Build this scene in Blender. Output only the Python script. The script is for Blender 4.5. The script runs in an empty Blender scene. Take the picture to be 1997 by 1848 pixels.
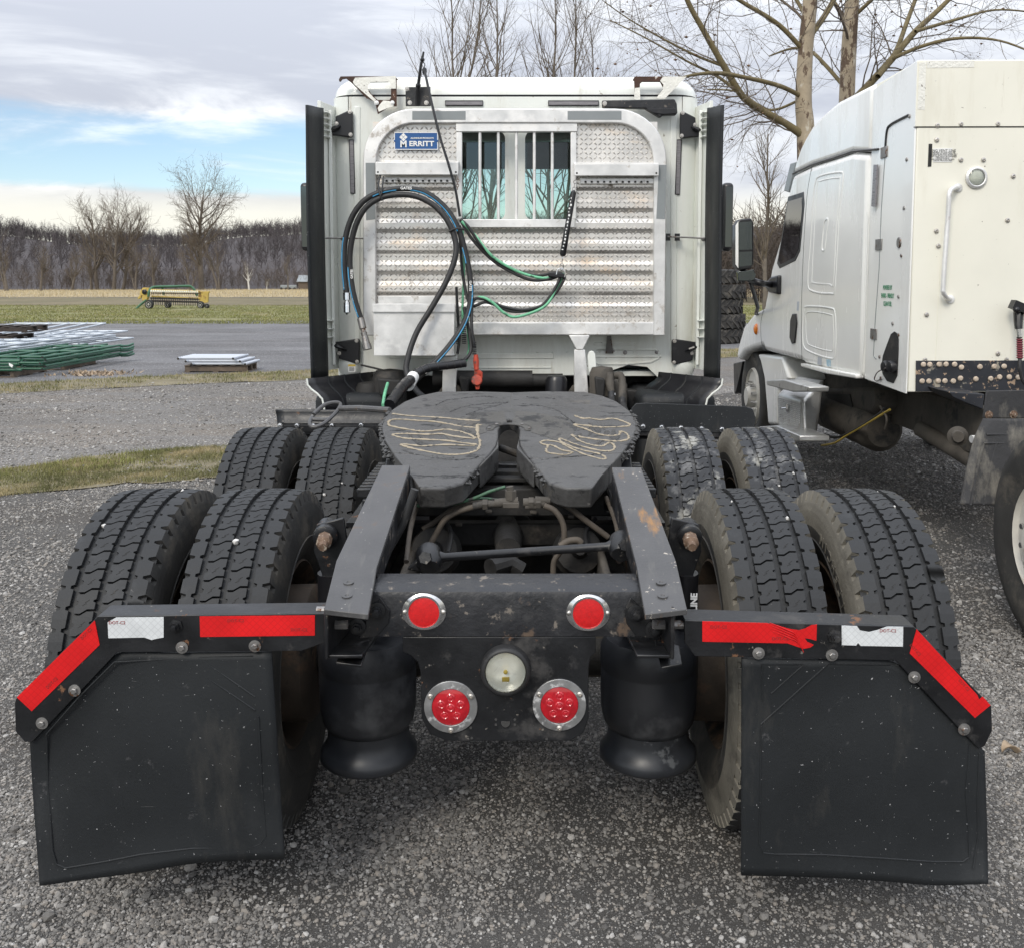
import bpy, bmesh, math, random
import numpy as np
from mathutils import Vector, Matrix
R = math.radians
rng = random.Random(7)
SC = bpy.context.scene
COL = SC.collection

# ------------------------------------------------------------------ camera, sky, sun, exposure
F, PX, PY, CAMX, EYE = 1900.0, 1026.0, 723.0, 0.064, 1.70      # focal length and principal point in 1997-wide picture units, eye height in metres
PITCH = math.atan((723 - 552) / F)
cam_d = bpy.data.cameras.new('camera'); cam = bpy.data.objects.new('camera', cam_d); COL.objects.link(cam)
cam.location = (CAMX, 0, EYE); cam.rotation_euler = (R(90) - PITCH, 0, 0)
cam_d.sensor_fit = 'HORIZONTAL'; cam_d.sensor_width = 36; cam_d.lens = F / 1997 * 36
cam_d.shift_x = -(PX - 998.5) / 1997; cam_d.shift_y = -(924 - PY) / 1997
cam_d.clip_start = .05; cam_d.clip_end = 5000
SC.camera = cam
SC.view_settings.view_transform = 'Standard'; SC.view_settings.look = 'None'
SC.view_settings.exposure = 0.38; SC.view_settings.gamma = 1.0
SUN_EL, SUN_AZ = R(38), R(205)          # azimuth clockwise from +Y: behind the camera, a little to the left
sun_d = bpy.data.lights.new('sun', 'SUN'); sun_d.energy = 1.4; sun_d.angle = R(18); sun_d.color = (1, .93, .82)
sun = bpy.data.objects.new('sun', sun_d); COL.objects.link(sun)
sun.rotation_euler = Vector((-math.sin(SUN_AZ) * math.cos(SUN_EL), -math.cos(SUN_AZ) * math.cos(SUN_EL), -math.sin(SUN_EL))).to_track_quat('-Z', 'Y').to_euler()

wd = bpy.data.worlds.new('World'); SC.world = wd; wd.use_nodes = True
def build_sky():
    nt = wd.node_tree; N = nt.nodes; L = nt.links; N.clear()
    def n(t, **k):
        a = N.new(t)
        for q, v in k.items(): setattr(a, q, v)
        return a
    def math_(op, a, b=None, c=None):
        m = n('ShaderNodeMath', operation=op)
        for i, v in enumerate((a, b, c)):
            if v is None: continue
            if isinstance(v, (int, float)): m.inputs[i].default_value = v
            else: L.new(v, m.inputs[i])
        return m.outputs[0]
    def mix(f, a, b):
        m = n('ShaderNodeMix', data_type='RGBA')
        if isinstance(f, (int, float)): m.inputs[0].default_value = f
        else: L.new(f, m.inputs[0])
        for i, v in ((6, a), (7, b)):
            if isinstance(v, tuple): m.inputs[i].default_value = (*v, 1)
            else: L.new(v, m.inputs[i])
        return m.outputs[2]
    def sm(v, a, b):
        m = n('ShaderNodeMapRange', interpolation_type='SMOOTHSTEP'); L.new(v, m.inputs[0])
        m.inputs[1].default_value = a; m.inputs[2].default_value = b; return m.outputs[0]
    out = n('ShaderNodeOutputWorld'); bg = n('ShaderNodeBackground')
    sky = n('ShaderNodeTexSky', sky_type='NISHITA', sun_disc=False, sun_elevation=SUN_EL, sun_rotation=SUN_AZ, air_density=1.0, dust_density=.4, ozone_density=2.0)
    tc = n('ShaderNodeTexCoord'); sep = n('ShaderNodeSeparateXYZ'); L.new(tc.outputs['Generated'], sep.inputs[0])
    X, Y, Z = sep.outputs
    zc = math_('MAXIMUM', Z, 0.0)
    # flat cloud deck seen in perspective: project the direction on a plane overhead
    den = math_('ADD', zc, .09)
    u = math_('DIVIDE', X, den); v = math_('DIVIDE', Y, den)
    cmb = n('ShaderNodeCombineXYZ'); L.new(u, cmb.inputs[0]); L.new(v, cmb.inputs[1])
    mp = n('ShaderNodeMapping'); L.new(cmb.outputs[0], mp.inputs[0]); mp.inputs['Scale'].default_value = (.5, .8, 1); mp.inputs['Rotation'].default_value = (0, 0, R(16)); mp.inputs['Location'].default_value = (3.1, .6, 0)
    n1 = n('ShaderNodeTexNoise'); L.new(mp.outputs[0], n1.inputs[0]); n1.inputs['Scale'].default_value = 1.0; n1.inputs['Detail'].default_value = 8; n1.inputs['Roughness'].default_value = .55; n1.inputs['Distortion'].default_value = .5
    n2 = n('ShaderNodeTexNoise'); L.new(mp.outputs[0], n2.inputs[0]); n2.inputs['Scale'].default_value = .55; n2.inputs['Detail'].default_value = 4
    mp3 = n('ShaderNodeMapping'); L.new(tc.outputs['Generated'], mp3.inputs[0]); mp3.inputs['Scale'].default_value = (2.2, 2.2, 11); mp3.inputs['Rotation'].default_value = (0, R(9), 0)
    n3 = n('ShaderNodeTexNoise'); L.new(mp3.outputs[0], n3.inputs[0]); n3.inputs['Scale'].default_value = 1.6; n3.inputs['Detail'].default_value = 7; n3.inputs['Roughness'].default_value = .58; n3.inputs['Distortion'].default_value = .6
    # the deck breaks up low in the west (to the left)
    az = math_('ARCTAN2', X, Y)
    leftness = sm(az, .12, -.22)
    gap_lo = sm(Z, .070, .098); gap_hi = sm(Z, .190, .140)
    gap = math_('MULTIPLY', math_('MULTIPLY', gap_lo, gap_hi), leftness)
    cover = math_('ADD', math_('MULTIPLY_ADD', n3.outputs[0], .6, math_('MULTIPLY', n1.outputs[0], .4)), math_('MULTIPLY', gap, -.42))
    cover = sm(cover, .10, .32)
    shade = sm(math_('MULTIPLY_ADD', n3.outputs[0], .65, math_('MULTIPLY', n2.outputs[0], .35)), .40, .60)
    low = sm(Z, .22, .06)
    c_dark, c_lite, c_cream = (.405, .432, .495), (.63, .655, .695), (.77, .755, .67)
    cloud = mix(shade, c_dark, c_lite)
    wisp = sm(n3.outputs[0], .47, .62)
    cloud = mix(math_('MULTIPLY', math_('MULTIPLY', wisp, gap), .8), cloud, (.88, .89, .9))
    cloud = mix(math_('MULTIPLY', sm(Z, .105, .06), .92), cloud, c_cream)
    # an overcast deck is brighter overhead than at the horizon
    ov = math_('MULTIPLY_ADD', math_('POWER', zc, 1.3), 1.9, 1.0)
    vm = n('ShaderNodeVectorMath', operation='SCALE'); L.new(cloud, vm.inputs[0]); L.new(ov, vm.inputs['Scale'])
    sv = n('ShaderNodeVectorMath', operation='SCALE'); L.new(sky.outputs[0], sv.inputs[0]); sv.inputs['Scale'].default_value = 1.15
    # strength 0.1 for the clear sky; cloud colours are written for strength 0.1 too
    v10 = n('ShaderNodeVectorMath', operation='SCALE'); L.new(vm.outputs[0], v10.inputs[0]); v10.inputs['Scale'].default_value = 10.0
    fin = mix(cover, sv.outputs[0], v10.outputs[0])
    L.new(fin, bg.inputs[0]); bg.inputs[1].default_value = .10
    L.new(bg.outputs[0], out.inputs[0])
build_sky()

# ------------------------------------------------------------------ helpers
CP, SP = math.cos(PITCH), math.sin(PITCH)
def ray(x, y):
    u = (x - PX) / F; v = -(y - PY) / F
    return Vector((u, CP + v * SP, -SP + v * CP))
def P(x, y, Y):                       # a picture point taken at the distance Y
    r = ray(x, y); t = Y / r.y; return Vector((CAMX + r.x * t, Y, EYE + r.z * t))
def G(x, y, z=0.0):                   # a picture point taken on the ground
    r = ray(x, y); t = (z - EYE) / r.z; return Vector((CAMX + r.x * t, r.y * t, z))
def S(x, y, X):                       # a picture point taken on the plane at X
    r = ray(x, y); t = (X - CAMX) / r.x; return Vector((X, r.y * t, EYE + r.z * t))
def onpl(x, y, p0, nn):
    r = ray(x, y); o = Vector((CAMX, 0, EYE)); t = (p0 - o).dot(nn) / r.dot(nn); return o + r * t
ZT = {1: (1150, 200, 2.219), 2: (2050, 200, 2.219), 3: (1150, 1000, 2.0533), 4: (2050, 1000, 2.0533), 5: (2800, 200, 1.541), 6: (2800, 1100, 1.541),
      7: (0, 600, 1.536), 8: (1200, 1700, 1.1747), 9: (0, 2300, 1.4214), 10: (1200, 2200, 1.1747), 11: (2650, 2300, 1.381), 12: (200, 1600, 1.4264),
      13: (2400, 1600, 1.3313), 17: (0, 1250, 3.566), 18: (520, 1100, 4.16), 19: (1550, 1200, 3.696), 20: (2250, 1300, 5.28), 21: (1700, 1850, 2.496)}
def q(k, x, y):                       # survey table: position measured in an enlargement -> picture units
    a, b, s = ZT[k]; return ((a + x / s) / 2.051, (b + y / s) / 2.051)
def Q(k, x, y, Y): return P(*q(k, x, y), Y)
def QS(k, x, y, X): return S(*q(k, x, y), X)
def V(*a): return Vector(a)

def spline(pts, n=8, closed=False):
    pts = [Vector(p) for p in pts]; out = []; m = len(pts)
    rngi = range(m if closed else m - 1)
    for i in rngi:
        g = lambda k: pts[k % m] if closed else pts[min(max(k, 0), m - 1)]
        a, b, c, d = g(i - 1), g(i), g(i + 1), g(i + 2)
        for j in range(n):
            t = j / n
            out.append(.5 * ((2 * b) + (c - a) * t + (2 * a - 5 * b + 4 * c - d) * t * t + (3 * b - a - 3 * c + d) * t ** 3))
    if not closed: out.append(pts[-1])
    return out

OFF = {}
def kindtag(o, label=None, cat=None, group=None, kind=None):
    if label: o['label'] = label
    if cat: o['category'] = cat
    if group: o['group'] = group
    if kind: o['kind'] = kind
    return o
def thing(name, loc, label, cat, group=None):
    o = bpy.data.objects.new(name, None); COL.objects.link(o); o.location = loc; o.empty_display_size = .2
    OFF[o.name] = Vector(loc); kindtag(o, label, cat, group); return o

class MB:
    def __init__(s): s.v = []; s.f = []; s.m = []; s.cur = 0
    def mat(s, i): s.cur = i; return s
    def add(s, vs, fs):
        o = len(s.v); s.v += [tuple(v) for v in vs]
        for f in fs: s.f.append([i + o for i in f]); s.m.append(s.cur)
        return s
    def box(s, c, d, rot=None):
        hx, hy, hz = d[0] / 2, d[1] / 2, d[2] / 2
        vs = [Vector((x, y, z)) for x in (-hx, hx) for y in (-hy, hy) for z in (-hz, hz)]
        if rot is not None:
            if not isinstance(rot, Matrix): rot = Matrix.Rotation(rot[2], 3, 'Z') @ Matrix.Rotation(rot[1], 3, 'Y') @ Matrix.Rotation(rot[0], 3, 'X')
            vs = [rot @ v for v in vs]
        c = Vector(c)
        return s.add([v + c for v in vs], [(0, 1, 3, 2), (4, 6, 7, 5), (0, 4, 5, 1), (2, 3, 7, 6), (0, 2, 6, 4), (1, 5, 7, 3)])
    def bb(s, a, b):                          # box from corner to corner
        a = Vector(a); b = Vector(b); return s.box((a + b) / 2, [abs(b[i] - a[i]) for i in range(3)])
    def prism(s, pts, ext):
        pts = [Vector(p) for p in pts]; ext = Vector(ext); n = len(pts)
        nr = sum(((pts[i] - pts[0]).cross(pts[(i + 1) % n] - pts[0]) for i in range(1, n - 1)), Vector())
        if nr.dot(ext) > 0: pts = pts[::-1]
        return s.add(pts + [p + ext for p in pts], [list(range(n)), list(range(2 * n - 1, n - 1, -1))] + [[i, i + n, (i + 1) % n + n, (i + 1) % n] for i in range(n)])
    def ring(s, outer, inner, ext):           # prism between two loops of equal length
        outer = [Vector(p) for p in outer]; inner = [Vector(p) for p in inner]; ext = Vector(ext); n = len(outer)
        vs = outer + inner + [p + ext for p in outer] + [p + ext for p in inner]; fs = []
        for i in range(n):
            j = (i + 1) % n
            fs += [[i, j, n + j, n + i], [2 * n + j, 2 * n + i, 3 * n + i, 3 * n + j], [j, i, 2 * n + i, 2 * n + j], [n + i, n + j, 3 * n + j, 3 * n + i]]
        return s.add(vs, fs)
    def tube(s, path, r, n=8, caps=True, flat=None):
        path = [Vector(p) for p in path]; m = len(path); rs = r if isinstance(r, (list, tuple)) else [r] * m
        t0 = (path[1] - path[0]).normalized(); a = t0.orthogonal().normalized(); vs = []
        for i, p in enumerate(path):
            t = (path[min(i + 1, m - 1)] - path[max(i - 1, 0)])
            t = t.normalized() if t.length > 1e-9 else t0
            a = (a - t * a.dot(t)); a = a.normalized() if a.length > 1e-6 else t.orthogonal().normalized()
            b = t.cross(a)
            for k in range(n):
                w = 2 * math.pi * k / n; d = (a * math.cos(w) + b * math.sin(w)) * rs[i]
                if flat is not None: d = d - flat[0] * d.dot(flat[0]) * (1 - flat[1])
                vs.append(p + d)
        fs = [[i * n + k, i * n + (k + 1) % n, (i + 1) * n + (k + 1) % n, (i + 1) * n + k] for i in range(m - 1) for k in range(n)]
        if caps: fs += [list(range(n))[::-1], list(range((m - 1) * n, m * n))]
        return s.add(vs, fs)
    def cyl(s, a, b, r, n=12, r2=None): return s.tube([a, b], [r, r if r2 is None else r2], n)
    def lathe(s, prof, o, axis, n=24, sx=1.0, sy=1.0, ref=None):
        o = Vector(o); w = Vector(axis).normalized(); a = (Vector(ref) - w * Vector(ref).dot(w)).normalized() if ref is not None else w.orthogonal().normalized(); b = w.cross(a); vs = []
        for r, h in prof:
            for k in range(n):
                t = 2 * math.pi * k / n; vs.append(o + w * h + (a * math.cos(t) * sx + b * math.sin(t) * sy) * r)
        m = len(prof)
        fs = [[i * n + k, i * n + (k + 1) % n, (i + 1) * n + (k + 1) % n, (i + 1) * n + k] for i in range(m - 1) for k in range(n)]
        if prof[0][0] > 1e-6: fs.append(list(range(n))[::-1])
        if prof[-1][0] > 1e-6: fs.append(list(range((m - 1) * n, m * n)))
        return s.add(vs, fs)
    def ball(s, c, r, n=10, m=6, sc=(1, 1, 1)):
        vs = []; c = Vector(c)
        for i in range(m + 1):
            t = math.pi * i / m
            for k in range(n):
                p = 2 * math.pi * k / n; vs.append(c + Vector((math.sin(t) * math.cos(p) * sc[0], math.sin(t) * math.sin(p) * sc[1], math.cos(t) * sc[2])) * r)
        return s.add(vs, [[i * n + k, (i + 1) * n + k, (i + 1) * n + (k + 1) % n, i * n + (k + 1) % n] for i in range(m) for k in range(n)])
    def grid(s, fn, nu, nv):
        vs = [fn(i / nu, j / nv) for j in range(nv + 1) for i in range(nu + 1)]; w = nu + 1
        return s.add(vs, [[j * w + i, j * w + i + 1, (j + 1) * w + i + 1, (j + 1) * w + i] for j in range(nv) for i in range(nu)])
    def bolt(s, c, axis, r, h=None):
        h = h or r * .7; a = Vector(axis).normalized()
        s.lathe([(r * 1.5, 0), (r * 1.5, h * .3), (r, h * .3)], c, a, 10); s.lathe([(r, 0), (r, h), (r * .75, h * 1.25), (0, h * 1.25)], c, a, 6); return s
    def mesh(s, name, mats, off=None, smooth=35):
        me = bpy.data.meshes.new(name)
        vs = s.v if off is None else [(v[0] - off[0], v[1] - off[1], v[2] - off[2]) for v in s.v]
        me.from_pydata(vs, [], s.f)
        for m in (mats if isinstance(mats, (list, tuple)) else [mats]): me.materials.append(m)
        if any(s.m): me.polygons.foreach_set('material_index', s.m)
        bm = bmesh.new(); bm.from_mesh(me); bmesh.ops.remove_doubles(bm, verts=bm.verts, dist=1e-6); bmesh.ops.recalc_face_normals(bm, faces=bm.faces); bm.to_mesh(me); bm.free()
        if smooth: me.shade_smooth(); me.set_sharp_from_angle(angle=R(smooth))
        me.update(); return me
    def build(s, name, mats, parent=None, smooth=35, bevel=0, seg=2, solid=0):
        off = OFF[parent.name] if parent is not None else Vector((0, 0, 0))
        o = bpy.data.objects.new(name, s.mesh(name, mats, off, smooth)); COL.objects.link(o)
        if parent is not None: o.parent = parent
        OFF[o.name] = off.copy()
        if solid: md = o.modifiers.new('thick', 'SOLIDIFY'); md.thickness = solid; md.offset = 0
        if bevel: md = o.modifiers.new('bevel', 'BEVEL'); md.width = bevel; md.segments = seg; md.limit_method = 'ANGLE'; md.angle_limit = R(40); md.harden_normals = False
        return o
def inst(src, name, parent, loc, rot=(0, 0, 0), off=True):       # another object on the same mesh
    o = bpy.data.objects.new(name, src); COL.objects.link(o)
    base = OFF[parent.name] if parent is not None else Vector((0, 0, 0))
    o.location = Vector(loc) - base; o.rotation_euler = rot
    if parent is not None: o.parent = parent
    OFF[o.name] = Vector(loc); return o
def copy_tree(o, parent=None):
    c = o.copy(); COL.objects.link(c); c.parent = parent
    for ch in o.children: copy_tree(ch, c)
    return c
def raw(name, vs, fs, mats, parent=None, kind=None, smooth=False, mi=None):      # big numpy meshes; vs (n,3), fs (m,k) with equal k
    me = bpy.data.meshes.new(name); vs = np.asarray(vs, np.float32); fs = np.asarray(fs, np.int32); k = fs.shape[1]
    off = OFF[parent.name] if parent is not None else (0, 0, 0)
    vs = vs - np.array(off, np.float32)
    me.vertices.add(len(vs)); me.vertices.foreach_set('co', vs.ravel())
    me.loops.add(fs.size); me.loops.foreach_set('vertex_index', fs.ravel())
    me.polygons.add(len(fs)); me.polygons.foreach_set('loop_start', np.arange(len(fs), dtype=np.int32) * k)
    for m in (mats if isinstance(mats, (list, tuple)) else [mats]): me.materials.append(m)
    if mi is not None: me.polygons.foreach_set('material_index', np.asarray(mi, np.int32))
    me.update(calc_edges=True); me.validate()
    if smooth: me.shade_smooth()
    o = bpy.data.objects.new(name, me); COL.objects.link(o)
    if parent is not None: o.parent = parent
    if kind: o['kind'] = kind
    OFF[o.name] = Vector(off); return o

FONT = {}
def text_mb(mb, body, place, size, depth=.0015, align='CENTER', bold=0.0, xs=1.0):       # place: function (x, y, z) -> world
    cu = bpy.data.curves.new('t', 'FONT'); cu.body = body; cu.size = size; cu.align_x = align; cu.align_y = 'CENTER'; cu.extrude = depth / 2; cu.offset = bold; cu.resolution_u = 2
    ob = bpy.data.objects.new('t', cu); COL.objects.link(ob)
    dg = bpy.context.evaluated_depsgraph_get(); me = ob.evaluated_get(dg).to_mesh()
    mb.add([place(v.co.x * xs, v.co.y, v.co.z + depth / 2) for v in me.vertices], [list(p.vertices) for p in me.polygons])
    ob.evaluated_get(dg).to_mesh_clear(); bpy.data.objects.remove(ob); bpy.data.curves.remove(cu)
def back(c, dy=0):                    # lettering on a face that looks back at the camera (-Y)
    c = Vector(c); return lambda x, y, z: c + Vector((x, -z - dy, y))

# ------------------------------------------------------------------ materials
def mat(name, col, rough=.5, metal=0.0, var=.12, vs=5.0, patches=(), bump=0.0, bs=60.0, rvar=.08, spec=.5, coat=0.0, stretch=(1, 1, 1), island=0.0, coord='Object'):
    m = bpy.data.materials.new(name); m.use_nodes = True; nt = m.node_tree; N = nt.nodes; L = nt.links
    b = N['Principled BSDF']; b.inputs['Metallic'].default_value = metal; b.inputs['Specular IOR Level'].default_value = spec
    if coat: b.inputs['Coat Weight'].default_value = coat; b.inputs['Coat Roughness'].default_value = .08
    tc = N.new('ShaderNodeTexCoord'); mp = N.new('ShaderNodeMapping'); L.new(tc.outputs[coord], mp.inputs[0]); mp.inputs['Scale'].default_value = stretch
    def noise(sc, det=6, ro=.6, src=None):
        t = N.new('ShaderNodeTexNoise'); L.new((src or mp).outputs[0], t.inputs[0]); t.inputs['Scale'].default_value = sc; t.inputs['Detail'].default_value = det; t.inputs['Roughness'].default_value = ro; return t.outputs[0]
    def mr(v, a, b_, c, d):
        x = N.new('ShaderNodeMapRange'); L.new(v, x.inputs[0])
        for i, k in enumerate((a, b_, c, d)): x.inputs[i + 1].default_value = k
        return x.outputs[0]
    n0 = noise(vs)
    hs = N.new('ShaderNodeHueSaturation'); hs.inputs['Color'].default_value = (*col, 1)
    L.new(mr(n0, .3, .7, 1 - var, 1 + var), hs.inputs['Value']); c = hs.outputs[0]
    if island:
        ge = N.new('ShaderNodeNewGeometry'); h2 = N.new('ShaderNodeHueSaturation'); L.new(c, h2.inputs['Color']); L.new(mr(ge.outputs['Random Per Island'], 0, 1, 1 - island, 1 + island), h2.inputs['Value']); c = h2.outputs[0]
    rsock = mr(n0, .3, .7, max(rough - rvar, .02), min(rough + rvar, 1))
    for pch in patches:
        pc, ps, th, so = pch[:4]; th = .5 + (th - .5) * .62; so = so * .7; det = pch[4] if len(pch) > 4 else 8; st = pch[5] if len(pch) > 5 else None
        src = None
        if st: src = N.new('ShaderNodeMapping'); L.new(tc.outputs[coord], src.inputs[0]); src.inputs['Scale'].default_value = st; src.inputs['Location'].default_value = (3.3 * ps, 1.7, .4)
        f = mr(noise(ps, det, .68, src), th, th + so, 0, 1)
        mx = N.new('ShaderNodeMix'); mx.data_type = 'RGBA'; L.new(f, mx.inputs[0]); L.new(c, mx.inputs[6]); mx.inputs[7].default_value = (*pc, 1); c = mx.outputs[2]
        if metal or rough < .5:
            m2 = N.new('ShaderNodeMix'); L.new(f, m2.inputs[0]); L.new(rsock, m2.inputs[2]); m2.inputs[3].default_value = .75; rsock = m2.outputs[0]
    L.new(c, b.inputs['Base Color']); L.new(rsock, b.inputs['Roughness'])
    if bump:
        bp = N.new('ShaderNodeBump'); bp.inputs['Strength'].default_value = bump; bp.inputs['Distance'].default_value = .01; L.new(noise(bs, 5), bp.inputs['Height']); L.new(bp.outputs[0], b.inputs['Normal'])
    return m
RUST = (.16, .075, .035)
M_ = {}
M_['white'] = mat('white_paint', (.75, .77, .725), .28, var=.05, vs=1.5, patches=[((.52, .50, .43), 2.2, .54, .35, 8, (1, 1, .22)), ((.42, .38, .30), 7, .66, .2, 8, (1, 1, .15)), ((.30, .28, .23), 26, .78, .03)], coat=.3, rvar=.05)
M_['white2'] = mat('cool_white_paint', (.86, .86, .835), .24, var=.03, vs=1.2, patches=[((.62, .61, .57), 1.6, .55, .35, 8, (1, 1, .22)), ((.45, .42, .36), 6, .68, .2, 8, (1, 1, .12))], coat=.4, rvar=.04)
M_['cream'] = mat('cream_cabinet_paint', (.80, .78, .68), .5, var=.05, vs=1.2, patches=[((.58, .54, .42), 1.8, .56, .35, 8, (1, 1, .18)), ((.42, .36, .25), 5, .68, .15, 8, (1, 1, .1)), ((.12, .08, .05), 30, .785, .02, 5)])
M_['alu'] = mat('weathered_aluminium', (.74, .735, .72), .42, .5, var=.16, vs=7, patches=[((.50, .47, .43), 11, .62, .14), ((.86, .85, .83), 4, .56, .18)], bump=.05, bs=120, rvar=.12)
M_['tread'] = mat('tread_plate', (.70, .675, .64), .34, .7, var=.15, vs=5, patches=[((.66, .54, .42), 2.6, .57, .25, 5, (1, 1, 2.5)), ((.24, .20, .16), 5, .70, .12, 8, (1, 1, .6))], rvar=.1)
M_['greaseblack'] = mat('black_grease', (.020, .0195, .019), .30, var=.3, vs=20, patches=[((.06, .057, .053), 16, .6, .15)], bump=.6, bs=60)
M_['platewear'] = mat('scraped_plate_steel', (.078, .074, .068), .4, .25, var=.25, vs=5, patches=[((.03, .03, .03), 8, .58, .12), ((.13, .11, .085), 5, .6, .2)], bump=.3, bs=30)
M_['lug'] = mat('shade_toned_lug_metal', (.44, .42, .39), .38, .75, var=.2, vs=9)  # same metal as the plate, darkened to paint in the lugs' shading
M_['boxalu'] = mat('brushed_step_aluminium', (.60, .60, .59), .38, .7, var=.12, vs=9, patches=[((.30, .29, .27), 6, .62, .15)])
M_['bright'] = mat('polished_metal', (.75, .75, .75), .2, 1, var=.1, vs=30)
M_['steel'] = mat('dull_steel', (.30, .29, .28), .5, .9, var=.2, vs=20, patches=[(RUST, 25, .6, .1)])
M_['black'] = mat('chassis_black', (.0085, .009, .0105), .40, var=.35, vs=8, patches=[((.055, .052, .05), 6, .6, .2), ((.16, .145, .125), 40, .735, .04), (RUST, 13, .70, .05)], bump=.12, bs=45, rvar=.12)
M_['blackr'] = mat('scuffed_black_rusting', (.013, .0135, .016), .42, var=.35, vs=8, patches=[((.05, .049, .048), 5, .58, .25), ((.15, .13, .11), 26, .645, .07), ((.095, .065, .045), 9, .68, .08)], bump=.25, bs=40, rvar=.12)
M_['ramp'] = mat('worn_ramp_plate', (.066, .065, .066), .45, var=.3, vs=5, patches=[((.11, .108, .105), 9, .60, .14, 8, (3, .6, 1)), ((.13, .09, .06), 5.0, .66, .12, 10), ((.4, .38, .35), 60, .76, .03)], bump=.1, bs=60)
M_['ramprust'] = mat('rust_streaked_ramp_plate', (.066, .065, .066), .45, var=.3, vs=5, patches=[((.11, .108, .105), 9, .60, .14, 8, (3, .6, 1)), ((.27, .15, .065), 3.4, .555, .12, 10, (3.2, .8, 1)), ((.42, .38, .33), 45, .72, .03)], bump=.15, bs=60)
M_['dark'] = mat('grimy_underbody', (.018, .017, .016), .7, var=.5, vs=9, patches=[((.07, .06, .05), 5, .6, .2)], bump=.3, bs=30)
M_['grime'] = mat('dusty_underbody', (.075, .066, .055), .8, var=.4, vs=7, patches=[((.02, .02, .02), 6, .58, .15)], bump=.25, bs=30)
M_['hose'] = mat('hose_rubber', (.020, .020, .021), .55, var=.3, vs=14, patches=[((.08, .075, .07), 30, .66, .15)])
M_['brownhose'] = mat('dusty_hose', (.085, .07, .055), .7, var=.3, vs=20)
M_['green_hose'] = mat('green_air_line', (.16, .46, .27), .5, var=.2, vs=12, patches=[((.04, .12, .07), 20, .64, .1)])
M_['greendark'] = mat('dark_green_line', (.045, .11, .062), .6, var=.3, vs=14, patches=[((.03, .03, .028), 14, .55, .1)])  # darker variant of the green line colour for the lines between the rails
M_['blue'] = mat('blue_hose_stripe', (.05, .30, .55), .5, var=.2, vs=20, patches=[((.35, .5, .6), 60, .62, .1)])
M_['flap'] = mat('mudflap_rubber', (.0125, .0145, .0165), .62, var=.2, vs=3, patches=[((.030, .032, .034), 2.0, .54, .3, 8, (1, 1, .45)), ((.055, .052, .047), 4, .62, .3, 8, (1, 1, .3)), ((.36, .36, .36), 110, .83, .012, 3), ((.10, .10, .10), 60, .84, .03, 4, (.25, 1, 3)), ((.2, .2, .2), 34, .90, .012, 3, (1, 1, 3)), ((.06, .06, .062), 18, .74, .10)], bump=.08, bs=120, spec=.4)
M_['rubber'] = mat('tyre_rubber', (.020, .021, .0225), .62, var=.25, vs=7, patches=[((.045, .047, .05), 4, .60, .25), ((.13, .125, .12), 40, .80, .05)], bump=.12, bs=90, spec=.4)
M_['side'] = mat('tyre_sidewall', (.042, .041, .039), .7, var=.25, vs=6, patches=[((.10, .09, .075), 5, .52, .2)], bump=.15, bs=70, spec=.3)
M_['sidedust'] = mat('dusty_tyre_sidewall', (.170, .158, .133), .85, var=.25, vs=6, patches=[((.06, .056, .050), 5, .58, .25), ((.25, .235, .195), 9, .60, .2)], bump=.2, bs=70, spec=.2)
M_['rubberdust'] = mat('chalky_tyre_tread', (.036, .038, .042), .68, var=.25, vs=7, patches=[((.30, .295, .27), 7, .585, .12), ((.14, .14, .14), 12, .56, .2)], bump=.12, bs=90, spec=.3)
M_['rim'] = mat('rusty_rim', (.060, .045, .033), .75, var=.35, vs=10, patches=[((.14, .085, .05), 6, .55, .2), ((.02, .018, .016), 5, .6, .1)], bump=.15)
M_['whiterim'] = mat('pale_wheel_rim', (.52, .50, .45), .55, var=.15, vs=9, patches=[((.25, .2, .14), 6, .64, .15)])
M_['plate'] = mat('greasy_coupling_plate', (.060, .059, .058), .44, var=.3, vs=6, patches=[((.085, .083, .08), 3, .52, .3), ((.012, .012, .012), 9, .60, .10, 9, (1, 2.5, 1)), ((.15, .125, .09), 4, .66, .3), ((.20, .19, .18), 45, .76, .03)], bump=.6, bs=20, rvar=.12)
M_['grease'] = mat('beige_grease', (.30, .25, .175), .45, var=.15, vs=30, patches=[((.1, .09, .075), 26, .66, .08)], bump=.4, bs=90)
M_['paintpeel'] = mat('peeling_white_paint', (.78, .77, .71), .6, var=.07, vs=20, patches=[((.06, .035, .025), 42, .73, .02)], bump=.6, bs=60)
M_['rustm'] = mat('rust_brown_steel', (.055, .026, .017), .75, var=.35, vs=15, patches=[((.12, .05, .025), 14, .58, .15), ((.7, .68, .63), 14, .73, .02)], bump=.3, bs=60)
M_['greytape'] = mat('grey_reflective_tape', (.235, .255, .26), .38, var=.06, vs=8, patches=[((.5, .5, .49), 30, .76, .02)])
M_['lens_strip'] = mat('grey_marker_lens', (.20, .19, .20), .3, var=.15, vs=20, stretch=(1, 1, 6))
M_['screw'] = mat('screw_metal', (.55, .52, .48), .35, .9, var=.2, vs=60)
M_['rustbolt'] = mat('rusty_bolt', (.17, .11, .075), .7, .4, var=.35, vs=50, patches=[((.45, .40, .33), 50, .58, .1)], bump=.3)
M_['paint_w'] = mat('white_print', (.80, .80, .78), .5, var=.05)
M_['plastic'] = mat('black_plastic', (.010, .010, .012), .35, var=.2, vs=6, patches=[((.05, .05, .05), 8, .68, .2)])
M_['redhand'] = mat('red_coupling', (.40, .050, .025), .5, var=.3, vs=25, patches=[((.10, .05, .04), 18, .58, .1)])
M_['blueplate'] = mat('blue_enamel', (.018, .090, .27), .3, var=.05, vs=10)
M_['maroon'] = mat('maroon_boot', (.16, .035, .045), .6, var=.2)
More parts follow.
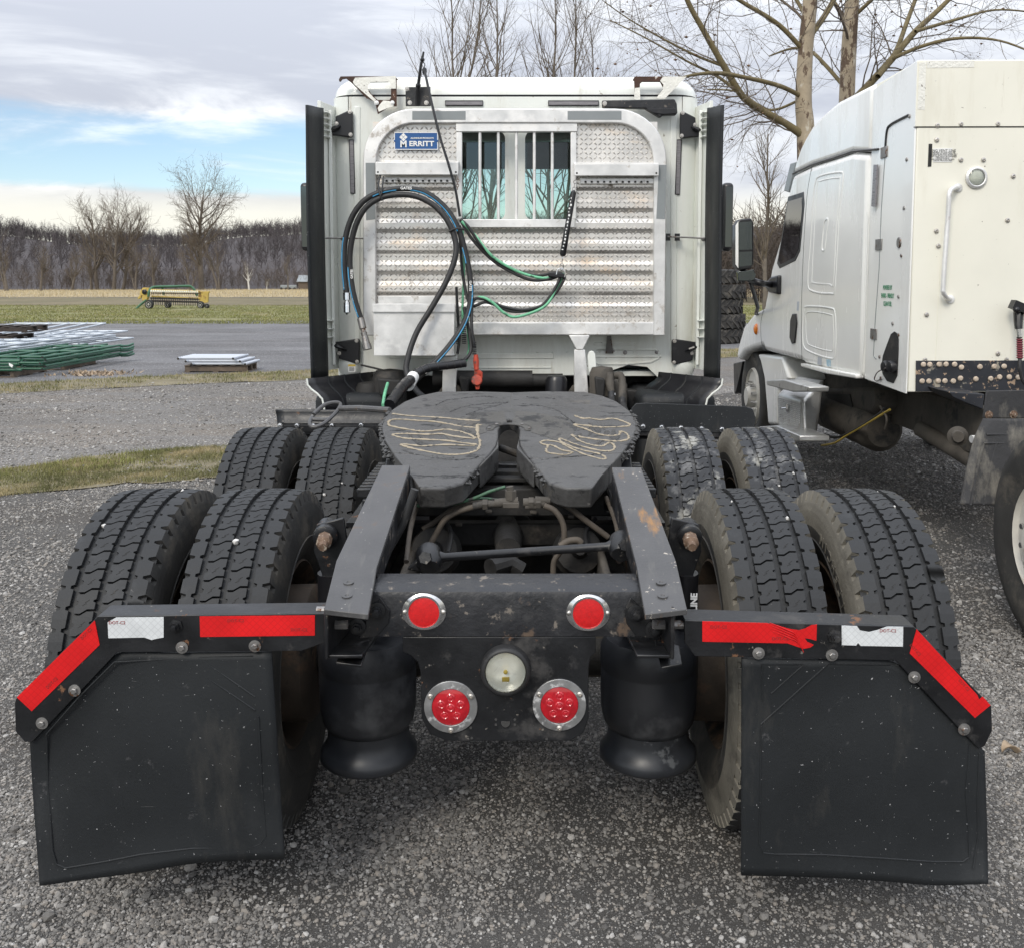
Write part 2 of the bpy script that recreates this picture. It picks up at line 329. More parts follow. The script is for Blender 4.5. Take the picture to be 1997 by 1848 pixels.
M_['yellow'] = mat('farm_yellow', (.50, .36, .085), .6, var=.2, vs=2, patches=[((.20, .10, .03), 3, .60, .1)])
M_['farmgreen'] = mat('farm_green', (.045, .13, .07), .55, var=.2, vs=2, patches=[((.1, .09, .05), 4, .64, .1)])
M_['gategreen'] = mat('gate_green', (.024, .105, .062), .4, var=.12, vs=3, patches=[((.10, .24, .16), 5, .62, .1)])
M_['galv'] = mat('galvanised_tube', (.50, .54, .58), .42, .35, var=.12, vs=6)
M_['whitetube'] = mat('white_gate_tube', (.44, .47, .52), .45, var=.08, vs=6)
M_['pallet'] = mat('old_pallet_wood', (.13, .10, .075), .85, var=.3, vs=8, patches=[((.05, .04, .035), 6, .6, .15)], bump=.3)
M_['darkpallet'] = mat('dark_pallet_wood', (.045, .034, .028), .85, var=.3, vs=8, bump=.3)
M_['bark'] = mat('grey_bark', (.125, .105, .085), .9, var=.25, vs=3)
M_['barkp'] = mat('purple_grey_twigs', (.082, .070, .070), .9, var=.2, vs=.1, island=.25)
M_['sybark'] = mat('sycamore_bark', (.33, .27, .19), .8, var=.2, vs=4, patches=[((.10, .065, .042), 3.2, .565, .05, 6, (1, 1, .5)), ((.50, .46, .38), 2.6, .60, .08, 6, (1, 1, .5))], bump=.3, bs=12)
M_['sylimb'] = mat('olive_limb_bark', (.145, .115, .055), .85, var=.25, vs=4, patches=[((.24, .20, .13), 5, .58, .15)])
M_['twig'] = mat('brown_twig', (.135, .108, .082), .9, var=.25, vs=2)
M_['seed'] = mat('dry_leaf_brown', (.13, .07, .035), .9, var=.3, vs=3, island=.4)
M_['orange'] = mat('amber_lamp', (.72, .20, .02), .25, var=.1, vs=40, coat=.5)
M_['yellowhose'] = mat('yellow_cable', (.55, .40, .07), .5, var=.2)

def tape_mat(name, col, lattice=.85):
    m = bpy.data.materials.new(name); m.use_nodes = True; nt = m.node_tree; N = nt.nodes; L = nt.links; b = N['Principled BSDF']
    tc = N.new('ShaderNodeTexCoord'); mp = N.new('ShaderNodeMapping'); L.new(tc.outputs['Object'], mp.inputs[0]); mp.inputs['Rotation'].default_value = (0, R(45), 0)
    outs = []
    for d in ('X', 'Z'):
        w = N.new('ShaderNodeTexWave'); w.wave_type = 'BANDS'; w.bands_direction = d; w.inputs['Scale'].default_value = 26; L.new(mp.outputs[0], w.inputs[0])
        r = N.new('ShaderNodeMapRange'); L.new(w.outputs['Fac'], r.inputs[0]); r.inputs[1].default_value = .0; r.inputs[2].default_value = .10; outs.append(r.outputs[0])
    mm = N.new('ShaderNodeMath'); mm.operation = 'MINIMUM'; L.new(outs[0], mm.inputs[0]); L.new(outs[1], mm.inputs[1])
    nz = N.new('ShaderNodeTexNoise'); L.new(tc.outputs['Object'], nz.inputs[0]); nz.inputs['Scale'].default_value = 14; nz.inputs['Detail'].default_value = 6
    r2 = N.new('ShaderNodeMapRange'); L.new(nz.outputs[0], r2.inputs[0]); r2.inputs[1].default_value = .3; r2.inputs[2].default_value = .7; r2.inputs[3].default_value = .85; r2.inputs[4].default_value = 1.1
    m3 = N.new('ShaderNodeMapRange'); L.new(mm.outputs[0], m3.inputs[0]); m3.inputs[3].default_value = lattice; m3.inputs[4].default_value = 1.0
    m4 = N.new('ShaderNodeMath'); m4.operation = 'MULTIPLY'; L.new(m3.outputs[0], m4.inputs[0]); L.new(r2.outputs[0], m4.inputs[1])
    hs = N.new('ShaderNodeHueSaturation'); hs.inputs['Color'].default_value = (*col, 1); L.new(m4.outputs[0], hs.inputs['Value']); L.new(hs.outputs[0], b.inputs['Base Color'])
    b.inputs['Roughness'].default_value = .3; return m
M_['redtape'] = tape_mat('red_reflective_tape', (.66, .012, .014))
M_['whitetape'] = tape_mat('white_reflective_tape', (.66, .68, .69))

def glass_mat(name, tint, rough=.02, ior=1.5, refl=1.0):
    m = bpy.data.materials.new(name); m.use_nodes = True; nt = m.node_tree; N = nt.nodes; L = nt.links
    for a in list(N):
        if a.type == 'BSDF_PRINCIPLED': N.remove(a)
    t = N.new('ShaderNodeBsdfTransparent'); t.inputs[0].default_value = (*tint, 1); g = N.new('ShaderNodeBsdfGlossy'); g.inputs['Roughness'].default_value = rough; g.inputs[0].default_value = (refl, refl, refl, 1)
    fr = N.new('ShaderNodeFresnel'); fr.inputs[0].default_value = ior; mx = N.new('ShaderNodeMixShader'); L.new(fr.outputs[0], mx.inputs[0]); L.new(t.outputs[0], mx.inputs[1]); L.new(g.outputs[0], mx.inputs[2])
    L.new(mx.outputs[0], N['Material Output'].inputs[0]); return m
M_['glass'] = glass_mat('tinted_cab_glass', (.85, .955, .945), ior=1.5)
M_['darkglass'] = glass_mat('dark_side_glass', (.05, .07, .08), ior=1.9)
M_['clear'] = glass_mat('clear_lens', (.92, .93, .90), ior=1.5)
M_['mirror'] = mat('mirror_glass', (.09, .10, .10), .03, 1, var=.02)
M_['lampsilver'] = mat('lamp_silvering', (.86, .86, .83), .35, .35, var=.06, vs=60)
M_['pebble'] = mat('chalk_white_pebble', (.52, .51, .49), .85, var=.15, vs=40, island=.35)
M_['bezel'] = mat('worn_grey_bezel', (.34, .34, .34), .4, .7, var=.25, vs=25, patches=[((.6, .6, .6), 30, .6, .1)])
M_['piston'] = mat('scuffed_piston', (.020, .022, .026), .38, var=.3, vs=8, patches=[((.075, .08, .085), 9, .66, .06, 6)])
M_['bag'] = mat('air_bag_rubber', (.016, .017, .020), .45, var=.25, vs=6, patches=[((.05, .052, .056), 5, .55, .2)])
M_['rustbolt2'] = mat('pale_rusty_bolt', (.52, .43, .34), .7, .2, var=.3, vs=50, patches=[((.58, .52, .44), 40, .56, .1)])
M_['print'] = mat('faint_tape_print', (.28, .03, .03), .5, var=.1)
def lamp_red(name, col):
    m = mat(name, col, .18, var=.18, vs=160, bump=.25, bs=900, coat=.6); return m
M_['redlens'] = lamp_red('red_lamp_lens', (.60, .010, .012))
M_['redlens2'] = mat('red_led_lens', (.42, .008, .016), .12, var=.25, vs=50, coat=.8)
M_['redlens3'] = mat('red_led_bulb', (.47, .012, .022), .1, var=.2, vs=80, coat=.8)
# ------------------------------------------------------------------ ground, fields, grass
def ground_mat(name, c1, c2, stone, vscale, dirt=None, fine=1.0, bump=.5, stonefrac=.55):
    m = bpy.data.materials.new(name); m.use_nodes = True; nt = m.node_tree; N = nt.nodes; L = nt.links; b = N['Principled BSDF']; b.inputs['Roughness'].default_value = .9; b.inputs['Specular IOR Level'].default_value = .25
    tc = N.new('ShaderNodeTexCoord')
    def noise(s, d=6, r=.6):
        t = N.new('ShaderNodeTexNoise'); L.new(tc.outputs['Object'], t.inputs[0]); t.inputs['Scale'].default_value = s; t.inputs['Detail'].default_value = d; t.inputs['Roughness'].default_value = r; return t.outputs[0]
    def mr(v, a, b_, c, d):
        x = N.new('ShaderNodeMapRange'); L.new(v, x.inputs[0])
        for i, k in enumerate((a, b_, c, d)): x.inputs[i + 1].default_value = k
        return x.outputs[0]
    def mix(f, a, c):
        x = N.new('ShaderNodeMix'); x.data_type = 'RGBA'; L.new(f, x.inputs[0])
        for i, k in ((6, a), (7, c)):
            if isinstance(k, tuple): x.inputs[i].default_value = (*k, 1)
            else: L.new(k, x.inputs[i])
        return x.outputs[2]
    c = mix(mr(noise(vscale, 8), .38, .62, 0, 1), c1, c2)
    if dirt:
        mp = N.new('ShaderNodeMapping'); L.new(tc.outputs['Object'], mp.inputs[0]); mp.inputs['Scale'].default_value = (.25, 1, 1); mp.inputs['Rotation'].default_value = (0, 0, R(-14))
        t = N.new('ShaderNodeTexNoise'); L.new(mp.outputs[0], t.inputs[0]); t.inputs['Scale'].default_value = .8; t.inputs['Detail'].default_value = 6
        c = mix(mr(t.outputs[0], .48, .62, 0, 1), c, dirt)
    vo = N.new('ShaderNodeTexVoronoi'); L.new(tc.outputs['Object'], vo.inputs[0]); vo.inputs['Scale'].default_value = 75 * fine
    sp = N.new('ShaderNodeSeparateColor'); L.new(vo.outputs['Color'], sp.inputs[0])
    pick = mr(sp.outputs[0], 1 - stonefrac, 1 - stonefrac + .02, 0, 1)
    dm = N.new('ShaderNodeMath'); dm.operation = 'MULTIPLY'; L.new(pick, dm.inputs[0]); L.new(mr(vo.outputs['Distance'], .30, .46, 1, 0), dm.inputs[1])
    hs = N.new('ShaderNodeHueSaturation'); hs.inputs['Color'].default_value = (*stone, 1); L.new(mr(sp.outputs[1], 0, 1, .45, 1.4), hs.inputs['Value'])
    c = mix(dm.outputs[0], c, hs.outputs[0])
    big = noise(.35, 5); h3 = N.new('ShaderNodeHueSaturation'); L.new(c, h3.inputs['Color']); L.new(mr(big, .3, .7, .78, 1.2), h3.inputs['Value'])
    L.new(h3.outputs[0], b.inputs['Base Color'])
    ad = N.new('ShaderNodeMath'); ad.operation = 'MULTIPLY_ADD'; L.new(noise(140 * fine, 4), ad.inputs[0]); ad.inputs[1].default_value = .5; L.new(dm.outputs[0], ad.inputs[2])
    bp = N.new('ShaderNodeBump'); bp.inputs['Strength'].default_value = bump; bp.inputs['Distance'].default_value = .012; L.new(ad.outputs[0], bp.inputs['Height']); L.new(bp.outputs[0], b.inputs['Normal'])
    return m
M_['ground'] = ground_mat('dark_gravel_ground', (.072, .068, .063), (.112, .107, .101), (.20, .195, .188), .8, dirt=(.080, .072, .064), bump=.9, fine=1.9, stonefrac=.75)
M_['lane'] = ground_mat('packed_gravel_lane', (.17, .16, .15), (.115, .105, .095), (.30, .295, .285), .7, dirt=(.155, .132, .108), fine=.6, stonefrac=.5)
M_['lot'] = ground_mat('grey_gravel_lot', (.155, .152, .155), (.12, .118, .12), (.26, .26, .265), .5, dirt=(.105, .10, .10), fine=.35, stonefrac=.5)
M_['soil'] = ground_mat('turf_soil', (.14, .12, .075), (.21, .18, .115), (.24, .21, .14), 1.5, fine=.4, stonefrac=.25)
M_['meadow'] = ground_mat('meadow_turf', (.15, .155, .06), (.20, .185, .09), (.28, .245, .13), .25, fine=.10, stonefrac=.3)
M_['brownfield'] = ground_mat('brown_field', (.17, .14, .085), (.125, .11, .062), (.23, .19, .12), .12, fine=.08, stonefrac=.3)
M_['corn'] = ground_mat('corn_stubble_field', (.36, .29, .175), (.27, .215, .13), (.46, .385, .25), .12, fine=.06, stonefrac=.4)
M_['hill'] = mat('leaf_litter_hillside', (.060, .051, .052), .95, var=.3, vs=.02, coord='Object')

def sheet(name, pts, m, z, dens=0, wob=0.0):
    bm = bmesh.new(); pts = [Vector(p) for p in pts]
    if wob:
        out = []; n = len(pts)
        for i in range(n):
            a, b = pts[i], pts[(i + 1) % n]; k = max(1, min(60, int((b - a).length / (wob * 2))))
            for j in range(k): out.append(a.lerp(b, j / k) + Vector((rng.uniform(-wob, wob) * .6, rng.uniform(-wob, wob), 0)))
        pts = out
    f = bm.faces.new([bm.verts.new((p[0], p[1], z)) for p in pts])
    me = bpy.data.meshes.new(name); bm.normal_update()
    if f.normal.z < 0: f.normal_flip()
    bm.to_mesh(me); bm.free(); me.materials.append(m); o = bpy.data.objects.new(name, me); COL.objects.link(o); o['kind'] = 'structure'; return o
sheet('ground', [(-3000, -40, 0), (3000, -40, 0), (3000, 3000, 0), (-3000, 3000, 0)], M_['ground'], 0)
g1t = [G(-600, 795), G(-260, 768), G(0, 749.5), G(150, 742), G(317, 733.8), G(450, 729), G(603, 723.5), G(1000, 702), G(1405, 683), G(1500, 679)]
g1b = [G(1500, 693), G(1405, 699), G(1000, 722), G(603, 742), G(450, 747), G(317, 753), G(150, 761), G(0, 768.5), G(-260, 792), G(-600, 825)]
g2t = [G(-500, 990), G(-200, 945), G(0, 918), G(97, 906.6), G(200, 890), G(302, 880), G(440, 871), G(560, 858), G(640, 853)]
g2b = [G(640, 925), G(560, 926), G(440, 932), G(302, 941), G(200, 949), G(97, 958), G(0, 968), G(-200, 1000), G(-500, 1060)]
sheet('gravel_lane', g1b + g2t + [G(1500, 760)], M_['lane'], .004, wob=.12)
far_y, mid_y, top_y = 41.5, 74, 112
sheet('gravel_lot', g1t[::-1] + [V(-70, 14, 0), V(-70, far_y, 0), V(70, far_y + 5, 0), V(70, 26, 0)], M_['lot'], .004, wob=.1)
sheet('grass_verge', g1t + g1b, M_['soil'], .010, wob=.10)
sheet('grass_island', g2t + g2b, M_['soil'], .010, wob=.07)
sheet('meadow', [(-160, far_y - 1.5, 0), (160, far_y + 6, 0), (160, mid_y, 0), (-160, mid_y, 0)], M_['meadow'], .008, wob=.25)
sheet('brown_field', [(-260, mid_y - 1, 0), (260, mid_y - 1, 0), (260, top_y, 0), (-260, top_y, 0)], M_['brownfield'], .012, wob=.5)
sheet('corn_field', [(-500, top_y - 4, 0), (500, top_y + 12, 0), (500, 262, 0), (-500, 262, 0)], M_['corn'], .016, wob=.6)

nr = np.random.default_rng(11)
def vnoise(x, y, s, seed):
    g = np.random.default_rng(seed).random((64, 64)); fx, fy = x / s, y / s; ix, iy = np.floor(fx).astype(int), np.floor(fy).astype(int); tx, ty = fx - ix, fy - iy
    tx = tx * tx * (3 - 2 * tx); ty = ty * ty * (3 - 2 * ty); w = lambda a, b: g[a % 64, b % 64]
    return (w(ix, iy) * (1 - tx) + w(ix + 1, iy) * tx) * (1 - ty) + (w(ix, iy + 1) * (1 - tx) + w(ix + 1, iy + 1) * tx) * ty
M_['stone'] = mat('crushed_limestone', (.215, .208, .198), .9, var=.2, vs=25, island=.5)
def per_stone(m):
    N = m.node_tree.nodes; L = m.node_tree.links; b = N['Principled BSDF']; src = b.inputs['Base Color'].links[0].from_socket; oi = N.new('ShaderNodeObjectInfo'); cr = N.new('ShaderNodeValToRGB'); L.new(oi.outputs['Random'], cr.inputs[0])
    for i, (p, c) in enumerate(((0, (.50, .49, .48)), (.35, (.78, .765, .75)), (.62, (1.0, .985, .965)), (.82, (1.08, 1.0, .92)), (.9, (1.4, 1.38, 1.35)), (1, (1.75, 1.75, 1.75)))):
        e = cr.color_ramp.elements[i] if i < 2 else cr.color_ramp.elements.new(p); e.position = p; e.color = (*[x / 2 for x in c], 1)
    mx = N.new('ShaderNodeVectorMath'); mx.operation = 'MULTIPLY'; L.new(src, mx.inputs[0]); s2 = N.new('ShaderNodeVectorMath'); s2.operation = 'SCALE'; s2.inputs['Scale'].default_value = 2.0; L.new(cr.outputs[0], s2.inputs[0]); L.new(s2.outputs[0], mx.inputs[1]); L.new(mx.outputs[0], b.inputs['Base Color'])
per_stone(M_['stone'])
ICO = bmesh.new(); bmesh.ops.create_icosphere(ICO, subdivisions=1, radius=1); ico_v = np.array([v.co[:] for v in ICO.verts]); ico_f = np.array([[v.index for v in f.verts] for f in ICO.faces]); ICO.free()
OCT = bmesh.new(); bmesh.ops.create_icosphere(OCT, subdivisions=1, radius=1); OCT.free()
oct_v = np.array([(1, 0, 0), (-1, 0, 0), (0, 1, 0), (0, -1, 0), (0, 0, 1), (0, 0, -1)], float); oct_f = np.array([(0, 2, 4), (2, 1, 4), (1, 3, 4), (3, 0, 4), (2, 0, 5), (1, 2, 5), (3, 1, 5), (0, 3, 5)])
# stones are one mass: points carrying size and turn, each showing one of five rough stone meshes
PROTO = []
for k in range(5):
    g = np.random.default_rng(100 + k); v = ico_v * g.uniform(.70, 1.18, (len(ico_v), 1)) * np.array([1.15, .92, .68]); me = bpy.data.meshes.new('stone_shape'); me.from_pydata(v.tolist(), [], ico_f.tolist()); me.materials.append(M_['stone']); PROTO.append(bpy.data.objects.new('stone_shape', me))
def stone_cloud(name, label, xy, size, z0, m):
    n = len(xy); me = bpy.data.meshes.new(name); me.vertices.add(n); me.vertices.foreach_set('co', np.stack([xy[:, 0], xy[:, 1], z0 + size * nr.uniform(-.05, .35, n)], 1).astype(np.float32).ravel())
    a = me.attributes.new('size', 'FLOAT', 'POINT'); a.data.foreach_set('value', size.astype(np.float32)); a = me.attributes.new('turn', 'FLOAT_VECTOR', 'POINT'); a.data.foreach_set('vector', np.stack([nr.normal(0, .35, n), nr.normal(0, .35, n), nr.uniform(0, 6.283, n)], 1).astype(np.float32).ravel())
    a = me.attributes.new('pick', 'INT', 'POINT'); a.data.foreach_set('value', nr.integers(0, 5, n).astype(np.int32)); me.update()
    o = bpy.data.objects.new(name, me); COL.objects.link(o); o['kind'] = 'stuff'; kindtag(o, label, 'gravel')
    ng = bpy.data.node_groups.new('stone_cloud', 'GeometryNodeTree'); ng.interface.new_socket('Geometry', in_out='INPUT', socket_type='NodeSocketGeometry'); ng.interface.new_socket('Geometry', in_out='OUTPUT', socket_type='NodeSocketGeometry')
    N = ng.nodes; L = ng.links; gi, go = N.new('NodeGroupInput'), N.new('NodeGroupOutput'); ip = N.new('GeometryNodeInstanceOnPoints'); gt = N.new('GeometryNodeGeometryToInstance')
    for p in PROTO[::-1]: oi = N.new('GeometryNodeObjectInfo'); oi.inputs['Object'].default_value = p; L.new(oi.outputs['Geometry'], gt.inputs[0])
    def attr(nm, ty): x = N.new('GeometryNodeInputNamedAttribute'); x.data_type = ty; x.inputs[0].default_value = nm; return x.outputs[0]
    L.new(gi.outputs[0], ip.inputs['Points']); L.new(gt.outputs[0], ip.inputs['Instance']); ip.inputs['Pick Instance'].default_value = True; L.new(attr('pick', 'INT'), ip.inputs['Instance Index']); L.new(attr('turn', 'FLOAT_VECTOR'), ip.inputs['Rotation']); L.new(attr('size', 'FLOAT'), ip.inputs['Scale']); L.new(ip.outputs[0], go.inputs[0])
    md = o.modifiers.new('stones', 'NODES'); md.node_group = ng; return o
def stones(name, label, xy, size, bv, bf, z0=0.0, m='stone'):
    n = len(xy); k = len(bv)
    return stone_cloud(name, label, xy, size, z0, m)
    v = np.repeat(bv[None], n, 0) * nr.uniform(.62, 1.25, (n, k, 1)); sc = size[:, None, None] * nr.uniform(.7, 1.3, (n, 1, 3)) * np.array([1, 1, .62]); v = v * sc
    a = nr.uniform(0, 6.283, n); tl = nr.normal(0, .35, n); c, s = np.cos(a)[:, None], np.sin(a)[:, None]
    x, y, z = v[..., 0].copy(), v[..., 1].copy(), v[..., 2].copy(); ct, st = np.cos(tl)[:, None], np.sin(tl)[:, None]
    y, z = y * ct - z * st, y * st + z * ct; x, y = x * c - y * s, x * s + y * c
    v = np.stack([x + xy[:, :1], y + xy[:, 1:2], z + (size * nr.uniform(.05, .45, n))[:, None] + z0], -1)
    f = (bf[None] + (np.arange(n) * k)[:, None, None]).reshape(-1, 3)
    o = raw(name, v.reshape(-1, 3), f, M_[m], kind='stuff'); kindtag(o, label, 'gravel'); return o
def scatter(n, x0, x1, y0, y1, thr=None, seed=1, s=.55):
    g = np.random.default_rng(seed); p = np.stack([g.uniform(x0, x1, n), g.uniform(y0, y1, n)], 1)
    dn = .6 * vnoise(p[:, 0] + 40, p[:, 1] + 40, s, seed) + .4 * vnoise(p[:, 0] + 40, p[:, 1] + 40, s * .27, seed + 1)
    keep = g.random(n) < np.clip((dn - .22) * 2.2, .12, 1) if thr is None else g.random(n) < thr(p, dn)
    return p[keep]
def inview(p, pad=.25): return (np.abs(p[:, 0] - .05) < p[:, 1] * .545 + pad)
pa = scatter(960000, -4.1, 4.3, 1.9, 5.2, seed=3, thr=lambda p, dn: np.clip((dn - .20) * 1.9, .22, 1) * np.clip((5.2 - p[:, 1]) / 1.1, 0, 1)); pa = pa[inview(pa, 1.35)]
stones('gravel_stones', 'loose grey limestone gravel spread under and behind the black truck chassis', pa, np.clip(np.random.default_rng(5).lognormal(-5.72, .46, len(pa)), .0016, .013), ico_v, ico_f)
pb = scatter(430000, -7.3, 7.6, 4.2, 10.5, seed=9, s=.9, thr=lambda p, dn: np.clip((dn - .2) * 1.9, .2, 1)); pb = pb[inview(pb, 1.5) & ((pb[:, 0] < -.9) | (pb[:, 0] > .9) | (pb[:, 1] < 6))]
stones('gravel_stones', 'grey gravel scattered on the yard around the tandem wheels and second truck', pb, np.clip(np.random.default_rng(6).lognormal(-5.15, .42, len(pb)), .003, .018), oct_v, oct_f)
pc = scatter(100000, -12.5, 6, 8.2, 16.5, seed=15, s=1.4); pc = pc[inview(pc, 1.5)]
stones('gravel_stones', 'coarse pale gravel strewn along the lane beyond the grass island', pc, np.clip(np.random.default_rng(8).lognormal(-4.85, .45, len(pc)), .005, .026), oct_v, oct_f, .004)
# a few big stones lying loose near the left mudflap and edges
for k, (px_, py_, s_) in enumerate([(672, 1545, .020), (372, 1693, .022), (28, 1620, .018), (205, 1718, .014), (96, 1790, .018), (415, 1795, .015), (1060, 1590, .013), (1280, 1690, .013), (1490, 1790, .015), (1835, 1795, .014), (1290, 1510, .014), (60, 1312, .016), (250, 1745, .016), (1690, 1760, .012)]):
    c = G(px_, py_); mb = MB(); g = random.Random(k)
    mb.add([c + Vector((v[0] * s_ * g.uniform(.75, 1.2), v[1] * s_ * g.uniform(.75, 1.2), v[2] * s_ * .7 * g.uniform(.75, 1.2) + s_ * .4)) for v in ico_v], ico_f.tolist())
    o = mb.build('loose_stone', M_['stone'], smooth=0); kindtag(o, ['pale stone lying %s' % w for w in (
        'below the inner edge of left mudflap', 'on gravel under the left mudflap hem', 'at the left picture edge beside flap', 'just under the left flap corner', 'near the lower left picture corner',
        'at the bottom edge left of centre', 'on dark gravel between the two air springs', 'on open gravel right of centre', 'at bottom edge right of centre', 'near bottom right below right flap',
        'beside the right air spring foot', 'on gravel left of the left reflector', 'under the left mudflap outer hem', 'below the right mudflap hem')][k], 'stone', 'loose stones near the mudflaps')

M_['blade'] = mat('winter_grass', (.165, .165, .075), .8, var=.3, vs=1.2, island=.45, patches=[((.40, .33, .19), 1.6, .47, .22)], spec=.2)
M_['bladegreen'] = mat('green_grass', (.185, .19, .068), .8, var=.3, vs=.8, island=.4, patches=[((.32, .27, .13), .5, .54, .2)], spec=.2)
M_['straw'] = mat('corn_stalk', (.45, .37, .225), .85, var=.2, vs=.3, island=.35, spec=.2)
def blades(name, label, xy, h, w, m, z0=.01, lean=.7, cat='grass'):
    n = len(xy); a = nr.uniform(0, 6.283, n); hh = h * nr.uniform(.45, 1.25, n); ww = w * nr.uniform(.6, 1.3, n); l = nr.uniform(0, lean, n) * hh; b = nr.uniform(0, 6.283, n)
    base = np.stack([xy[:, 0], xy[:, 1], np.full(n, z0)], 1); side = np.stack([np.cos(a) * ww, np.sin(a) * ww, np.zeros(n)], 1)
    tip = base + np.stack([np.cos(b) * l, np.sin(b) * l, hh], 1); v = np.stack([base - side, base + side, tip], 1).reshape(-1, 3)
    o = raw(name, v, np.arange(3 * n).reshape(-1, 3), M_[m], kind='stuff'); kindtag(o, label, cat); return o
def inpoly(p, poly):
    x, y = p[:, 0], p[:, 1]; r = np.zeros(len(p), bool); n = len(poly)
    for i in range(n):
        ax, ay = poly[i][0], poly[i][1]; bx, by = poly[(i + 1) % n][0], poly[(i + 1) % n][1]
        cnd = ((ay > y) != (by > y)) & (x < (bx - ax) * (y - ay) / (by - ay + 1e-12) + ax); r ^= cnd
    return r
def fillpoly(poly, n, thr, seed, pad=.0, s=.5):
    g = np.random.default_rng(seed); xs = [p[0] for p in poly]; ys = [p[1] for p in poly]
    p = np.stack([g.uniform(min(xs) - pad, max(xs) + pad, n), g.uniform(min(ys) - pad, max(ys) + pad, n)], 1)
    jit = p + (vnoise(p[:, 0] + 50, p[:, 1] + 50, .35, seed)[:, None] - .5) * .5
    dn = .6 * vnoise(p[:, 0] + 60, p[:, 1] + 60, s, seed + 3) + .4 * vnoise(p[:, 0] + 60, p[:, 1] + 60, s * .3, seed + 4)
    return p[inpoly(jit, poly) & inview(p, 1.6) & (g.random(n) < np.clip((dn - thr) * 4, 0, 1))]
poly2 = [(p[0], p[1]) for p in g2t + g2b]; poly1 = [(p[0], p[1]) for p in g1t + g1b]
blades('grass_blades', 'short patchy winter grass on the island left of the rear wheels', fillpoly(poly2, 170000, .22, 21, .15), .030, .0028, 'blade')
blades('grass_tufts', 'brighter green grass tufts along the far side of the grass island', fillpoly(poly2, 60000, .56, 25, .1, .8), .05, .004, 'bladegreen')
blades('grass_blades', 'dull winter grass on the narrow verge beyond the gravel lane', fillpoly(poly1, 160000, .25, 31, .2, 1.0), .05, .006, 'blade')
pm = np.stack([nr.uniform(-60, 60, 180000), far_y - 1.2 + nr.uniform(0, 1, 180000) ** 1.3 * 34], 1); pm = pm[inview(pm, 1) & ((pm[:, 0] < -3) | (pm[:, 0] > 5))]
pm = pm[vnoise(pm[:, 0] + 200, pm[:, 1] * 2.2 + 200, 3.5, 44) > .28]
blades('meadow_grass', 'green meadow grass between the gravel lot and the corn stubble', pm[:110000], .075, .02, 'bladegreen')
rows = nr.integers(0, 190, 60000); pcn = np.stack([nr.uniform(-150, 150, 60000), top_y + rows * .8 + nr.normal(0, .08, 60000)], 1); pcn = pcn[inview(pcn, 2) & ((pcn[:, 0] < -8) | (pcn[:, 0] > 15))]
blades('corn_stubble', 'pale cut corn stalks standing in rows before the trees', pcn[:40000], .34, .035, 'straw', lean=.35, cat='stubble')

# ------------------------------------------------------------------ bare trees
def segs_mesh(segs, n):                # segs: array of (p0, p1, r0, r1)
    s = np.asarray(segs, float); a, b, r0, r1 = s[:, 0:3], s[:, 3:6], s[:, 6], s[:, 7]
    t = b - a; t /= np.linalg.norm(t, axis=1)[:, None] + 1e-9; ref = np.where(np.abs(t[:, 2:3]) > .9, np.array([[1., 0, 0]]), np.array([[0., 0, 1.]]))
    u = np.cross(t, ref); u /= np.linalg.norm(u, axis=1)[:, None] + 1e-9; w = np.cross(t, u); vs = []
    for k in range(n):
        c, d = math.cos(6.2832 * k / n), math.sin(6.2832 * k / n); vs.append((a + (u * c + w * d) * r0[:, None], b + (u * c + w * d) * r1[:, None]))
    v = np.stack([x for p in vs for x in p], 1).reshape(-1, 3); m = len(s); fs = []
    for k in range(n):
        j = (k + 1) % n; fs.append(np.stack([np.arange(m) * 2 * n + 2 * k, np.arange(m) * 2 * n + 2 * j, np.arange(m) * 2 * n + 2 * j + 1, np.arange(m) * 2 * n + 2 * k + 1], 1))
    return v, np.concatenate(fs)
def rvec(g): 
    while True:
        v = Vector((g.uniform(-1, 1), g.uniform(-1, 1), g.uniform(-1, 1)))
        if .05 < v.length < 1: return v.normalized()
def shoot(g, p, d, ln, r, lev, maxl, out, cfg):
    k = cfg['seg'][min(lev, len(cfg['seg']) - 1)]; d = d.normalized(); pts = [p.copy()]; up = cfg['up'][min(lev, len(cfg['up']) - 1)]
    for i in range(k):
        d = (d + rvec(g) * (cfg['wob'] if lev else cfg['wob'] * cfg.get('w0', 1)) + Vector((0, 0, 1)) * up).normalized(); p = p + d * (ln / k); pts.append(p.copy())
        ra, rb = r * (1 - .8 * i / k), r * (1 - .8 * (i + 1) / k); out.append((*pts[i], *pts[i + 1], ra, rb, lev))
    if lev < maxl:
        for c in range(cfg['kids'][lev]):
            f = cfg['bare'][lev] + (1 - cfg['bare'][lev]) * (c + g.random()) / cfg['kids'][lev]; i = min(int(f * k), k - 1); q0 = pts[i].lerp(pts[i + 1], f * k - i)
            ax = (pts[i + 1] - pts[i]).normalized(); side = rvec(g); side = (side - ax * side.dot(ax)).normalized()
            an = cfg['ang'][min(lev, len(cfg['ang']) - 1)] * g.uniform(.75, 1.25)
            shoot(g, q0, ax * math.cos(an) + side * math.sin(an), ln * cfg['len'][lev] * g.uniform(.7, 1.2) * (1.15 - .55 * f if cfg.get('cone') else 1 - .25 * abs(f - .5)), max(r * (1 - .8 * f) * .62, cfg['rmin']), lev + 1, maxl, out, cfg)
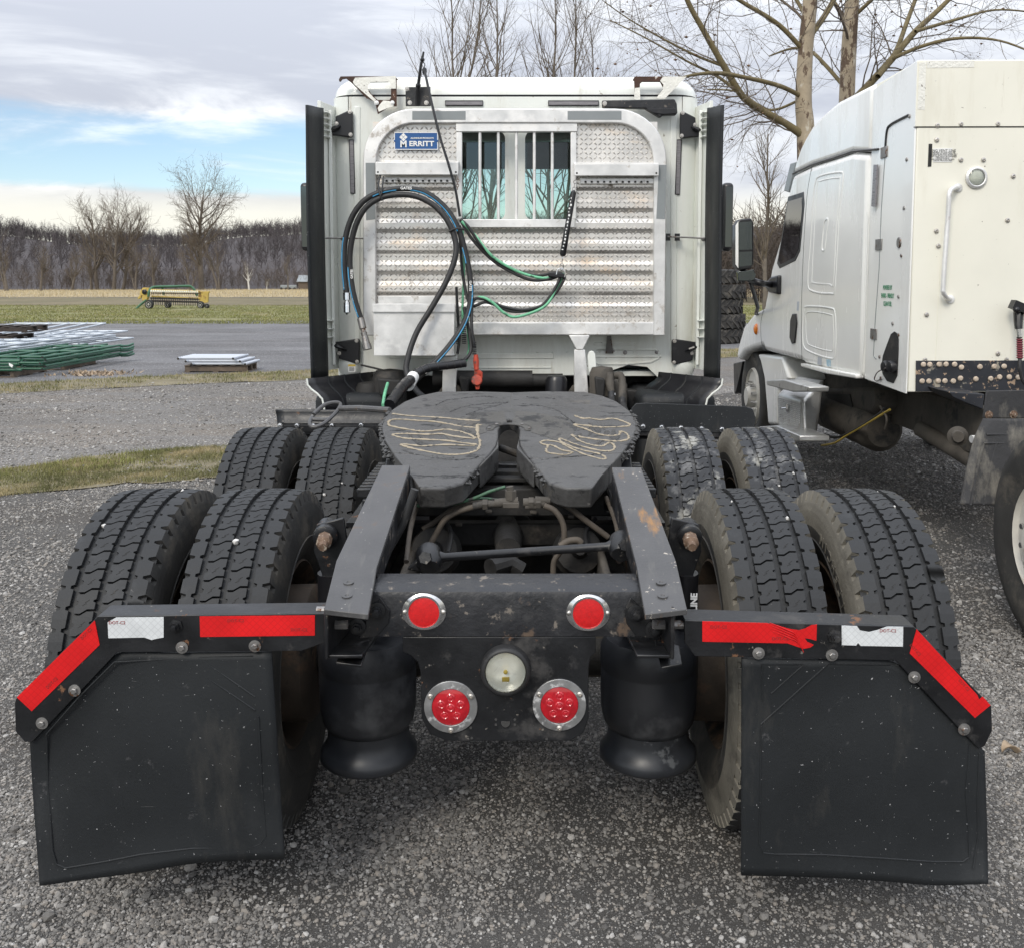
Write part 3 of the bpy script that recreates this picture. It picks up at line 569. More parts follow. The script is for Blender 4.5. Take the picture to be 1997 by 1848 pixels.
def tree_obj(name, base, label, segs, cut=2, mt='bark', mc='twig', group=None, n0=6, cat='tree'):
    t = thing(name, base, label, cat, group); s = np.array(segs); lo = s[s[:, 8] < cut]; hi = s[s[:, 8] >= cut]
    if len(lo): v, f = segs_mesh(lo[:, :8], n0); raw('trunk', v, f, M_[mt], t, smooth=True)
    if len(hi): v, f = segs_mesh(hi[:, :8], 3); raw('crown', v, f, M_[mc], t)
    return t
BROAD = dict(seg=(8, 6, 4, 3, 2), up=(.08, .13, .09, .05, .03), wob=.15, w0=.35, kids=(22, 8, 6, 3), bare=(.22, .2, .1, .1), ang=(.84, .74, .7, .7), len=(.48, .52, .5, .5), rmin=.026)
TALL = dict(seg=(9, 5, 4, 2), up=(.06, .16, .1, .05), wob=.10, kids=(24, 7, 4), bare=(.2, .1, .1), ang=(.62, .6, .65), len=(.34, .5, .5), rmin=.0055, cone=True)
SLIM = dict(seg=(6, 4, 3, 2), up=(.06, .12, .08, .03), wob=.16, w0=.6, kids=(11, 6, 5), bare=(.3, .15, .1), ang=(.6, .65, .7), len=(.42, .5, .5), rmin=.016)
def plant(px, pyb, pyt, Y, cfg, label, seed, r=.3, maxl=3, name='bare_tree', mt='bark', mc='twig', group=None, dx=0.0, cut=2, stems=1, hf=.86):
    b = P(px, pyb, Y); b.z = 0; top = P(px, pyt, Y).z; g = random.Random(seed); out = []
    for k in range(stems): shoot(g, b + Vector((0, 0, -.1)) + (Vector((g.uniform(-.5, .5), g.uniform(-.5, .5), 0)) if k else Vector()), Vector((dx + (g.uniform(-.22, .22) if k or stems > 1 else 0), g.uniform(-.05, .05), 1)), top * hf * (1 if not k else g.uniform(.7, .95)), r * (1 if not k else .7), 0, maxl, out, cfg)
    return tree_obj(name, b, label, out, cut, mt, mc, group)
FT = 'trees along the far field edge'
plant(393, 566, 362, 236, BROAD, 'tallest round-crowned bare tree rising behind the yellow hay rake', 5, r=.75, maxl=4, group=FT)
plant(190, 568, 405, 230, BROAD, 'bare tree at left end of the three tall trees left of rake', 12, r=.5, maxl=3, dx=-.12, group=FT)
plant(222, 568, 405, 228, BROAD, 'bare forked tree in the middle of three tall field-edge trees', 17, r=.5, maxl=3, dx=.05, group=FT)
plant(240, 568, 407, 232, BROAD, 'bare tree at right of the three, leaning toward the rake', 23, r=.45, maxl=3, dx=.22, group=FT)
names = ['dark thin tree at the far left edge of the tree line', 'crooked dark tree second from the left edge', 'slim leaning tree left of the three tall trees', 'short scrubby tree before the three tall trees', 'thin vine-hung tree between the tall trees and rake',
         'short dark tree just left of the hay rake top', 'pale slim trunk beside the tallest tree', 'brushy tree right of the tallest tree', 'small white-barked tree standing alone right of rake', 'tiny pale snag near the distant shed', 'low brush tree far right beside the truck']
for k, (x, yt, yb, Y, r) in enumerate([(14, 470, 572, 200, .35), (80, 480, 571, 205, .3), (140, 490, 570, 215, .28), (178, 495, 569, 225, .25), (265, 478, 568, 225, .3), (300, 480, 567, 225, .3), (372, 488, 567, 226, .3), (425, 470, 566, 228, .35), (486, 513, 566, 225, .25), (520, 545, 566, 225, .12), (562, 500, 566, 228, .2)]):
    plant(x, yb, yt, Y, SLIM, names[k], 60 + k, r=r, maxl=3, group=FT, mt='whiterim' if k in (8, 9) else 'bark', mc='twig', stems=2 if k < 8 else 1, name='field_tree')
BT = 'tall trees behind the cab roof'
for k, (x, yt, Y, s, dx) in enumerate([(872, -60, 52, 3, -.04), (908, -90, 54, 8, .03), (938, -70, 50, 13, .06), (1060, -60, 55, 21, -.05), (1098, -80, 56, 27, .0), (1140, 30, 50, 31, .08)]):
    plant(x, 560, yt, Y, TALL, ['leftmost tall bare tree behind the cab roof', 'second tall bare tree from left behind cab roof', 'third tall bare tree behind cab, left of the gap', 'tall bare tree right of the gap behind the cab', 'fifth tall bare tree from left behind cab roof', 'shorter bare tree just right of the tall ones'][k], s, r=.15 if k < 5 else .09, maxl=3, group=BT, dx=dx, cut=1, hf=.95)
plant(1492, 552, 235, 62, TALL, 'slender bare tree seen between the two trucks', 41, r=.16, maxl=3, cut=1, name='bare_tree', hf=.95)

# hillside forest: a mass nobody could count
def hill_h(x, y): 
    az = np.arctan2(x, y); prof = np.interp(az, [-.75, -.54, -.47, -.41, -.34, -.27, -.2, .1, .75], [25, 23, 22.5, 19, 20, 24.5, 28, 30, 26]) + .6 * np.sin(az * 60)
    d = np.sqrt(x * x + y * y); return prof * np.clip((d - 268) / 232, 0, 1) ** .8
hx, hy = [], []; A = np.linspace(-.75, .75, 90); D = np.linspace(255, 760, 26)
hv = np.array([(math.sin(a) * d, math.cos(a) * d, 0) for d in D for a in A]); hv[:, 2] = hill_h(hv[:, 0], hv[:, 1]) - .3
W = len(A); hf = np.array([[j * W + i, j * W + i + 1, (j + 1) * W + i + 1, (j + 1) * W + i] for j in range(len(D) - 1) for i in range(W - 1)])
raw('hillside', hv, hf, M_['hill'], kind='structure', smooth=True)
def forest(name, label, xy, zs, hts, seed, m='barkp', fat=1.0):
    protos = []
    cfg = dict(seg=(3, 2, 1), up=(.05, .12, .05), wob=.16, kids=(9, 5), bare=(.04, .10), ang=(.7, .7), len=(.50, .55), rmin=.005)
    for k in range(6):
        g = random.Random(seed + k); out = []; shoot(g, Vector((0, 0, 0)), Vector((0, 0, 1)), .85, .0085, 0, 2, out, cfg); out = np.array(out)[:, :8]; out[:, 6:8] *= fat; protos.append(segs_mesh(out, 3))
    g = np.random.default_rng(seed); which = g.integers(0, 6, len(xy)); V_, F_ = [], []; o = 0
    for k in range(6):
        idx = np.where(which == k)[0]; v, f = protos[k]; n = len(idx)
        if not n: continue
        a = g.uniform(0, 6.283, n); c, s = np.cos(a)[:, None], np.sin(a)[:, None]; h = hts[idx][:, None]
        x = (v[None, :, 0] * c - v[None, :, 1] * s) * h + xy[idx, :1]; y = (v[None, :, 0] * s + v[None, :, 1] * c) * h + xy[idx, 1:2]; z = v[None, :, 2] * h + zs[idx][:, None]
        V_.append(np.stack([x, y, z], -1).reshape(-1, 3)); F_.append((f[None] + (np.arange(n) * len(v))[:, None, None]).reshape(-1, 4) + o); o += n * len(v)
    ob = raw(name, np.concatenate(V_), np.concatenate(F_), M_[m], kind='stuff'); kindtag(ob, label, 'forest'); return ob
fa, fd = nr.uniform(-.60, .05, 1700), np.where(nr.random(1700) < .5, nr.uniform(484, 508, 1700), nr.uniform(285, 500, 1700)) ; fxy = np.stack([np.sin(fa) * fd, np.cos(fa) * fd], 1)
forest('hill_forest', 'grey-purple leafless forest covering the low hills on the left', fxy, hill_h(fxy[:, 0], fxy[:, 1]), nr.uniform(4, 8, 1700), 70, 'barkp', 1.25)
fa = nr.uniform(-.60, .05, 1800); fd = np.where(nr.random(1800) < .6, nr.uniform(488, 506, 1800), nr.uniform(300, 500, 1800)); fxy = np.stack([np.sin(fa) * fd, np.cos(fa) * fd], 1)
forest('hill_brush', 'dense grey-brown understorey growing between the trees on the hills', fxy, hill_h(fxy[:, 0], fxy[:, 1]) - .6, nr.uniform(3.2, 6, 1800), 75, 'barkp', 2.8)
fa, fd = nr.uniform(-.56, -.17, 420), nr.uniform(245, 275, 420); fxy = np.stack([np.sin(fa) * fd, np.cos(fa) * fd], 1)
M_['brush'] = mat('brown_brush', (.085, .066, .053), .9, var=.2, vs=.1, island=.3)
forest('field_edge_brush', 'dark brown brush and saplings at the edge of the corn stubble', fxy, np.zeros(420), nr.uniform(2.5, 6, 420), 90, 'brush')
fa, fd = nr.uniform(.08, .52, 520), nr.uniform(85, 130, 520); fxy = np.stack([np.sin(fa) * fd, np.cos(fa) * fd], 1)
forest('brush_bank', 'brown leafless brush bank behind the second truck on the right', fxy, np.zeros(520), nr.uniform(4, 8.5, 520), 110, 'brush')

# two big sycamores on the right: limbs surveyed, smaller wood grown from them
def sycamore(label, trunk, limbs, Y, seed, droop):
    g = random.Random(seed); b = P(*trunk[0][:2], Y); b.z = 0
    def wpath(pts, yo): return [(P(x, y, Y + yo * i / max(1, len(pts) - 1)), w * Y / F / 2) for i, (x, y, w) in enumerate(pts)]
    out = []; runs = []
    tp = [(b + Vector((0, 0, -.1)), trunk[0][2] * Y / F / 2)] + wpath(trunk[1:], 0); runs.append((tp, 0))
    for j, (l, yo) in enumerate(limbs): runs.append((wpath(l, yo), 1 + (j + 1) * .001))
    cfg = dict(seg=(6, 5, 3, 2), up=(.0, .02, -.04, -.06), wob=.26, kids=(7, 5, 3), bare=(.15, .1, .1), ang=(.8, .8, .8), len=(.48, .5, .5), rmin=.003)
    balls = []
    for pr, lev in runs:
        sp_ = spline([p for p, r in pr], 6); n = len(sp_); rr = [pr[min(int(i / 6), len(pr) - 1)][1] * (1 - (i % 6) / 6) + pr[min(int(i / 6) + 1, len(pr) - 1)][1] * ((i % 6) / 6) for i in range(n)]
        for i in range(n - 1): out.append((*sp_[i], *sp_[i + 1], rr[i], rr[i + 1], lev))
        for i in range(2 if lev else n // 2, n, 2 if lev else 3):
            ax = (sp_[min(i + 1, n - 1)] - sp_[i - 1]).normalized(); sd = rvec(g); sd.y *= .8; sd = (sd - ax * sd.dot(ax)).normalized()
            sub = []; shoot(g, sp_[i], ax * .55 + sd * .8 + Vector((0, 0, .1)), g.uniform(1.6, 3.0), max(rr[i] * .26, .010), 2, 4, sub, dict(cfg, seg=(6, 6, 6, 4, 2), kids=(0, 0, 6, 4), bare=(0, 0, .15, .1), len=(0, 0, .48, .45), ang=(.8,) * 5, up=(0, 0, .03, -.03, -.05)))
            out += sub
    t = thing('sycamore_tree', b, label, 'tree', 'sycamores on the right'); s = np.array(out)
    for nm, sel, mm, sides in [('trunk', s[:, 8] == 0, 'sybark', 10)] + [('limb', s[:, 8] == 1 + j * .001, 'sylimb', 8) for j in range(1, len(limbs) + 1)] + [('crown', s[:, 8] >= 2, 'twig', 3)]:
        v, f = segs_mesh(s[sel][:, :8], sides); raw(nm, v, f, M_[mm], t, smooth=sides > 3)
    tips = s[s[:, 8] >= 3]; idx = np.random.default_rng(seed).choice(len(tips), min(190, len(tips)), replace=False); bv, bf = [], []
    for k, i in enumerate(idx):
        r_ = .022 if k % 4 else .055; bv.append(oct_v * np.array([r_, r_, r_ * (1 if k % 4 else .55)]) + tips[i, 3:6] - np.array([0, 0, .04])); bf.append(oct_f + 6 * k)
    raw('seed_balls', np.concatenate(bv), np.concatenate(bf), M_['seed'], t, kind='stuff')
    return t
sycamore('nearer sycamore with mottled tan trunk beside the white sleeper roof', [(1580, 640, 40), (1572, 290, 34), (1567, 200, 31), (1571, 100, 28), (1580, 0, 27), (1586, -120, 24), (1592, -300, 17)],
         [([(1570, 268, 17), (1530, 240, 14), (1480, 212, 13), (1448, 188, 13), (1412, 130, 12), (1372, 60, 10), (1340, 0, 9), (1318, -70, 5)], -1.5),
          ([(1566, 190, 9), (1520, 168, 9), (1455, 152, 8), (1400, 143, 7), (1345, 148, 5), (1300, 165, 3)], -2.5),
          ([(1568, 100, 9), (1520, 50, 9), (1460, 12, 8), (1400, -20, 6), (1320, -35, 4)], -1.0),
          ([(1580, 70, 12), (1612, 25, 11), (1645, -40, 9), (1680, -140, 6)], 1.2), ([(1575, 40, 8), (1540, -20, 7), (1480, -90, 5)], 1.0),
          ([(1560, 195, 6), (1500, 215, 5), (1440, 180, 4), (1380, 175, 3)], 2.0), ([(1448, 188, 7), (1400, 150, 6), (1340, 120, 4), (1260, 75, 3), (1190, 40, 2)], .5), ([(1412, 130, 6), (1360, 110, 5), (1300, 80, 4), (1230, 40, 2.5), (1180, 5, 2)], -.6)], 24, 5, .1)
sycamore('farther sycamore with mottled trunk rising above the white cabinet truck', [(1655, 620, 36), (1652, 260, 31), (1652, 180, 29), (1656, 90, 28), (1662, 0, 26), (1668, -120, 22), (1672, -300, 15)],
         [([(1655, 205, 14), (1695, 165, 15), (1740, 115, 14), (1785, 62, 12), (1830, 20, 10), (1890, -40, 7)], 1.0), ([(1712, 150, 11), (1745, 105, 10), (1770, 40, 9), (1800, -40, 7)], 2.0),
          ([(1648, 172, 8), (1612, 130, 8), (1580, 100, 7), (1545, 95, 5), (1500, 110, 3)], 2.0), ([(1655, 60, 9), (1630, 10, 8), (1590, -50, 6)], 1.0),
          ([(1740, 115, 8), (1800, 90, 7), (1870, 75, 6), (1950, 80, 4), (2030, 110, 3)], -1.5), ([(1785, 62, 7), (1860, 40, 6), (1940, 20, 4), (2020, 25, 3)], 1.5), ([(1668, 30, 8), (1720, -20, 7), (1780, -90, 5)], -1.0)], 28, 9, .1)

# distant shed and parked trailers by the corn field
t = thing('distant_shed', P(590, 566, 245) * 1, 'tiny grey-roofed shed at the far end of the corn field', 'shed')
a = P(584, 566, 245); w = .129
mb = MB(); mb.bb((a.x, 244, 0), (a.x + 5, 249, 1.9)); mb.build('wall', M_['pallet'], t)
mb = MB(); mb.prism([(a.x - .4, 243.6, 1.9), (a.x + 5.4, 243.6, 1.9), (a.x + 5.4, 246.5, 3.5), (a.x - .4, 246.5, 3.5)], (0, 0, .12)); mb.prism([(a.x - .4, 249.4, 1.9), (a.x + 5.4, 249.4, 1.9), (a.x + 5.4, 246.5, 3.5), (a.x - .4, 246.5, 3.5)], (0, 0, .12)); mb.build('roof', M_['greytape'], t)
for k, x in enumerate((555, 571)):
    a = P(x, 566, 238); tt = thing('parked_trailer', (a.x, 238, 0), ['low white trailer parked left of the distant shed', 'low white trailer parked directly beside the distant shed'][k], 'trailer', 'trailers by the distant shed')
    mb = MB(); mb.bb((a.x - .9, 237.4, .35), (a.x + .9, 238.6, 1.15)); mb.build('body', M_['greytape'], tt, bevel=.1)
    [MB().lathe([(0, -.1), (.3, -.1), (.3, .1), (0, .1)], (a.x + s * .6, 237.35, .3), (0, 1, 0), 10).build('wheel', M_['rubber'], tt) for s in (-1, 1)]
# ------------------------------------------------------------------ the black-framed tractor unit in front of the camera
def strip(mb, outer, inner, ext):
    outer = [Vector(p) for p in outer]; inner = [Vector(p) for p in inner]; ext = Vector(ext); n = len(outer)
    vs = outer + inner + [p + ext for p in outer] + [p + ext for p in inner]; fs = []
    for i in range(n - 1):
        j = i + 1; fs += [[i, j, n + j, n + i], [2 * n + j, 2 * n + i, 3 * n + i, 3 * n + j], [j, i, 2 * n + i, 2 * n + j], [n + i, n + j, 3 * n + j, 3 * n + i]]
    e = n - 1; fs += [[0, n, 3 * n, 2 * n], [e, 2 * n + e, 3 * n + e, n + e]]
    mb.add(vs, fs)
def arc(cx, cy, r, a0, a1, n=10): return [(cx + r * math.cos(R(a0 + (a1 - a0) * i / n)), cy + r * math.sin(R(a0 + (a1 - a0) * i / n))) for i in range(n + 1)]
def slab(name, pts, Y, th, m, parent, bevel=0, smooth=35):          # outline in picture units at distance Y, thickness away from the camera
    mb = MB(); mb.prism([P(x, y, Y) for x, y in pts], (0, th, 0)); return mb.build(name, M_[m] if isinstance(m, str) else m, parent, smooth, bevel)
def rect(x0, y0, x1, y1): return [(x0, y0), (x1, y0), (x1, y1), (x0, y1)]
def disc(mb, c, r, th, n=28, sx=1, sz=1, dome=0.0):                 # disc facing the camera, front at c.y
    prof = [(r, th), (r, 0)]
    if dome: prof += [(r * .8, -dome * .45), (r * .5, -dome * .8), (0, -dome)]
    else: prof += [(0, 0)]
    mb.lathe([(a, b) for a, b in prof], c, (0, 1, 0), n, sx, sz, ref=(1, 0, 0))
UP = Vector((0, 0, 1))

TR = thing('semi_truck', (0, 4.4, 0), 'white road tractor seen from behind with black chassis, aluminium rack and bare coupling plate', 'truck')
# --- cab
YW = 6.0; HW = 1.115; zS = P(1000, 189, YW).z; zB = P(1000, 735, YW).z
mb = MB(); W_ = [P(680, 300, YW).x, P(1330, 300, YW).x]
def wall(pts): mb.prism([P(x, y, YW) for x, y in pts], (0, .03, 0))
wall(rect(680, 189, 1330, 255)); wall(rect(680, 255, 898, 430)); wall(rect(985, 255, 1024, 430)); wall(rect(1116, 255, 1330, 430))
wall([(680, 430), (1330, 430), (1330, 745), (1322, 757), (1290, 757), (1282, 735), (1262, 716), (1225, 712), (1195, 722), (1178, 732), (784, 732), (772, 724), (758, 720), (741, 721), (727, 726), (715, 735), (708, 757), (690, 757), (680, 745)])
for cx, sx in ((985, -1), (1024, 1)):                                # rounded window corners beside the middle pillar
    for cy, sy in ((255, 1), (430, -1)):
        wall([(cx, cy)] + [(cx + sx * 16 - sx * 16 * math.sin(R(t)), cy + sy * 16 - sy * 16 * math.cos(R(t))) for t in range(0, 91, 15)])
for s in (-1, 1):                                                    # rounded rear corners and cab sides
    xin = abs(W_[0] if s < 0 else W_[1]); rr = HW - xin
    path = [(s * (xin + rr * math.sin(R(t))), YW + rr - rr * math.cos(R(t))) for t in range(0, 91, 10)] + [(s * HW, 8.75)]
    inn = [(s * (xin + (rr - .03) * math.sin(R(t))), YW + rr - (rr - .03) * math.cos(R(t))) for t in range(0, 91, 10)] + [(s * (HW - .03), 8.75)]
    strip(mb, [(a, b, zB - .02) for a, b in path], [(a, b, zB - .02) for a, b in inn], (0, 0, zS - zB + .02))
# front wall round the windscreen, cowl and floor
mb.bb((-HW + .03, 8.72, 1.15), (HW - .03, 8.75, 1.95)); mb.bb((-HW + .03, 8.72, 2.78), (HW - .03, 8.75, zS))
mb.bb((-HW + .03, 8.72, 1.95), (-HW + .14, 8.75, 2.78)); mb.bb((HW - .14, 8.72, 1.95), (HW - .03, 8.75, 2.78)); mb.bb((-.02, 8.72, 1.95), (.02, 8.75, 2.78))
mb.bb((-HW + .031, YW + .05, zB), (HW - .031, 8.715, zB + .03))
cab = mb.build('cab', M_['white'], TR)
mb = MB(); mb.bb((-HW + .035, YW + .032, zS - .06), (HW - .035, 8.71, zS - .04)); 
for s in (-1, 1): mb.bb((s * (HW - .04), YW + .12, zB + .04), (s * (HW - .05), 8.71, zS - .07))
mb.bb((-HW + .06, YW + .2, zB + .04), (HW - .06, 8.71, zB + .05)); mb.bb((-HW + .06, 8.66, zB + .06), (HW - .06, 8.71, 1.96)); mb.bb((-HW + .06, 8.66, 2.70), (HW - .06, 8.71, zS - .065)); mb.bb((-HW + .06, 7.4, 2.55), (HW - .06, 7.44, zS - .07))
mb.build('interior_lining', M_['plastic'], cab)
for x in (-.62, .55):
    mb = MB(); mb.bb((x - .25, 7.6, 1.5), (x + .25, 7.78, 2.2)); mb.bb((x - .13, 7.6, 2.2), (x + .13, 7.72, 2.44)); mb.bb((x - .26, 7.78, 1.5), (x + .26, 8.25, 1.66)); mb.build('seat', M_['plastic'], cab, bevel=.05, seg=3)
for a, b in ((898, 985), (1024, 1116)): slab('rear_window', rect(a - 3, 252, b + 3, 433), YW + .031, .005, 'glass', cab)
mb = MB(); mb.bb((-HW + .1, 8.752, 1.9), (HW - .1, 8.757, 2.82)); mb.build('windscreen', M_['glass'], cab)
for s in (-1, 1): mb = MB(); mb.bb((s * (HW + .001), 7.75, 1.95), (s * (HW + .005), 8.6, 2.6)); mb.build('side_window', M_['darkglass'], cab)
# roof cap
def rr_loop(hx, y0, y1, r, z, n=8):
    o = []
    for cx, cy, a in ((hx - r, y1 - r, 0), (-hx + r, y1 - r, 90), (-hx + r, y0 + r, 180), (hx - r, y0 + r, 270)): o += [(cx + r * math.cos(R(a + 90 * i / n)), cy + r * math.sin(R(a + 90 * i / n)), z) for i in range(n + 1)]
    return o
zT = P(1000, 156, YW).z; mb = MB(); loops = []
for t in (0, 12, 25, 40, 55, 70, 82, 90): i_ = .13 * (1 - math.cos(R(t))); loops.append(rr_loop(HW - i_, YW + i_ * .7, 8.9 - i_ * 4, .16, zS + .012 + (zT - zS + .02) * math.sin(R(t))))
n_ = len(loops[0]); mb.add([p for l in loops for p in l], [[i * n_ + k, i * n_ + (k + 1) % n_, (i + 1) * n_ + (k + 1) % n_, (i + 1) * n_ + k] for i in range(len(loops) - 1) for k in range(n_)] + [list(range((len(loops) - 1) * n_, len(loops) * n_))])
mb.build('roof_cap', M_['white'], cab, smooth=60)
mb = MB(); mb.add(rr_loop(HW - .008, YW + .008, 8.85, .16, zS - .001) + rr_loop(HW - .008, YW + .008, 8.85, .16, zS + .014), [[k, (k + 1) % 36, 36 + (k + 1) % 36, 36 + k] for k in range(36)]); mb.build('roof_seam', M_['plastic'], cab)
# pressings on the back wall
for pts in ([(690, 208), (702, 208), (702, 690), (690, 690)], [(1308, 208), (1320, 208), (1320, 690), (1308, 690)]): slab('pressed_rib', pts, YW - .008, .009, 'white', cab, bevel=.004)
for pts in (rect(1158, 668, 1240, 674), rect(760, 690, 1080, 700), rect(1160, 694, 1290, 698), rect(920, 716, 1075, 719)): slab('pressed_bead', pts, YW - .006, .007, 'white', cab, bevel=.003)
mb = MB(); strip(mb, [P(x, y, YW - .007) for x, y in [(1166, 681), (1280, 681), (1286, 688), (1286, 700), (1270, 708), (1220, 712), (1166, 712), (1158, 706), (1158, 688), (1166, 681)]], [P(x, y, YW - .007) for x, y in [(1168, 684), (1279, 684), (1283, 689), (1283, 699), (1269, 705), (1219, 709), (1167, 709), (1161, 705), (1161, 689), (1168, 684)]], (0, .008, 0)); mb.build('pressed_panel', M_['white'], cab, bevel=.002)
for s, (x0, x1) in ((-1, (660, 705)), (1, (1312, 1352))):            # rounded corner housings at the foot of the cab
    mb = MB(); c = P((x0 + x1) / 2, 712, YW); mb.ball((c.x, YW + .02, c.z), .1, 14, 8, (.78, .62, 1.05)); mb.build('corner_housing', M_['white'], cab)
mb = MB()
for x in (972, 1000, 1048, 1077, 1105, 1170, 1236): mb.ball(P(x, 687, YW), .006, 8, 4)
mb.build('rivets', M_['white'], cab)['kind'] = 'stuff'
for x, y in ((1219, 688), (1281, 687), (1195, 684)): mb = MB(); mb.bolt(P(x, y, YW - .001), (0, -1, 0), .009); mb.build('bolt', M_['steel'], cab)
mb = MB(); a = P(1187, 655, 5.93); b = P(1183, 680, 5.97); mb.prism([P(1184, 655, 5.95), (P(1192, 655, 5.95)), P(1196, 690, 5.98), P(1181, 690, 5.98)], (0, .006, 0)); mb.build('stay_bracket', M_['steel'], cab, bevel=.002)
# marker strips on the cab back
for nm, pts in (('v', [(680, 272), (690, 272), (693, 378), (683, 378)]), ('v', [(1320, 272), (1330, 272), (1326, 380), (1316, 380)]), ('h', rect(868, 196, 942, 207)), ('h', rect(1069, 196, 1168, 207))):
    o = slab('marker_strip', pts, YW - .012, .013, 'plastic', cab, bevel=.002); cx = sum(p[0] for p in pts) / 4; cy = sum(p[1] for p in pts) / 4
    slab('strip_lens', [(cx + (x - cx) * (.7 if nm == 'v' else .97), cy + (y - cy) * (.97 if nm == 'v' else .6)) for x, y in pts], YW - .0135, .003, 'lens_strip', cab)
# brackets holding the side extenders
for k, (zk, pts, bl) in enumerate(((1, [(425, 590), (555, 530), (575, 545), (578, 770), (560, 776), (375, 755), (360, 740), (360, 685), (425, 680)], [(553, 551), (560, 752), (435, 655), (374, 715)]),
                       (2, [(1490, 555), (1510, 542), (1625, 600), (1630, 690), (1700, 695), (1700, 745), (1660, 770), (1500, 786), (1485, 770)], [(1511, 560), (1502, 762), (1620, 665), (1687, 725)]),
                       (3, [(350, 765), (580, 730), (592, 745), (592, 930), (575, 940), (420, 895), (412, 800), (350, 800)], [(567, 747), (571, 919), (425, 850), (362, 775)]),
                       (4, [(1310, 745), (1330, 732), (1545, 765), (1550, 810), (1485, 815), (1480, 910), (1330, 945), (1308, 930)], [(1331, 750), (1326, 925), (1475, 850), (1537, 787)]))):
    o = slab('extender_bracket', [q(zk, *p) for p in pts], 5.955, .03, 'plastic', cab, bevel=.006)
    ctr = Vector(q(zk, *[sum(c) / len(pts) for c in zip(*pts)])); far = Vector(q(zk, *bl[3])); mb = MB(); mb.tube([P(*(ctr.lerp(far, t)), 5.95 - .02 * math.sin(3.14 * t)) for t in (0, .3, .6, 1)], [.004, .012, .013, .008], 8); mb.build('bracket_rib', M_['plastic'], cab)
    for bx in bl: mb = MB(); mb.bolt(Q(zk, *bx, 5.953), (0, -1, 0), .008); mb.build('bolt', M_['screw'], cab)
mb = MB(); mb.tube([P(635, 465, 5.85), P(660, 465, 5.9), P(716, 465.5, 5.93)], .005, 6); mb.ball(P(668, 466, 5.92), .014, 8, 5); mb.build('stay_rod', M_['steel'], cab)
mb = MB(); mb.tube([P(1302, 462, 5.93), P(1350, 464, 5.9), P(1384, 466, 5.85)], .005, 6); mb.ball(P(1372, 467, 5.88), .014, 8, 5); mb.build('stay_rod', M_['steel'], cab)
for x in (1302, 1321): slab('stay_plate', rect(x - 5, 456, x + 5, 470), 5.95, .01, 'plastic', cab)
# warning label
slab('warning_label', rect(679, 711, 693, 726), 5.905, .002, 'paint_w', cab); slab('label_band', rect(679, 711, 693, 715), 5.9035, .001, 'yellowhose', cab)
mb = MB(); [mb.prism([P(681, y, 5.9035), P(691, y, 5.9035), P(691, y + .8, 5.9035), P(681, y + .8, 5.9035)], (0, .001, 0)) for y in (717, 719, 721, 723)]; mb.build('label_print', M_['plastic'], cab)['kind'] = 'stuff'
# mirrors
for s, x0, x1 in ((-1, 586, 606), (1, 1408, 1432)):
    mb = MB(); c = (P(x0, 420, 7.6) + P(x1, 420, 7.6)) / 2; z1, z0 = P(600, 356, 7.6).z, P(600, 490, 7.6).z
    mb.box((c.x, 7.66, (z0 + z1) / 2), (.085, .12, z1 - z0)); o = mb.build('wing_mirror', M_['plastic'], TR, bevel=.03, seg=3)
    mb = MB(); mb.box((c.x + s * .005, 7.598, (z0 + z1) / 2), (.05, .004, (z1 - z0) * .88)); mb.build('mirror_glass', M_['mirror'], o)
    mb = MB(); mb.tube([(s * 1.1, 7.8, z0 + .1), (c.x, 7.7, z0 + .12)], .02, 6); mb.tube([(s * 1.1, 7.8, z1 - .12), (c.x, 7.7, z1 - .1)], .02, 6); mb.build('mirror_arm', M_['plastic'], o)
# bonnet and front wheels ahead of the cab
mb = MB(); mb.grid(lambda u, v: Vector(((u - .5) * (2.0 - .35 * v) , 8.76 + v * 1.9, 1.05 + (1.8 - .35 * v - 1.05) * (1 - abs(2 * u - 1) ** 4) ** .5 if 0 < u < 1 else .8)), 20, 8); mb.build('bonnet', M_['white'], TR, solid=.02)
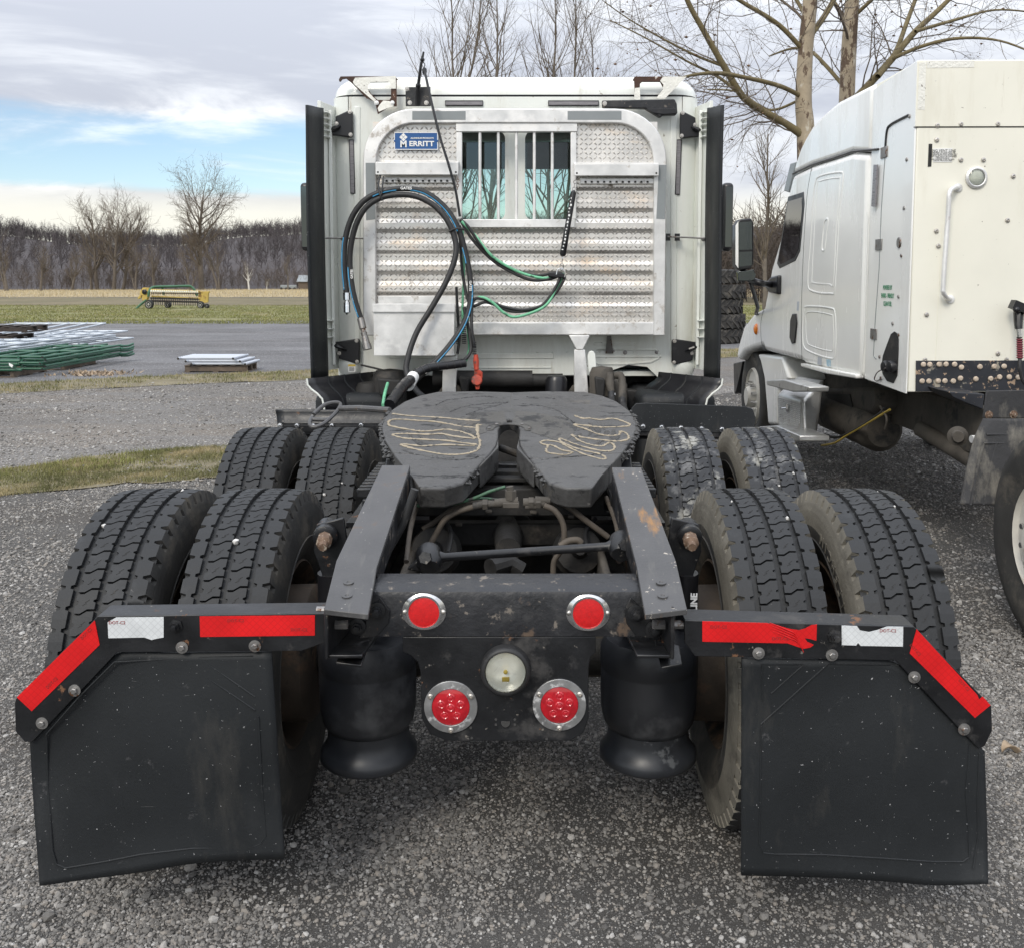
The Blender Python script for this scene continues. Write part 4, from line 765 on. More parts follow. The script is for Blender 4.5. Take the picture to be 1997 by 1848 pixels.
# side extenders
for s in (-1, 1):
    z1, z0 = P(620, 188, 5.6).z, P(620, 738, 5.6).z; mb = MB()
    prof = [(1.095, 6.06), (1.112, 5.98), (1.135, 5.90), (1.143, 5.84)]
    mb.prism([(s * a, b, z0 + .02) for a, b in prof] + [(s * (a + .02), b, z0 + .02) for a, b in prof[::-1]], (0, 0, z1 - z0))
    mb.bb((s * 1.10, 5.93, z0 + .05), (s * 1.118, 5.95, z1 - .02))
    for k in range(5): mb.bb((s * 1.105, 5.86, z1 - .04 - k * .035), (s * 1.14, 5.98, z1 - .045 - k * .035))
    for k in range(3): mb.bb((s * 1.105, 5.86, z0 + .22 + k * .05), (s * 1.14, 5.98, z0 + .224 + k * .05))
    o = mb.build('side_extender', M_['white'], TR, bevel=.002)
    mb = MB(); mb.grid(lambda u, v: Vector((s * (1.138 + .034 * u + .006 * math.sin(u * 5.5) + .004 * math.sin(v * 5 + s)), 5.86 - .30 * u, z0 - .02 * (1 - u) + (z1 - z0) * v - .055 * u * v)), 10, 24); mb.build('rubber_edge', M_['flap'], o, solid=.012)
    mb = MB(); mb.prism([(s * 1.135, 5.865, z1 - .03), (s * 1.16, 5.80, z1 - .03), (s * 1.16, 5.80, z1 - .10), (s * 1.135, 5.865, z1 - .10)], (s * .006, 0, 0)); mb.build('edge_clip', M_['plastic'], o)
    # moulded skirt under the extender
    xs = -1 if s < 0 else 1
    top = [(1.17, 5.50, z0 + .005), (1.16, 5.50, z0 - .05), (1.10, 5.52, z0 - .10), (1.085, 5.54, z0 - .16)]
    mb = MB(); mb.grid(lambda u, v: Vector((s * ([1.172, 1.168, 1.148, 1.115, 1.088, 1.080, 1.076][min(6, int(round(v * 6)))] - .30 * u), 5.48 + .42 * u, z0 + .01 - [0, .035, .06, .085, .115, .15, .18][min(6, int(round(v * 6)))] - .03 * math.sin(u * 4) * v)), 8, 6); o2 = mb.build('fairing_skirt', M_['plastic'], TR, smooth=60, solid=.008)
    mb = MB(); mb.tube([Vector((s * ([1.172, 1.168, 1.148, 1.115, 1.088, 1.080, 1.076][i] + .002), 5.476, z0 + .01 - [0, .035, .06, .085, .115, .15, .18][i])) for i in range(7)], .0055, 8); mb.build('skirt_edge', M_['white'], o2)
    for u_ in (.3, .55, .8): mb = MB(); mb.tube([Vector((s * ([1.172, 1.168, 1.148, 1.115, 1.088, 1.080, 1.076][i] - .30 * u_ ), 5.476 + .42 * u_, z0 + .012 - [0, .035, .06, .085, .115, .15, .18][i] - .03 * math.sin(u_ * 4) * i / 6)) for i in range(7)], .006, 6); mb.build('skirt_rib', M_['flap'], o2)
# tanks and clutter below the cab
for s in (-1, 1):
    mb = MB(); mb.bb((s * .72, 5.62, .42), (s * 1.17, 7.6, P(620, 768, 5.62).z)); mb.build('fuel_tank', M_['flap'], TR, bevel=.05, seg=3)
    mb = MB(); mb.prism([(s * .42, 2.95, .69), (s * .42, 9.9, .69), (s * .42, 9.9, .945), (s * .42, 2.95, .945), (s * .42, 2.27, .928), (s * .42, 2.27, .80), (s * .42, 2.6, .75)], (-s * .009, 0, 0))
    mb.prism([(s * .412, 2.275, .801), (s * .412, 2.6, .751), (s * .412, 2.95, .69), (s * .33, 2.95, .69), (s * .33, 2.6, .751), (s * .33, 2.275, .801)], (0, 0, .009)); mb.bb((s * .412, 2.955, .69), (s * .33, 9.9, .70)); mb.bb((s * .412, 3.2, .935), (s * .33, 9.9, .944))
    mb.build('frame_rail', M_['black'], TR, bevel=.003)
    for y_, z_ in ((2.33, .90), (2.33, .865), (2.40, .88)): mb = MB(); mb.cyl((s * .421, y_, z_), (s * .45, y_, z_), .011, 8); mb.cyl((s * .405, y_, z_), (s * .375, y_, z_), .012, 6); mb.build('bolt', M_['steel'], TR)
mb = MB(); mb.bb((-.33, 5.2, .60), (.33, 6.9, .99)); mb.build('gearbox', M_['dark'], TR, bevel=.08, seg=3)
for k, (x, y, r, h, m) in enumerate([(760, 748, .10, .22, 'dark'), (1085, 752, .065, .16, 'plastic'), (1200, 765, .07, .2, 'grime'), (720, 770, .08, .2, 'dark'), (940, 742, .05, .3, 'dark'), (1000, 745, .04, .3, 'dark')]):
    c = P(x, y, 5.75); mb = MB()
    if k in (4, 5): mb.cyl((c.x - h, 5.85, c.z), (c.x + h, 5.85, c.z), r, 12)
    else: mb.lathe([(r * .6, -h), (r, -h * .9), (r, h * .2), (r * .8, h * .35), (0, h * .4)], c, UP, 16)
    mb.build('underbody_canister', M_[m], TR)
for k, (x0, y0, x1, y1, Y) in enumerate([(735, 738, 780, 770, 5.6), (1160, 735, 1180, 800, 5.55), (1000, 742, 1110, 752, 6.2), (1222, 760, 1290, 800, 5.9), (690, 760, 760, 800, 5.8), (895, 735, 915, 768, 5.7)]):
    slab('underbody_bracket', [(x0, y0), (x1, y0 + 4), (x1 - 3, y1), (x0 + 5, y1 + 3)], Y, .08, 'dark', TR, bevel=.01)
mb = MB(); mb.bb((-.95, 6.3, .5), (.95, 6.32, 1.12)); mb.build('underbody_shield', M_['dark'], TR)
# air fittings right of the post
mb = MB(); mb.tube([Q(20, 1000, 1030, 5.6), Q(20, 1000, 1250, 5.57), Q(20, 1030, 1420, 5.55)], [.022, .027, .019], 12); mb.build('air_valve', M_['grime'], TR)
mb = MB(); mb.tube(spline([Q(20, 1130, 1070, 5.6), Q(20, 1220, 1070, 5.58), Q(20, 1260, 1200, 5.56), Q(20, 1260, 1560, 5.5)], 5), .021, 12); mb.build('elbow_fitting', M_['grime'], TR)
mb = MB(); mb.tube(spline([Q(20, 1030, 1430, 5.55), Q(20, 1040, 1600, 5.5), Q(20, 1080, 1760, 5.4)], 5), .021, 12); mb.build('supply_hose', M_['hose'], TR)
mb = MB(); mb.tube([Q(20, 960, 1470, 5.545), Q(20, 1110, 1475, 5.545)], .012, 8); mb.build('hose_clamp', M_['bright'], TR)
mb = MB(); mb.tube(spline([Q(20, 1260, 1560, 5.5), Q(20, 1270, 1700, 5.45), Q(20, 1330, 1848, 5.35)], 5), .021, 12); mb.build('supply_hose', M_['hose'], TR)
mb = MB(); mb.tube(spline([Q(20, 1300, 1600, 5.478), Q(20, 1310, 1700, 5.43), Q(20, 1350, 1840, 5.33)], 5), .006, 6); mb.build('hose_stripe', M_['green_hose'], TR)
mb = MB(); mb.lathe([(0, 0), (.07, 0), (.075, .12), (.06, .16), (0, .17)], Q(20, 830, 1480, 5.65), UP, 18); mb.build('air_canister', M_['grime'], TR)
mb = MB(); mb.prism([Q(20, 545, 1000, 5.75), Q(20, 530, 640, 5.75), Q(20, 560, 570, 5.75), Q(20, 610, 545, 5.75), Q(20, 665, 570, 5.75), Q(20, 695, 640, 5.75), Q(20, 725, 1010, 5.75)], (0, .01, 0)); mb.build('hanger_plate', M_['white'], TR, bevel=.003)

# --- aluminium rack behind the cab
YR = 5.80
out_ = [(708, 655)] + [(x, y) for x, y in arc(808, 312, 100, 180, 270)] + [(x, y) for x, y in arc(1200, 312, 100, 270, 360)] + [(1297, 655)]
inn_ = [(733, 655)] + [(x, y) for x, y in arc(808, 315, 75, 180, 270)] + [(x, y) for x, y in arc(1200, 315, 75, 270, 360)] + [(1274, 655)]
mb = MB(); strip(mb, [P(x, y, YR) for x, y in out_], [P(x, y, YR) for x, y in inn_], (0, .075, 0))
mb.prism([P(x, y, YR + .002) for x, y in rect(732, 629, 1275, 654)], (0, .07, 0))
rack = mb.build('headache_rack', M_['alu'], TR, bevel=.006, seg=3)
def plate_panel(name, x0, x1, y0, y1, corr=True, Y=YR + .05, corner=None):
    a, b = P(x0, y1, Y), P(x1, y0, Y)
    def yo(z):
        if not corr: return 0.0
        t = ((P(1000, 590, Y).z - z) / .1235) % 1.0
        t = 1 - t if False else t
        if t < .18: return -.013 * t / .18
        if t < .48: return -.013
        if t < .66: return -.013 * (1 - (t - .48) / .18)
        return 0.0
    zs = [a.z]; n = int((b.z - a.z) / .1235 * 50) + 2
    zs = [a.z + (b.z - a.z) * i / n for i in range(n + 1)]
    mb = MB(); mb.add([(x, Y + yo(z), z) for z in zs for x in (a.x, b.x)], [[2 * i, 2 * i + 1, 2 * i + 3, 2 * i + 2] for i in range(n)]); o = mb.build(name, M_['tread'], rack, smooth=12)
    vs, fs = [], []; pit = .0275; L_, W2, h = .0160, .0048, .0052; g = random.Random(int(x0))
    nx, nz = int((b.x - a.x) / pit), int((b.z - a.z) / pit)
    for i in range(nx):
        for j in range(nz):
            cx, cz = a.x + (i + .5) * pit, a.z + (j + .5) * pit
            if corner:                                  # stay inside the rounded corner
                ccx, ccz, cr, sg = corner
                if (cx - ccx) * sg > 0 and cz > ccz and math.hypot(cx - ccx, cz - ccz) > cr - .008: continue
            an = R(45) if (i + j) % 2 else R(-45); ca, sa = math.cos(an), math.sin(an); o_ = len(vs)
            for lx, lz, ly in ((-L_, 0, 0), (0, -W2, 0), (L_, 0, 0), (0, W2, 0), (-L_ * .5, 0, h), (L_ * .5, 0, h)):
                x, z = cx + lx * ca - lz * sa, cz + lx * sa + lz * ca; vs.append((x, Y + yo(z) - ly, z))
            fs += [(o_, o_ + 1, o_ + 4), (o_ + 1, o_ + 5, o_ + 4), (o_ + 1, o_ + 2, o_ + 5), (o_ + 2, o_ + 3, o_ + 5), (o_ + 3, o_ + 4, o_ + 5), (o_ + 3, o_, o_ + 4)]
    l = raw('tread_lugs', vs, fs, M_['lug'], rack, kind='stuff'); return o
c1, c2 = P(808, 315, YR + .05), P(1200, 315, YR + .05); crad = 75 * (YR + .05) / F
plate_panel('tread_plate', 728, 893, 238, 320, False, YR + .04, (c1.x, c1.z, crad, -1)); plate_panel('tread_plate', 1120, 1282, 238, 322, False, YR + .04, (c2.x, c2.z, crad, 1))
plate_panel('tread_plate', 733, 893, 342, 436); plate_panel('tread_plate', 1122, 1276, 342, 436); plate_panel('tread_plate', 733, 1276, 436, 630)
# window guard
mb = MB(); mb.prism([P(x, y, YR + .01) for x, y in rect(889, 239, 1126, 257)], (0, .05, 0)); mb.prism([P(x, y, YR + .01) for x, y in rect(897, 428, 1121, 444)], (0, .05, 0)); mb.prism([P(x, y, YR + .015) for x, y in rect(890, 257.5, 901, 427.5)], (0, .04, 0)); mb.prism([P(x, y, YR + .015) for x, y in rect(1113, 257.5, 1124, 427.5)], (0, .04, 0)); mb.build('guard_frame', M_['alu'], rack, bevel=.003)
for x in (936, 972, 1007, 1042, 1077): mb = MB(); mb.cyl(P(x, 257.5, YR + .03), P(x, 427.5, YR + .03), .0095, 12); mb.build('guard_bar', M_['alu'], rack)
# shelf channels
for x0, x1, ya, yb in ((732, 894, 317, 341), (1120, 1285, 320, 343)):
    mb = MB(); mb.prism([P(x, y, YR - .035) for x, y in rect(x0, ya, x1, yb)], (0, .004, 0)); a, b = P(x0, ya, YR - .035), P(x1, ya, YR - .035); mb.prism([a + V(0, .0045, -.004), b + V(0, .0045, -.004), b + V(0, .085, .02), a + V(0, .085, .02)], (0, 0, .004)); mb.build('shelf_channel', M_['alu'], rack, bevel=.002)
    mb = MB(); mb.prism([P(x, y, YR + .012) for x, y in rect(x0 + 12, yb + 5, x1 - 8, yb + 16)], (0, .02, 0)); mb.build('chain_hook_rail', M_['alu'], rack, bevel=.003)
    mb = MB(); [mb.box(P(x0 + 22 + k * (x1 - x0 - 44) / 10, yb + 12, YR + .009), (.012, .006, .010)) for k in range(11)]; mb.build('rail_slots', M_['dark'], rack)['kind'] = 'stuff'
    for x in (x0 + 5, x1 - 5): mb = MB(); mb.cyl(P(x, yb - 5, YR - .036), P(x, yb - 5, YR - .030), .006, 8); mb.build('rivet_hole', M_['dark'], rack)
# grey tapes
for pts in (rect(804, 217, 908, 234), rect(1107, 217, 1212, 234), [(713, 318), (731, 318), (732, 428), (714, 430)], [(1285, 322), (1300, 322), (1297, 428), (1280, 427)]): slab('grey_tape', pts, YR - .0015, .0012, 'greytape', rack)
# tray
xa, xb, ya, yb = 727, 889, 593, 694
mb = MB(); f0 = lambda x, y: P(x, y, 5.62)
mb.prism([P(x, y, 5.62) for x, y in rect(xa + 2, 609, 886, yb)], (0, .004, 0)); b0, b1 = P(xa + 2, yb, 5.62), P(886, yb, 5.62); zt = P(800, 594, 5.62).z
mb.bb((b0.x, 5.6245, b0.z), (b1.x, 5.79, b0.z + .004)); mb.bb((b0.x, 5.6245, b0.z + .0045), (b0.x + .004, 5.79, zt)); mb.bb((b1.x - .004, 5.6245, b0.z + .0045), (b1.x, 5.79, zt)); mb.bb((b0.x + .0045, 5.786, b0.z + .0045), (b1.x - .0045, 5.79, P(800, 578, 5.79).z))
mb.prism([P(x, y, 5.605) for x, y in rect(xa - 1, ya, 887, 609)], (0, .0145, 0)); mb.build('parts_tray', M_['alu'], rack, bevel=.0015)
# posts
mb = MB(); mb.prism([P(x, y, 5.72) for x, y in [(1110, 655), (1150, 655), (1137, 682), (1124, 682)]], (0, .07, 0)); mb.prism([P(x, y, 5.725) for x, y in [(1120, 682.5), (1141, 682.5), (1148, 770), (1120, 770)]], (0, .06, 0)); mb.build('support_post', M_['alu'], rack, bevel=.003)
mb = MB(); mb.prism([P(x, y, 5.72) for x, y in [(864, 695), (891, 695), (889, 768), (862, 768)]], (0, .06, 0)); mb.build('support_post', M_['alu'], rack, bevel=.003)
for x in (880, 1133): mb = MB(); mb.prism([P(x - 28, 770, 5.74), P(x + 26, 770, 5.74), P(x + 14, 752, 5.74), P(x - 16, 752, 5.74)], (0, .03, 0)); mb.build('post_foot', M_['grime'], rack, bevel=.004)
# name plate with lettering
cN = P(811.5, 275.5, YR + .018); wN, hN = P(854, 275, YR + .018).x - P(769, 275, YR + .018).x, P(800, 258.5, YR + .018).z - P(800, 292.5, YR + .018).z
mb = MB(); mb.box(cN, (wN, .004, hN)); mb.build('name_plate', M_['blueplate'], rack, bevel=.001)
mb = MB(); w2, h2 = wN / 2, hN / 2; yF = cN.y - .003
for a, b in (((-w2, h2), (w2, h2 - .004)), ((-w2, -h2 + .004), (w2, -h2)), ((-w2, h2 - .004), (-w2 + .004, -h2 + .004)), ((w2 - .004, h2 - .004), (w2, -h2 + .004))): mb.bb((cN.x + a[0], yF, cN.z + a[1]), (cN.x + b[0], yF + .0008, cN.z + b[1]))
text_mb(mb, 'ERRITT', back((cN.x + .032, yF, cN.z - .017)), .041, bold=.0012, xs=1.13); text_mb(mb, 'M', back((cN.x - .074, yF, cN.z - .019)), .052, bold=.0018, xs=1.0); text_mb(mb, 'ALUMINUM PRODUCTS', back((cN.x + .036, yF, cN.z + .016)), .0125, bold=.0004, xs=1.02)
for dx, dz in ((0, .013), (0, -.013), (-.0125, 0), (.0125, 0)):
    c = Vector((cN.x - .074 + dx, yF, cN.z + .022 + dz)); s_ = .0115; mb.prism([c + V(0, 0, s_), c + V(s_, 0, 0), c + V(0, 0, -s_), c + V(-s_, 0, 0)], (0, .0008, 0))
mb.build('plate_lettering', M_['paint_w'], rack, smooth=0)
for s in (-1, 1): mb = MB(); mb.bolt((cN.x + s * (w2 - .003), yF, cN.z), (0, -1, 0), .004); mb.build('plate_screw', M_['blueplate'], rack)

# roof brackets, peeling paint over rust
def hook(nm, zk, rusty, white, hole_r=None):
    o = slab(nm, [q(zk, *p) for p in rusty[0]], 5.93, .012, 'rustm', TR, bevel=.002)
    for p_ in rusty[1:]: slab('bracket_web', [q(zk, *p) for p in p_], 5.931, .010, 'rustm', o)
    for p_ in white: slab('paint_flake', [q(zk, *p) for p in p_], 5.927, .003, 'paintpeel', o)
hook('roof_bracket', 1, [[(455, 262), (470, 236), (600, 234), (955, 236), (985, 270), (960, 262), (920, 285), (730, 290), (690, 330), (600, 300), (575, 300), (520, 255), (485, 262), (470, 283), (458, 280)],
                   [(575, 300), (690, 330), (715, 350), (745, 395), (800, 445), (775, 460), (700, 430)], [(918, 285), (968, 262), (968, 500), (905, 505), (905, 445), (918, 425)], [(775, 460), (800, 445), (905, 445), (905, 505), (800, 570), (790, 520)]],
     [[(600, 248), (960, 232), (962, 345), (920, 345), (915, 300), (890, 283), (735, 288), (710, 320), (720, 372), (760, 420), (785, 440), (770, 462), (590, 305), (580, 285)], [(815, 490), (850, 450), (905, 455), (930, 480), (945, 500), (880, 520), (810, 550), (800, 520)]])
hook('roof_bracket', 2, [[(1065, 270), (1085, 237), (1335, 236), (1320, 285), (1150, 285), (1132, 300), (1130, 335), (1083, 335), (1080, 275)], [(1083, 335), (1130, 335), (1130, 440), (1083, 440)], [(1310, 285), (1335, 236), (1540, 240), (1350, 430), (1280, 420), (1340, 340)]],
     [[(1085, 340), (1130, 335), (1135, 450), (1080, 440)], [(1335, 238), (1545, 238), (1350, 435), (1275, 430), (1335, 350), (1340, 310), (1310, 275)]])
for zk, bl in ((1, [(790, 470), (930, 470)]),):
    for b in bl: mb = MB(); mb.bolt(Q(zk, *b, 5.925), (0, -1, 0), .009); mb.build('bolt', M_['paint_w'], TR)
# black light bar hanging at the right
o = slab('light_bar', [q(2, *p) for p in [(795, 448), (1440, 436), (1460, 480), (1465, 555), (1455, 575), (1340, 580), (1310, 598), (1180, 520), (800, 510)]], 5.90, .05, 'blackr', TR, bevel=.006)
mb = MB(); mb.bolt(Q(2, 818, 476, 5.898), (0, -1, 0), .009); mb.build('bolt', M_['screw'], o)
slab('bar_lens', [q(2, *p) for p in [(1180, 525), (1450, 520), (1455, 565), (1340, 572), (1250, 560)]], 5.893, .006, 'plastic', o, bevel=.002)
# line tender mast
o = slab('mast_bracket', [q(1, *p) for p in [(1046, 330), (1268, 328), (1272, 500), (1048, 500)]], 5.86, .012, 'blackr', TR, bevel=.003)
for b in ((1086, 470), (1232, 470), (1060, 347)): mb = MB(); mb.bolt(Q(1, *b, 5.858), (0, -1, 0), .009); mb.build('bolt', M_['screw'], o)
mb = MB(); mb.tube([Q(1, 1152, 500, 5.85), Q(1, 1155, 400, 5.84), Q(1, 1160, 320, 5.82), Q(1, 1185, 130, 5.80), Q(1, 1196, 80, 5.80), Q(1, 1208, 18, 5.80)], [.011, .012, .010, .0085, .008, .006], 8); mb.ball(Q(1, 1160, 318, 5.82), .016, 8, 5); mb.ball(Q(1, 1197, 88, 5.80), .014, 8, 5); mb.build('mast', M_['plastic'], o)
mb = MB(); mb.tube(spline([Q(1, 1200, 105, 5.79), Q(1, 1218, 130, 5.79), Q(1, 1212, 160, 5.78), Q(1, 1216, 195, 5.77)], 5), .003, 6); mb.build('mast_cord', M_['plastic'], o)
mb = MB(); mb.tube(spline([Q(1, 1212, 170, 5.78), Q(1, 1235, 270, 5.75), Q(1, 1275, 450, 5.72), Q(1, 1350, 760, 5.68), Q(1, 1430, 1020, 5.66), Q(1, 1490, 1240, 5.66), Q(1, 1530, 1480, 5.66)], 8), [.011 if i < 3 else .0075 for i in range(49)], 8); mb.ball(Q(1, 1216, 190, 5.78), .018, 8, 5, (.8, .8, 1.3)); mb.build('flex_rod', M_['plastic'], o)

# --- hoses and lines
def hose(nm, pts, r, m, Y=5.66, n=10, k=8, par=None):
    mb = MB(); path = spline([P(p[0], p[1], p[2] if len(p) > 2 else Y) for p in pts], k); mb.tube(path, r, n); return mb.build(nm, M_[m], par or TR, smooth=60), path
hA, pA = hose('hydraulic_hose', [(676, 575, 5.68), (671, 520, 5.68), (673, 470, 5.68), (686, 425, 5.67), (710, 392, 5.66), (745, 374, 5.66), (790, 368, 5.66), (830, 376, 5.66), (868, 405, 5.65), (893, 445, 5.64), (908, 495, 5.64), (917, 545, 5.63), (917, 590, 5.62), (905, 630, 5.60), (880, 670, 5.57), (845, 710, 5.54), (815, 738, 5.5), (800, 752, 5.45)], .0165, 'hose', n=12)
hB, pB = hose('hydraulic_hose', [(705, 625, 5.68), (692, 585, 5.68), (684, 540, 5.68), (683, 490, 5.68), (694, 440, 5.67), (715, 404, 5.66), (750, 384, 5.655), (800, 381, 5.65), (842, 398, 5.64), (872, 430, 5.63), (888, 470, 5.62), (887, 505, 5.6), (870, 550, 5.58), (842, 600, 5.56), (812, 650, 5.54), (795, 700, 5.5), (794, 730, 5.47), (815, 765, 5.4), (850, 790, 5.3)], .0165, 'hose', n=12)
def stripe(path, i0, i1, off, par):
    mb = MB(); pts = []
    for i in range(i0, i1):
        t = (path[i + 1] - path[i - 1]).normalized(); nn = V(0, -1, 0) * .75 + t.cross(V(0, 1, 0)) * off; nn = (nn - t * nn.dot(t)).normalized(); pts.append(path[i] + nn * .0145)
    mb.tube(pts, .0045, 6); mb.build('hose_stripe', M_['blue'], par)
stripe(pA, 2, 18, .6, hA); stripe(pA, 36, 46, -.5, hA); stripe(pA, 50, 74, -.5, hA); stripe(pA, 78, 84, -.5, hA); stripe(pA, 90, 122, .6, hA); stripe(pB, 2, 20, .6, hB)
def fitting(pts, rs, par):
    mb = MB(); mb.tube(pts, rs, 12); return mb.build('hose_coupling', M_['steel'] if par is hB else M_['bright'], par, smooth=25)
a, b = P(676, 571, 5.68), P(677, 612, 5.67); L_ = lambda t: a.lerp(b, t)
fitting([L_(0), L_(.02), L_(.36), L_(.38), L_(.45), L_(.47), L_(.6), L_(.62), L_(.95), L_(.97), L_(1.05)], [.016, .020, .020, .013, .013, .018, .018, .0195, .0195, .012, .006], hA)
a, b = P(703, 620, 5.68), P(717, 682, 5.65); fitting([L_(0), L_(.02), L_(.34), L_(.36), L_(.45), L_(.47), L_(.58), L_(.6), L_(.83), L_(.84), L_(1)], [.016, .021, .021, .014, .014, .019, .017, .020, .022, .026, .026], hB)
mb = MB()
for p_, i_, rr_ in ((pA, 40, 0), ): text_mb(mb, 'GATES', back(P(792, 367.5, 5.63)), .022, bold=.0006)
c = P(917.5, 558, 5.60); text_mb(mb, 'GATES', lambda x, y, z: c + Vector((y, -z, -x)), .020, bold=.0005); c = P(686, 535, 5.655); text_mb(mb, 'GATES', lambda x, y, z: c + Vector((-y, -z, x)), .018, bold=.0005)
c = P(836, 722, 5.50); text_mb(mb, 'GATES', lambda x, y, z: c + Vector((x * .75 - y * .66, -z, x * .66 + y * .75)), .020, bold=.0005)
mb.build('hose_lettering', M_['paint_w'], hA, smooth=0)
hose('strap', [(742, 343, 5.78), (738, 358, 5.70), (740, 376, 5.64), (746, 392, 5.64)], .006, 'hose'); hose('strap', [(748, 345, 5.77), (746, 362, 5.66), (744, 380, 5.635)], .005, 'hose')
hose('strap', [(876, 452, 5.61), (890, 446, 5.60), (905, 448, 5.61)], .006, 'hose')
# bundled air and power lines
hose('power_line', [(898, 428, 5.65), (915, 445, 5.64), (935, 475, 5.65), (965, 505, 5.67), (1005, 528, 5.69), (1045, 538, 5.70), (1080, 533, 5.70), (1098, 536, 5.69), (1100, 545, 5.68), (1085, 570, 5.68), (1060, 595, 5.67), (1020, 605, 5.66), (980, 598, 5.65), (940, 583, 5.64), (922, 590, 5.63), (920, 640, 5.6), (926, 680, 5.6)], .009, 'hose')
hose('air_line', [(900, 432, 5.64), (925, 458, 5.65), (960, 500, 5.66), (1010, 530, 5.68), (1060, 543, 5.69), (1090, 535, 5.70), (1100, 539, 5.70), (1085, 562, 5.68), (1062, 598, 5.66), (1010, 618, 5.65), (985, 612, 5.64), (960, 590, 5.63), (938, 580, 5.64), (920, 592, 5.66), (912, 630, 5.68), (915, 680, 5.66), (905, 708, 5.62), (880, 715, 5.58)], .0085, 'green_hose')
hose('air_line', [(898, 430, 5.655), (925, 472, 5.66), (970, 515, 5.68), (1030, 545, 5.69), (1070, 545, 5.69), (1092, 540, 5.68), (1075, 575, 5.67), (1050, 600, 5.67), (1000, 608, 5.66), (950, 590, 5.65), (918, 595, 5.65), (903, 540, 5.68), (898, 480, 5.69), (896, 440, 5.67)], .009, 'hose')
hose('air_line', [(890, 560, 5.70), (893, 620, 5.70), (896, 660, 5.69), (892, 690, 5.66)], .008, 'hose'); hose('air_line', [(902, 450, 5.70), (905, 520, 5.71), (902, 600, 5.71), (903, 650, 5.70)], .007, 'green_hose')
hose('power_line', [(905, 600, 5.66), (915, 650, 5.63), (918, 685, 5.6), (900, 706, 5.56), (870, 712, 5.53)], .010, 'hose')
for pts, w in (([(760, 790, 4.9), (785, 755, 5.1), (800, 742, 5.25)], .030), ([(810, 730, 5.4), (835, 718, 5.45), (880, 712, 5.52), (908, 708, 5.55)], .024)):
    o, pth = hose('spiral_wrapped_bundle', pts, w, 'plastic', n=14); mb = MB()
    for i in range(2, len(pth) - 1, 3): t = (pth[i + 1] - pth[i - 1]).normalized(); mb.lathe([(w * 1.0, -.004), (w * 1.08, -.002), (w * 1.08, .002), (w, .004)], pth[i], t + V(.25, 0, .25), 14)
    mb.build('wrap_edge', M_['hose'], o)
o, _ = hose('bundle_sleeve', [(796, 752, 5.22), (806, 735, 5.35)], .033, 'paint_w', n=14)
hose('air_line', [(747, 790, 5.1), (750, 770, 5.3), (756, 748, 5.5)], .009, 'green_hose')
hose('air_line', [(704, 712, 5.9), (745, 722, 5.85), (770, 730, 5.8), (785, 742, 5.7)], .006, 'hose')
for k, x in enumerate((893, 905, 925)):
    mb = MB(); p0 = P(x, 640 if k < 2 else 668, 5.6); [mb.lathe([(.011, -.003), (.014, 0), (.011, .003)], p0 + V(0, 0, -.011 * i), UP, 10) for i in range(9 if k < 2 else 7)]; mb.build('strain_relief', M_['plastic'], TR)
# red coupling
mb = MB(); mb.tube([P(928, 692, 5.6), P(928.5, 705, 5.6), P(929, 722, 5.59)], [.012, .017, .014], 10); mb.build('coupling_stem', M_['redhand'], TR)
mb = MB(); mb.lathe([(0, -.012), (.03, -.012), (.033, 0), (.03, .014), (0, .016)], P(930, 742, 5.59), (0, -1, .2), 16); mb.prism([P(924, 722, 5.585), P(935, 722, 5.585), P(941, 727, 5.585), (P(941, 738, 5.585)), P(937, 738, 5.585), P(936, 731, 5.585), P(934, 745, 5.585), P(926, 748, 5.585)], (0, .03, 0)); mb.prism([P(926, 752, 5.59), P(936, 750, 5.59), P(935, 760, 5.59), P(928, 760, 5.59)], (0, .02, 0)); mb.build('red_glad_hand', M_['redhand'], TR, bevel=.003)
# hose tensioner with chain
mb = MB(); a, b = P(1119, 372, 5.70), P(1097, 500, 5.66); mb.tube([a, a.lerp(b, .03), a.lerp(b, .5), a.lerp(b, .97), b], [.008, .017, .017, .019, .012], 12); o = mb.build('hose_tensioner', M_['plastic'], TR)
mb = MB(); g = random.Random(4)
for i in range(16): c = a.lerp(b, .12 + .052 * i) + V(-.006 + g.uniform(-.004, .004), -.0185, 0); mb.box(c, (g.uniform(.004, .012), .002, g.uniform(.005, .014)), (0, .18, 0))
mb.build('tensioner_print', M_['paint_w'], o)['kind'] = 'stuff'
def chain(nm, a, b, r, w, par, m='steel'):
    L = (b - a).length; n = max(2, int(L / (r * 2.6))); mb = MB()
    for i in range(n):
        c = a.lerp(b, (i + .5) / n); u = (b - a).normalized(); s_ = V(1, 0, 0) if i % 2 else V(0, 1, 0); mb.tube([c + u * r * 1.7 * math.cos(t * 6.283 / 10) + s_ * r * math.sin(t * 6.283 / 10) for t in range(11)], w, 5, False)
    return mb.build(nm, M_[m], par)
chain('chain', P(1123, 345, 5.75), a, .008, .0025, o); chain('chain', b, P(1095, 527, 5.68), .011, .003, o, 'bright'); chain('chain', P(893, 345, 5.74), P(892, 370, 5.68), .007, .0022, o, 'rustbolt')
mb = MB(); mb.tube(spline([P(1085, 536, 5.66), P(1088, 526, 5.66), P(1096, 524, 5.66), P(1102, 532, 5.66), P(1101, 541, 5.66)], 4), .0035, 6); mb.build('hook_ring', M_['bright'], o)
mb = MB(); c = P(1086, 537, 5.675); mb.box(c, (.10, .03, .028), (0, .1, 0)); mb.build('line_clamp', M_['plastic'], o, bevel=.005)

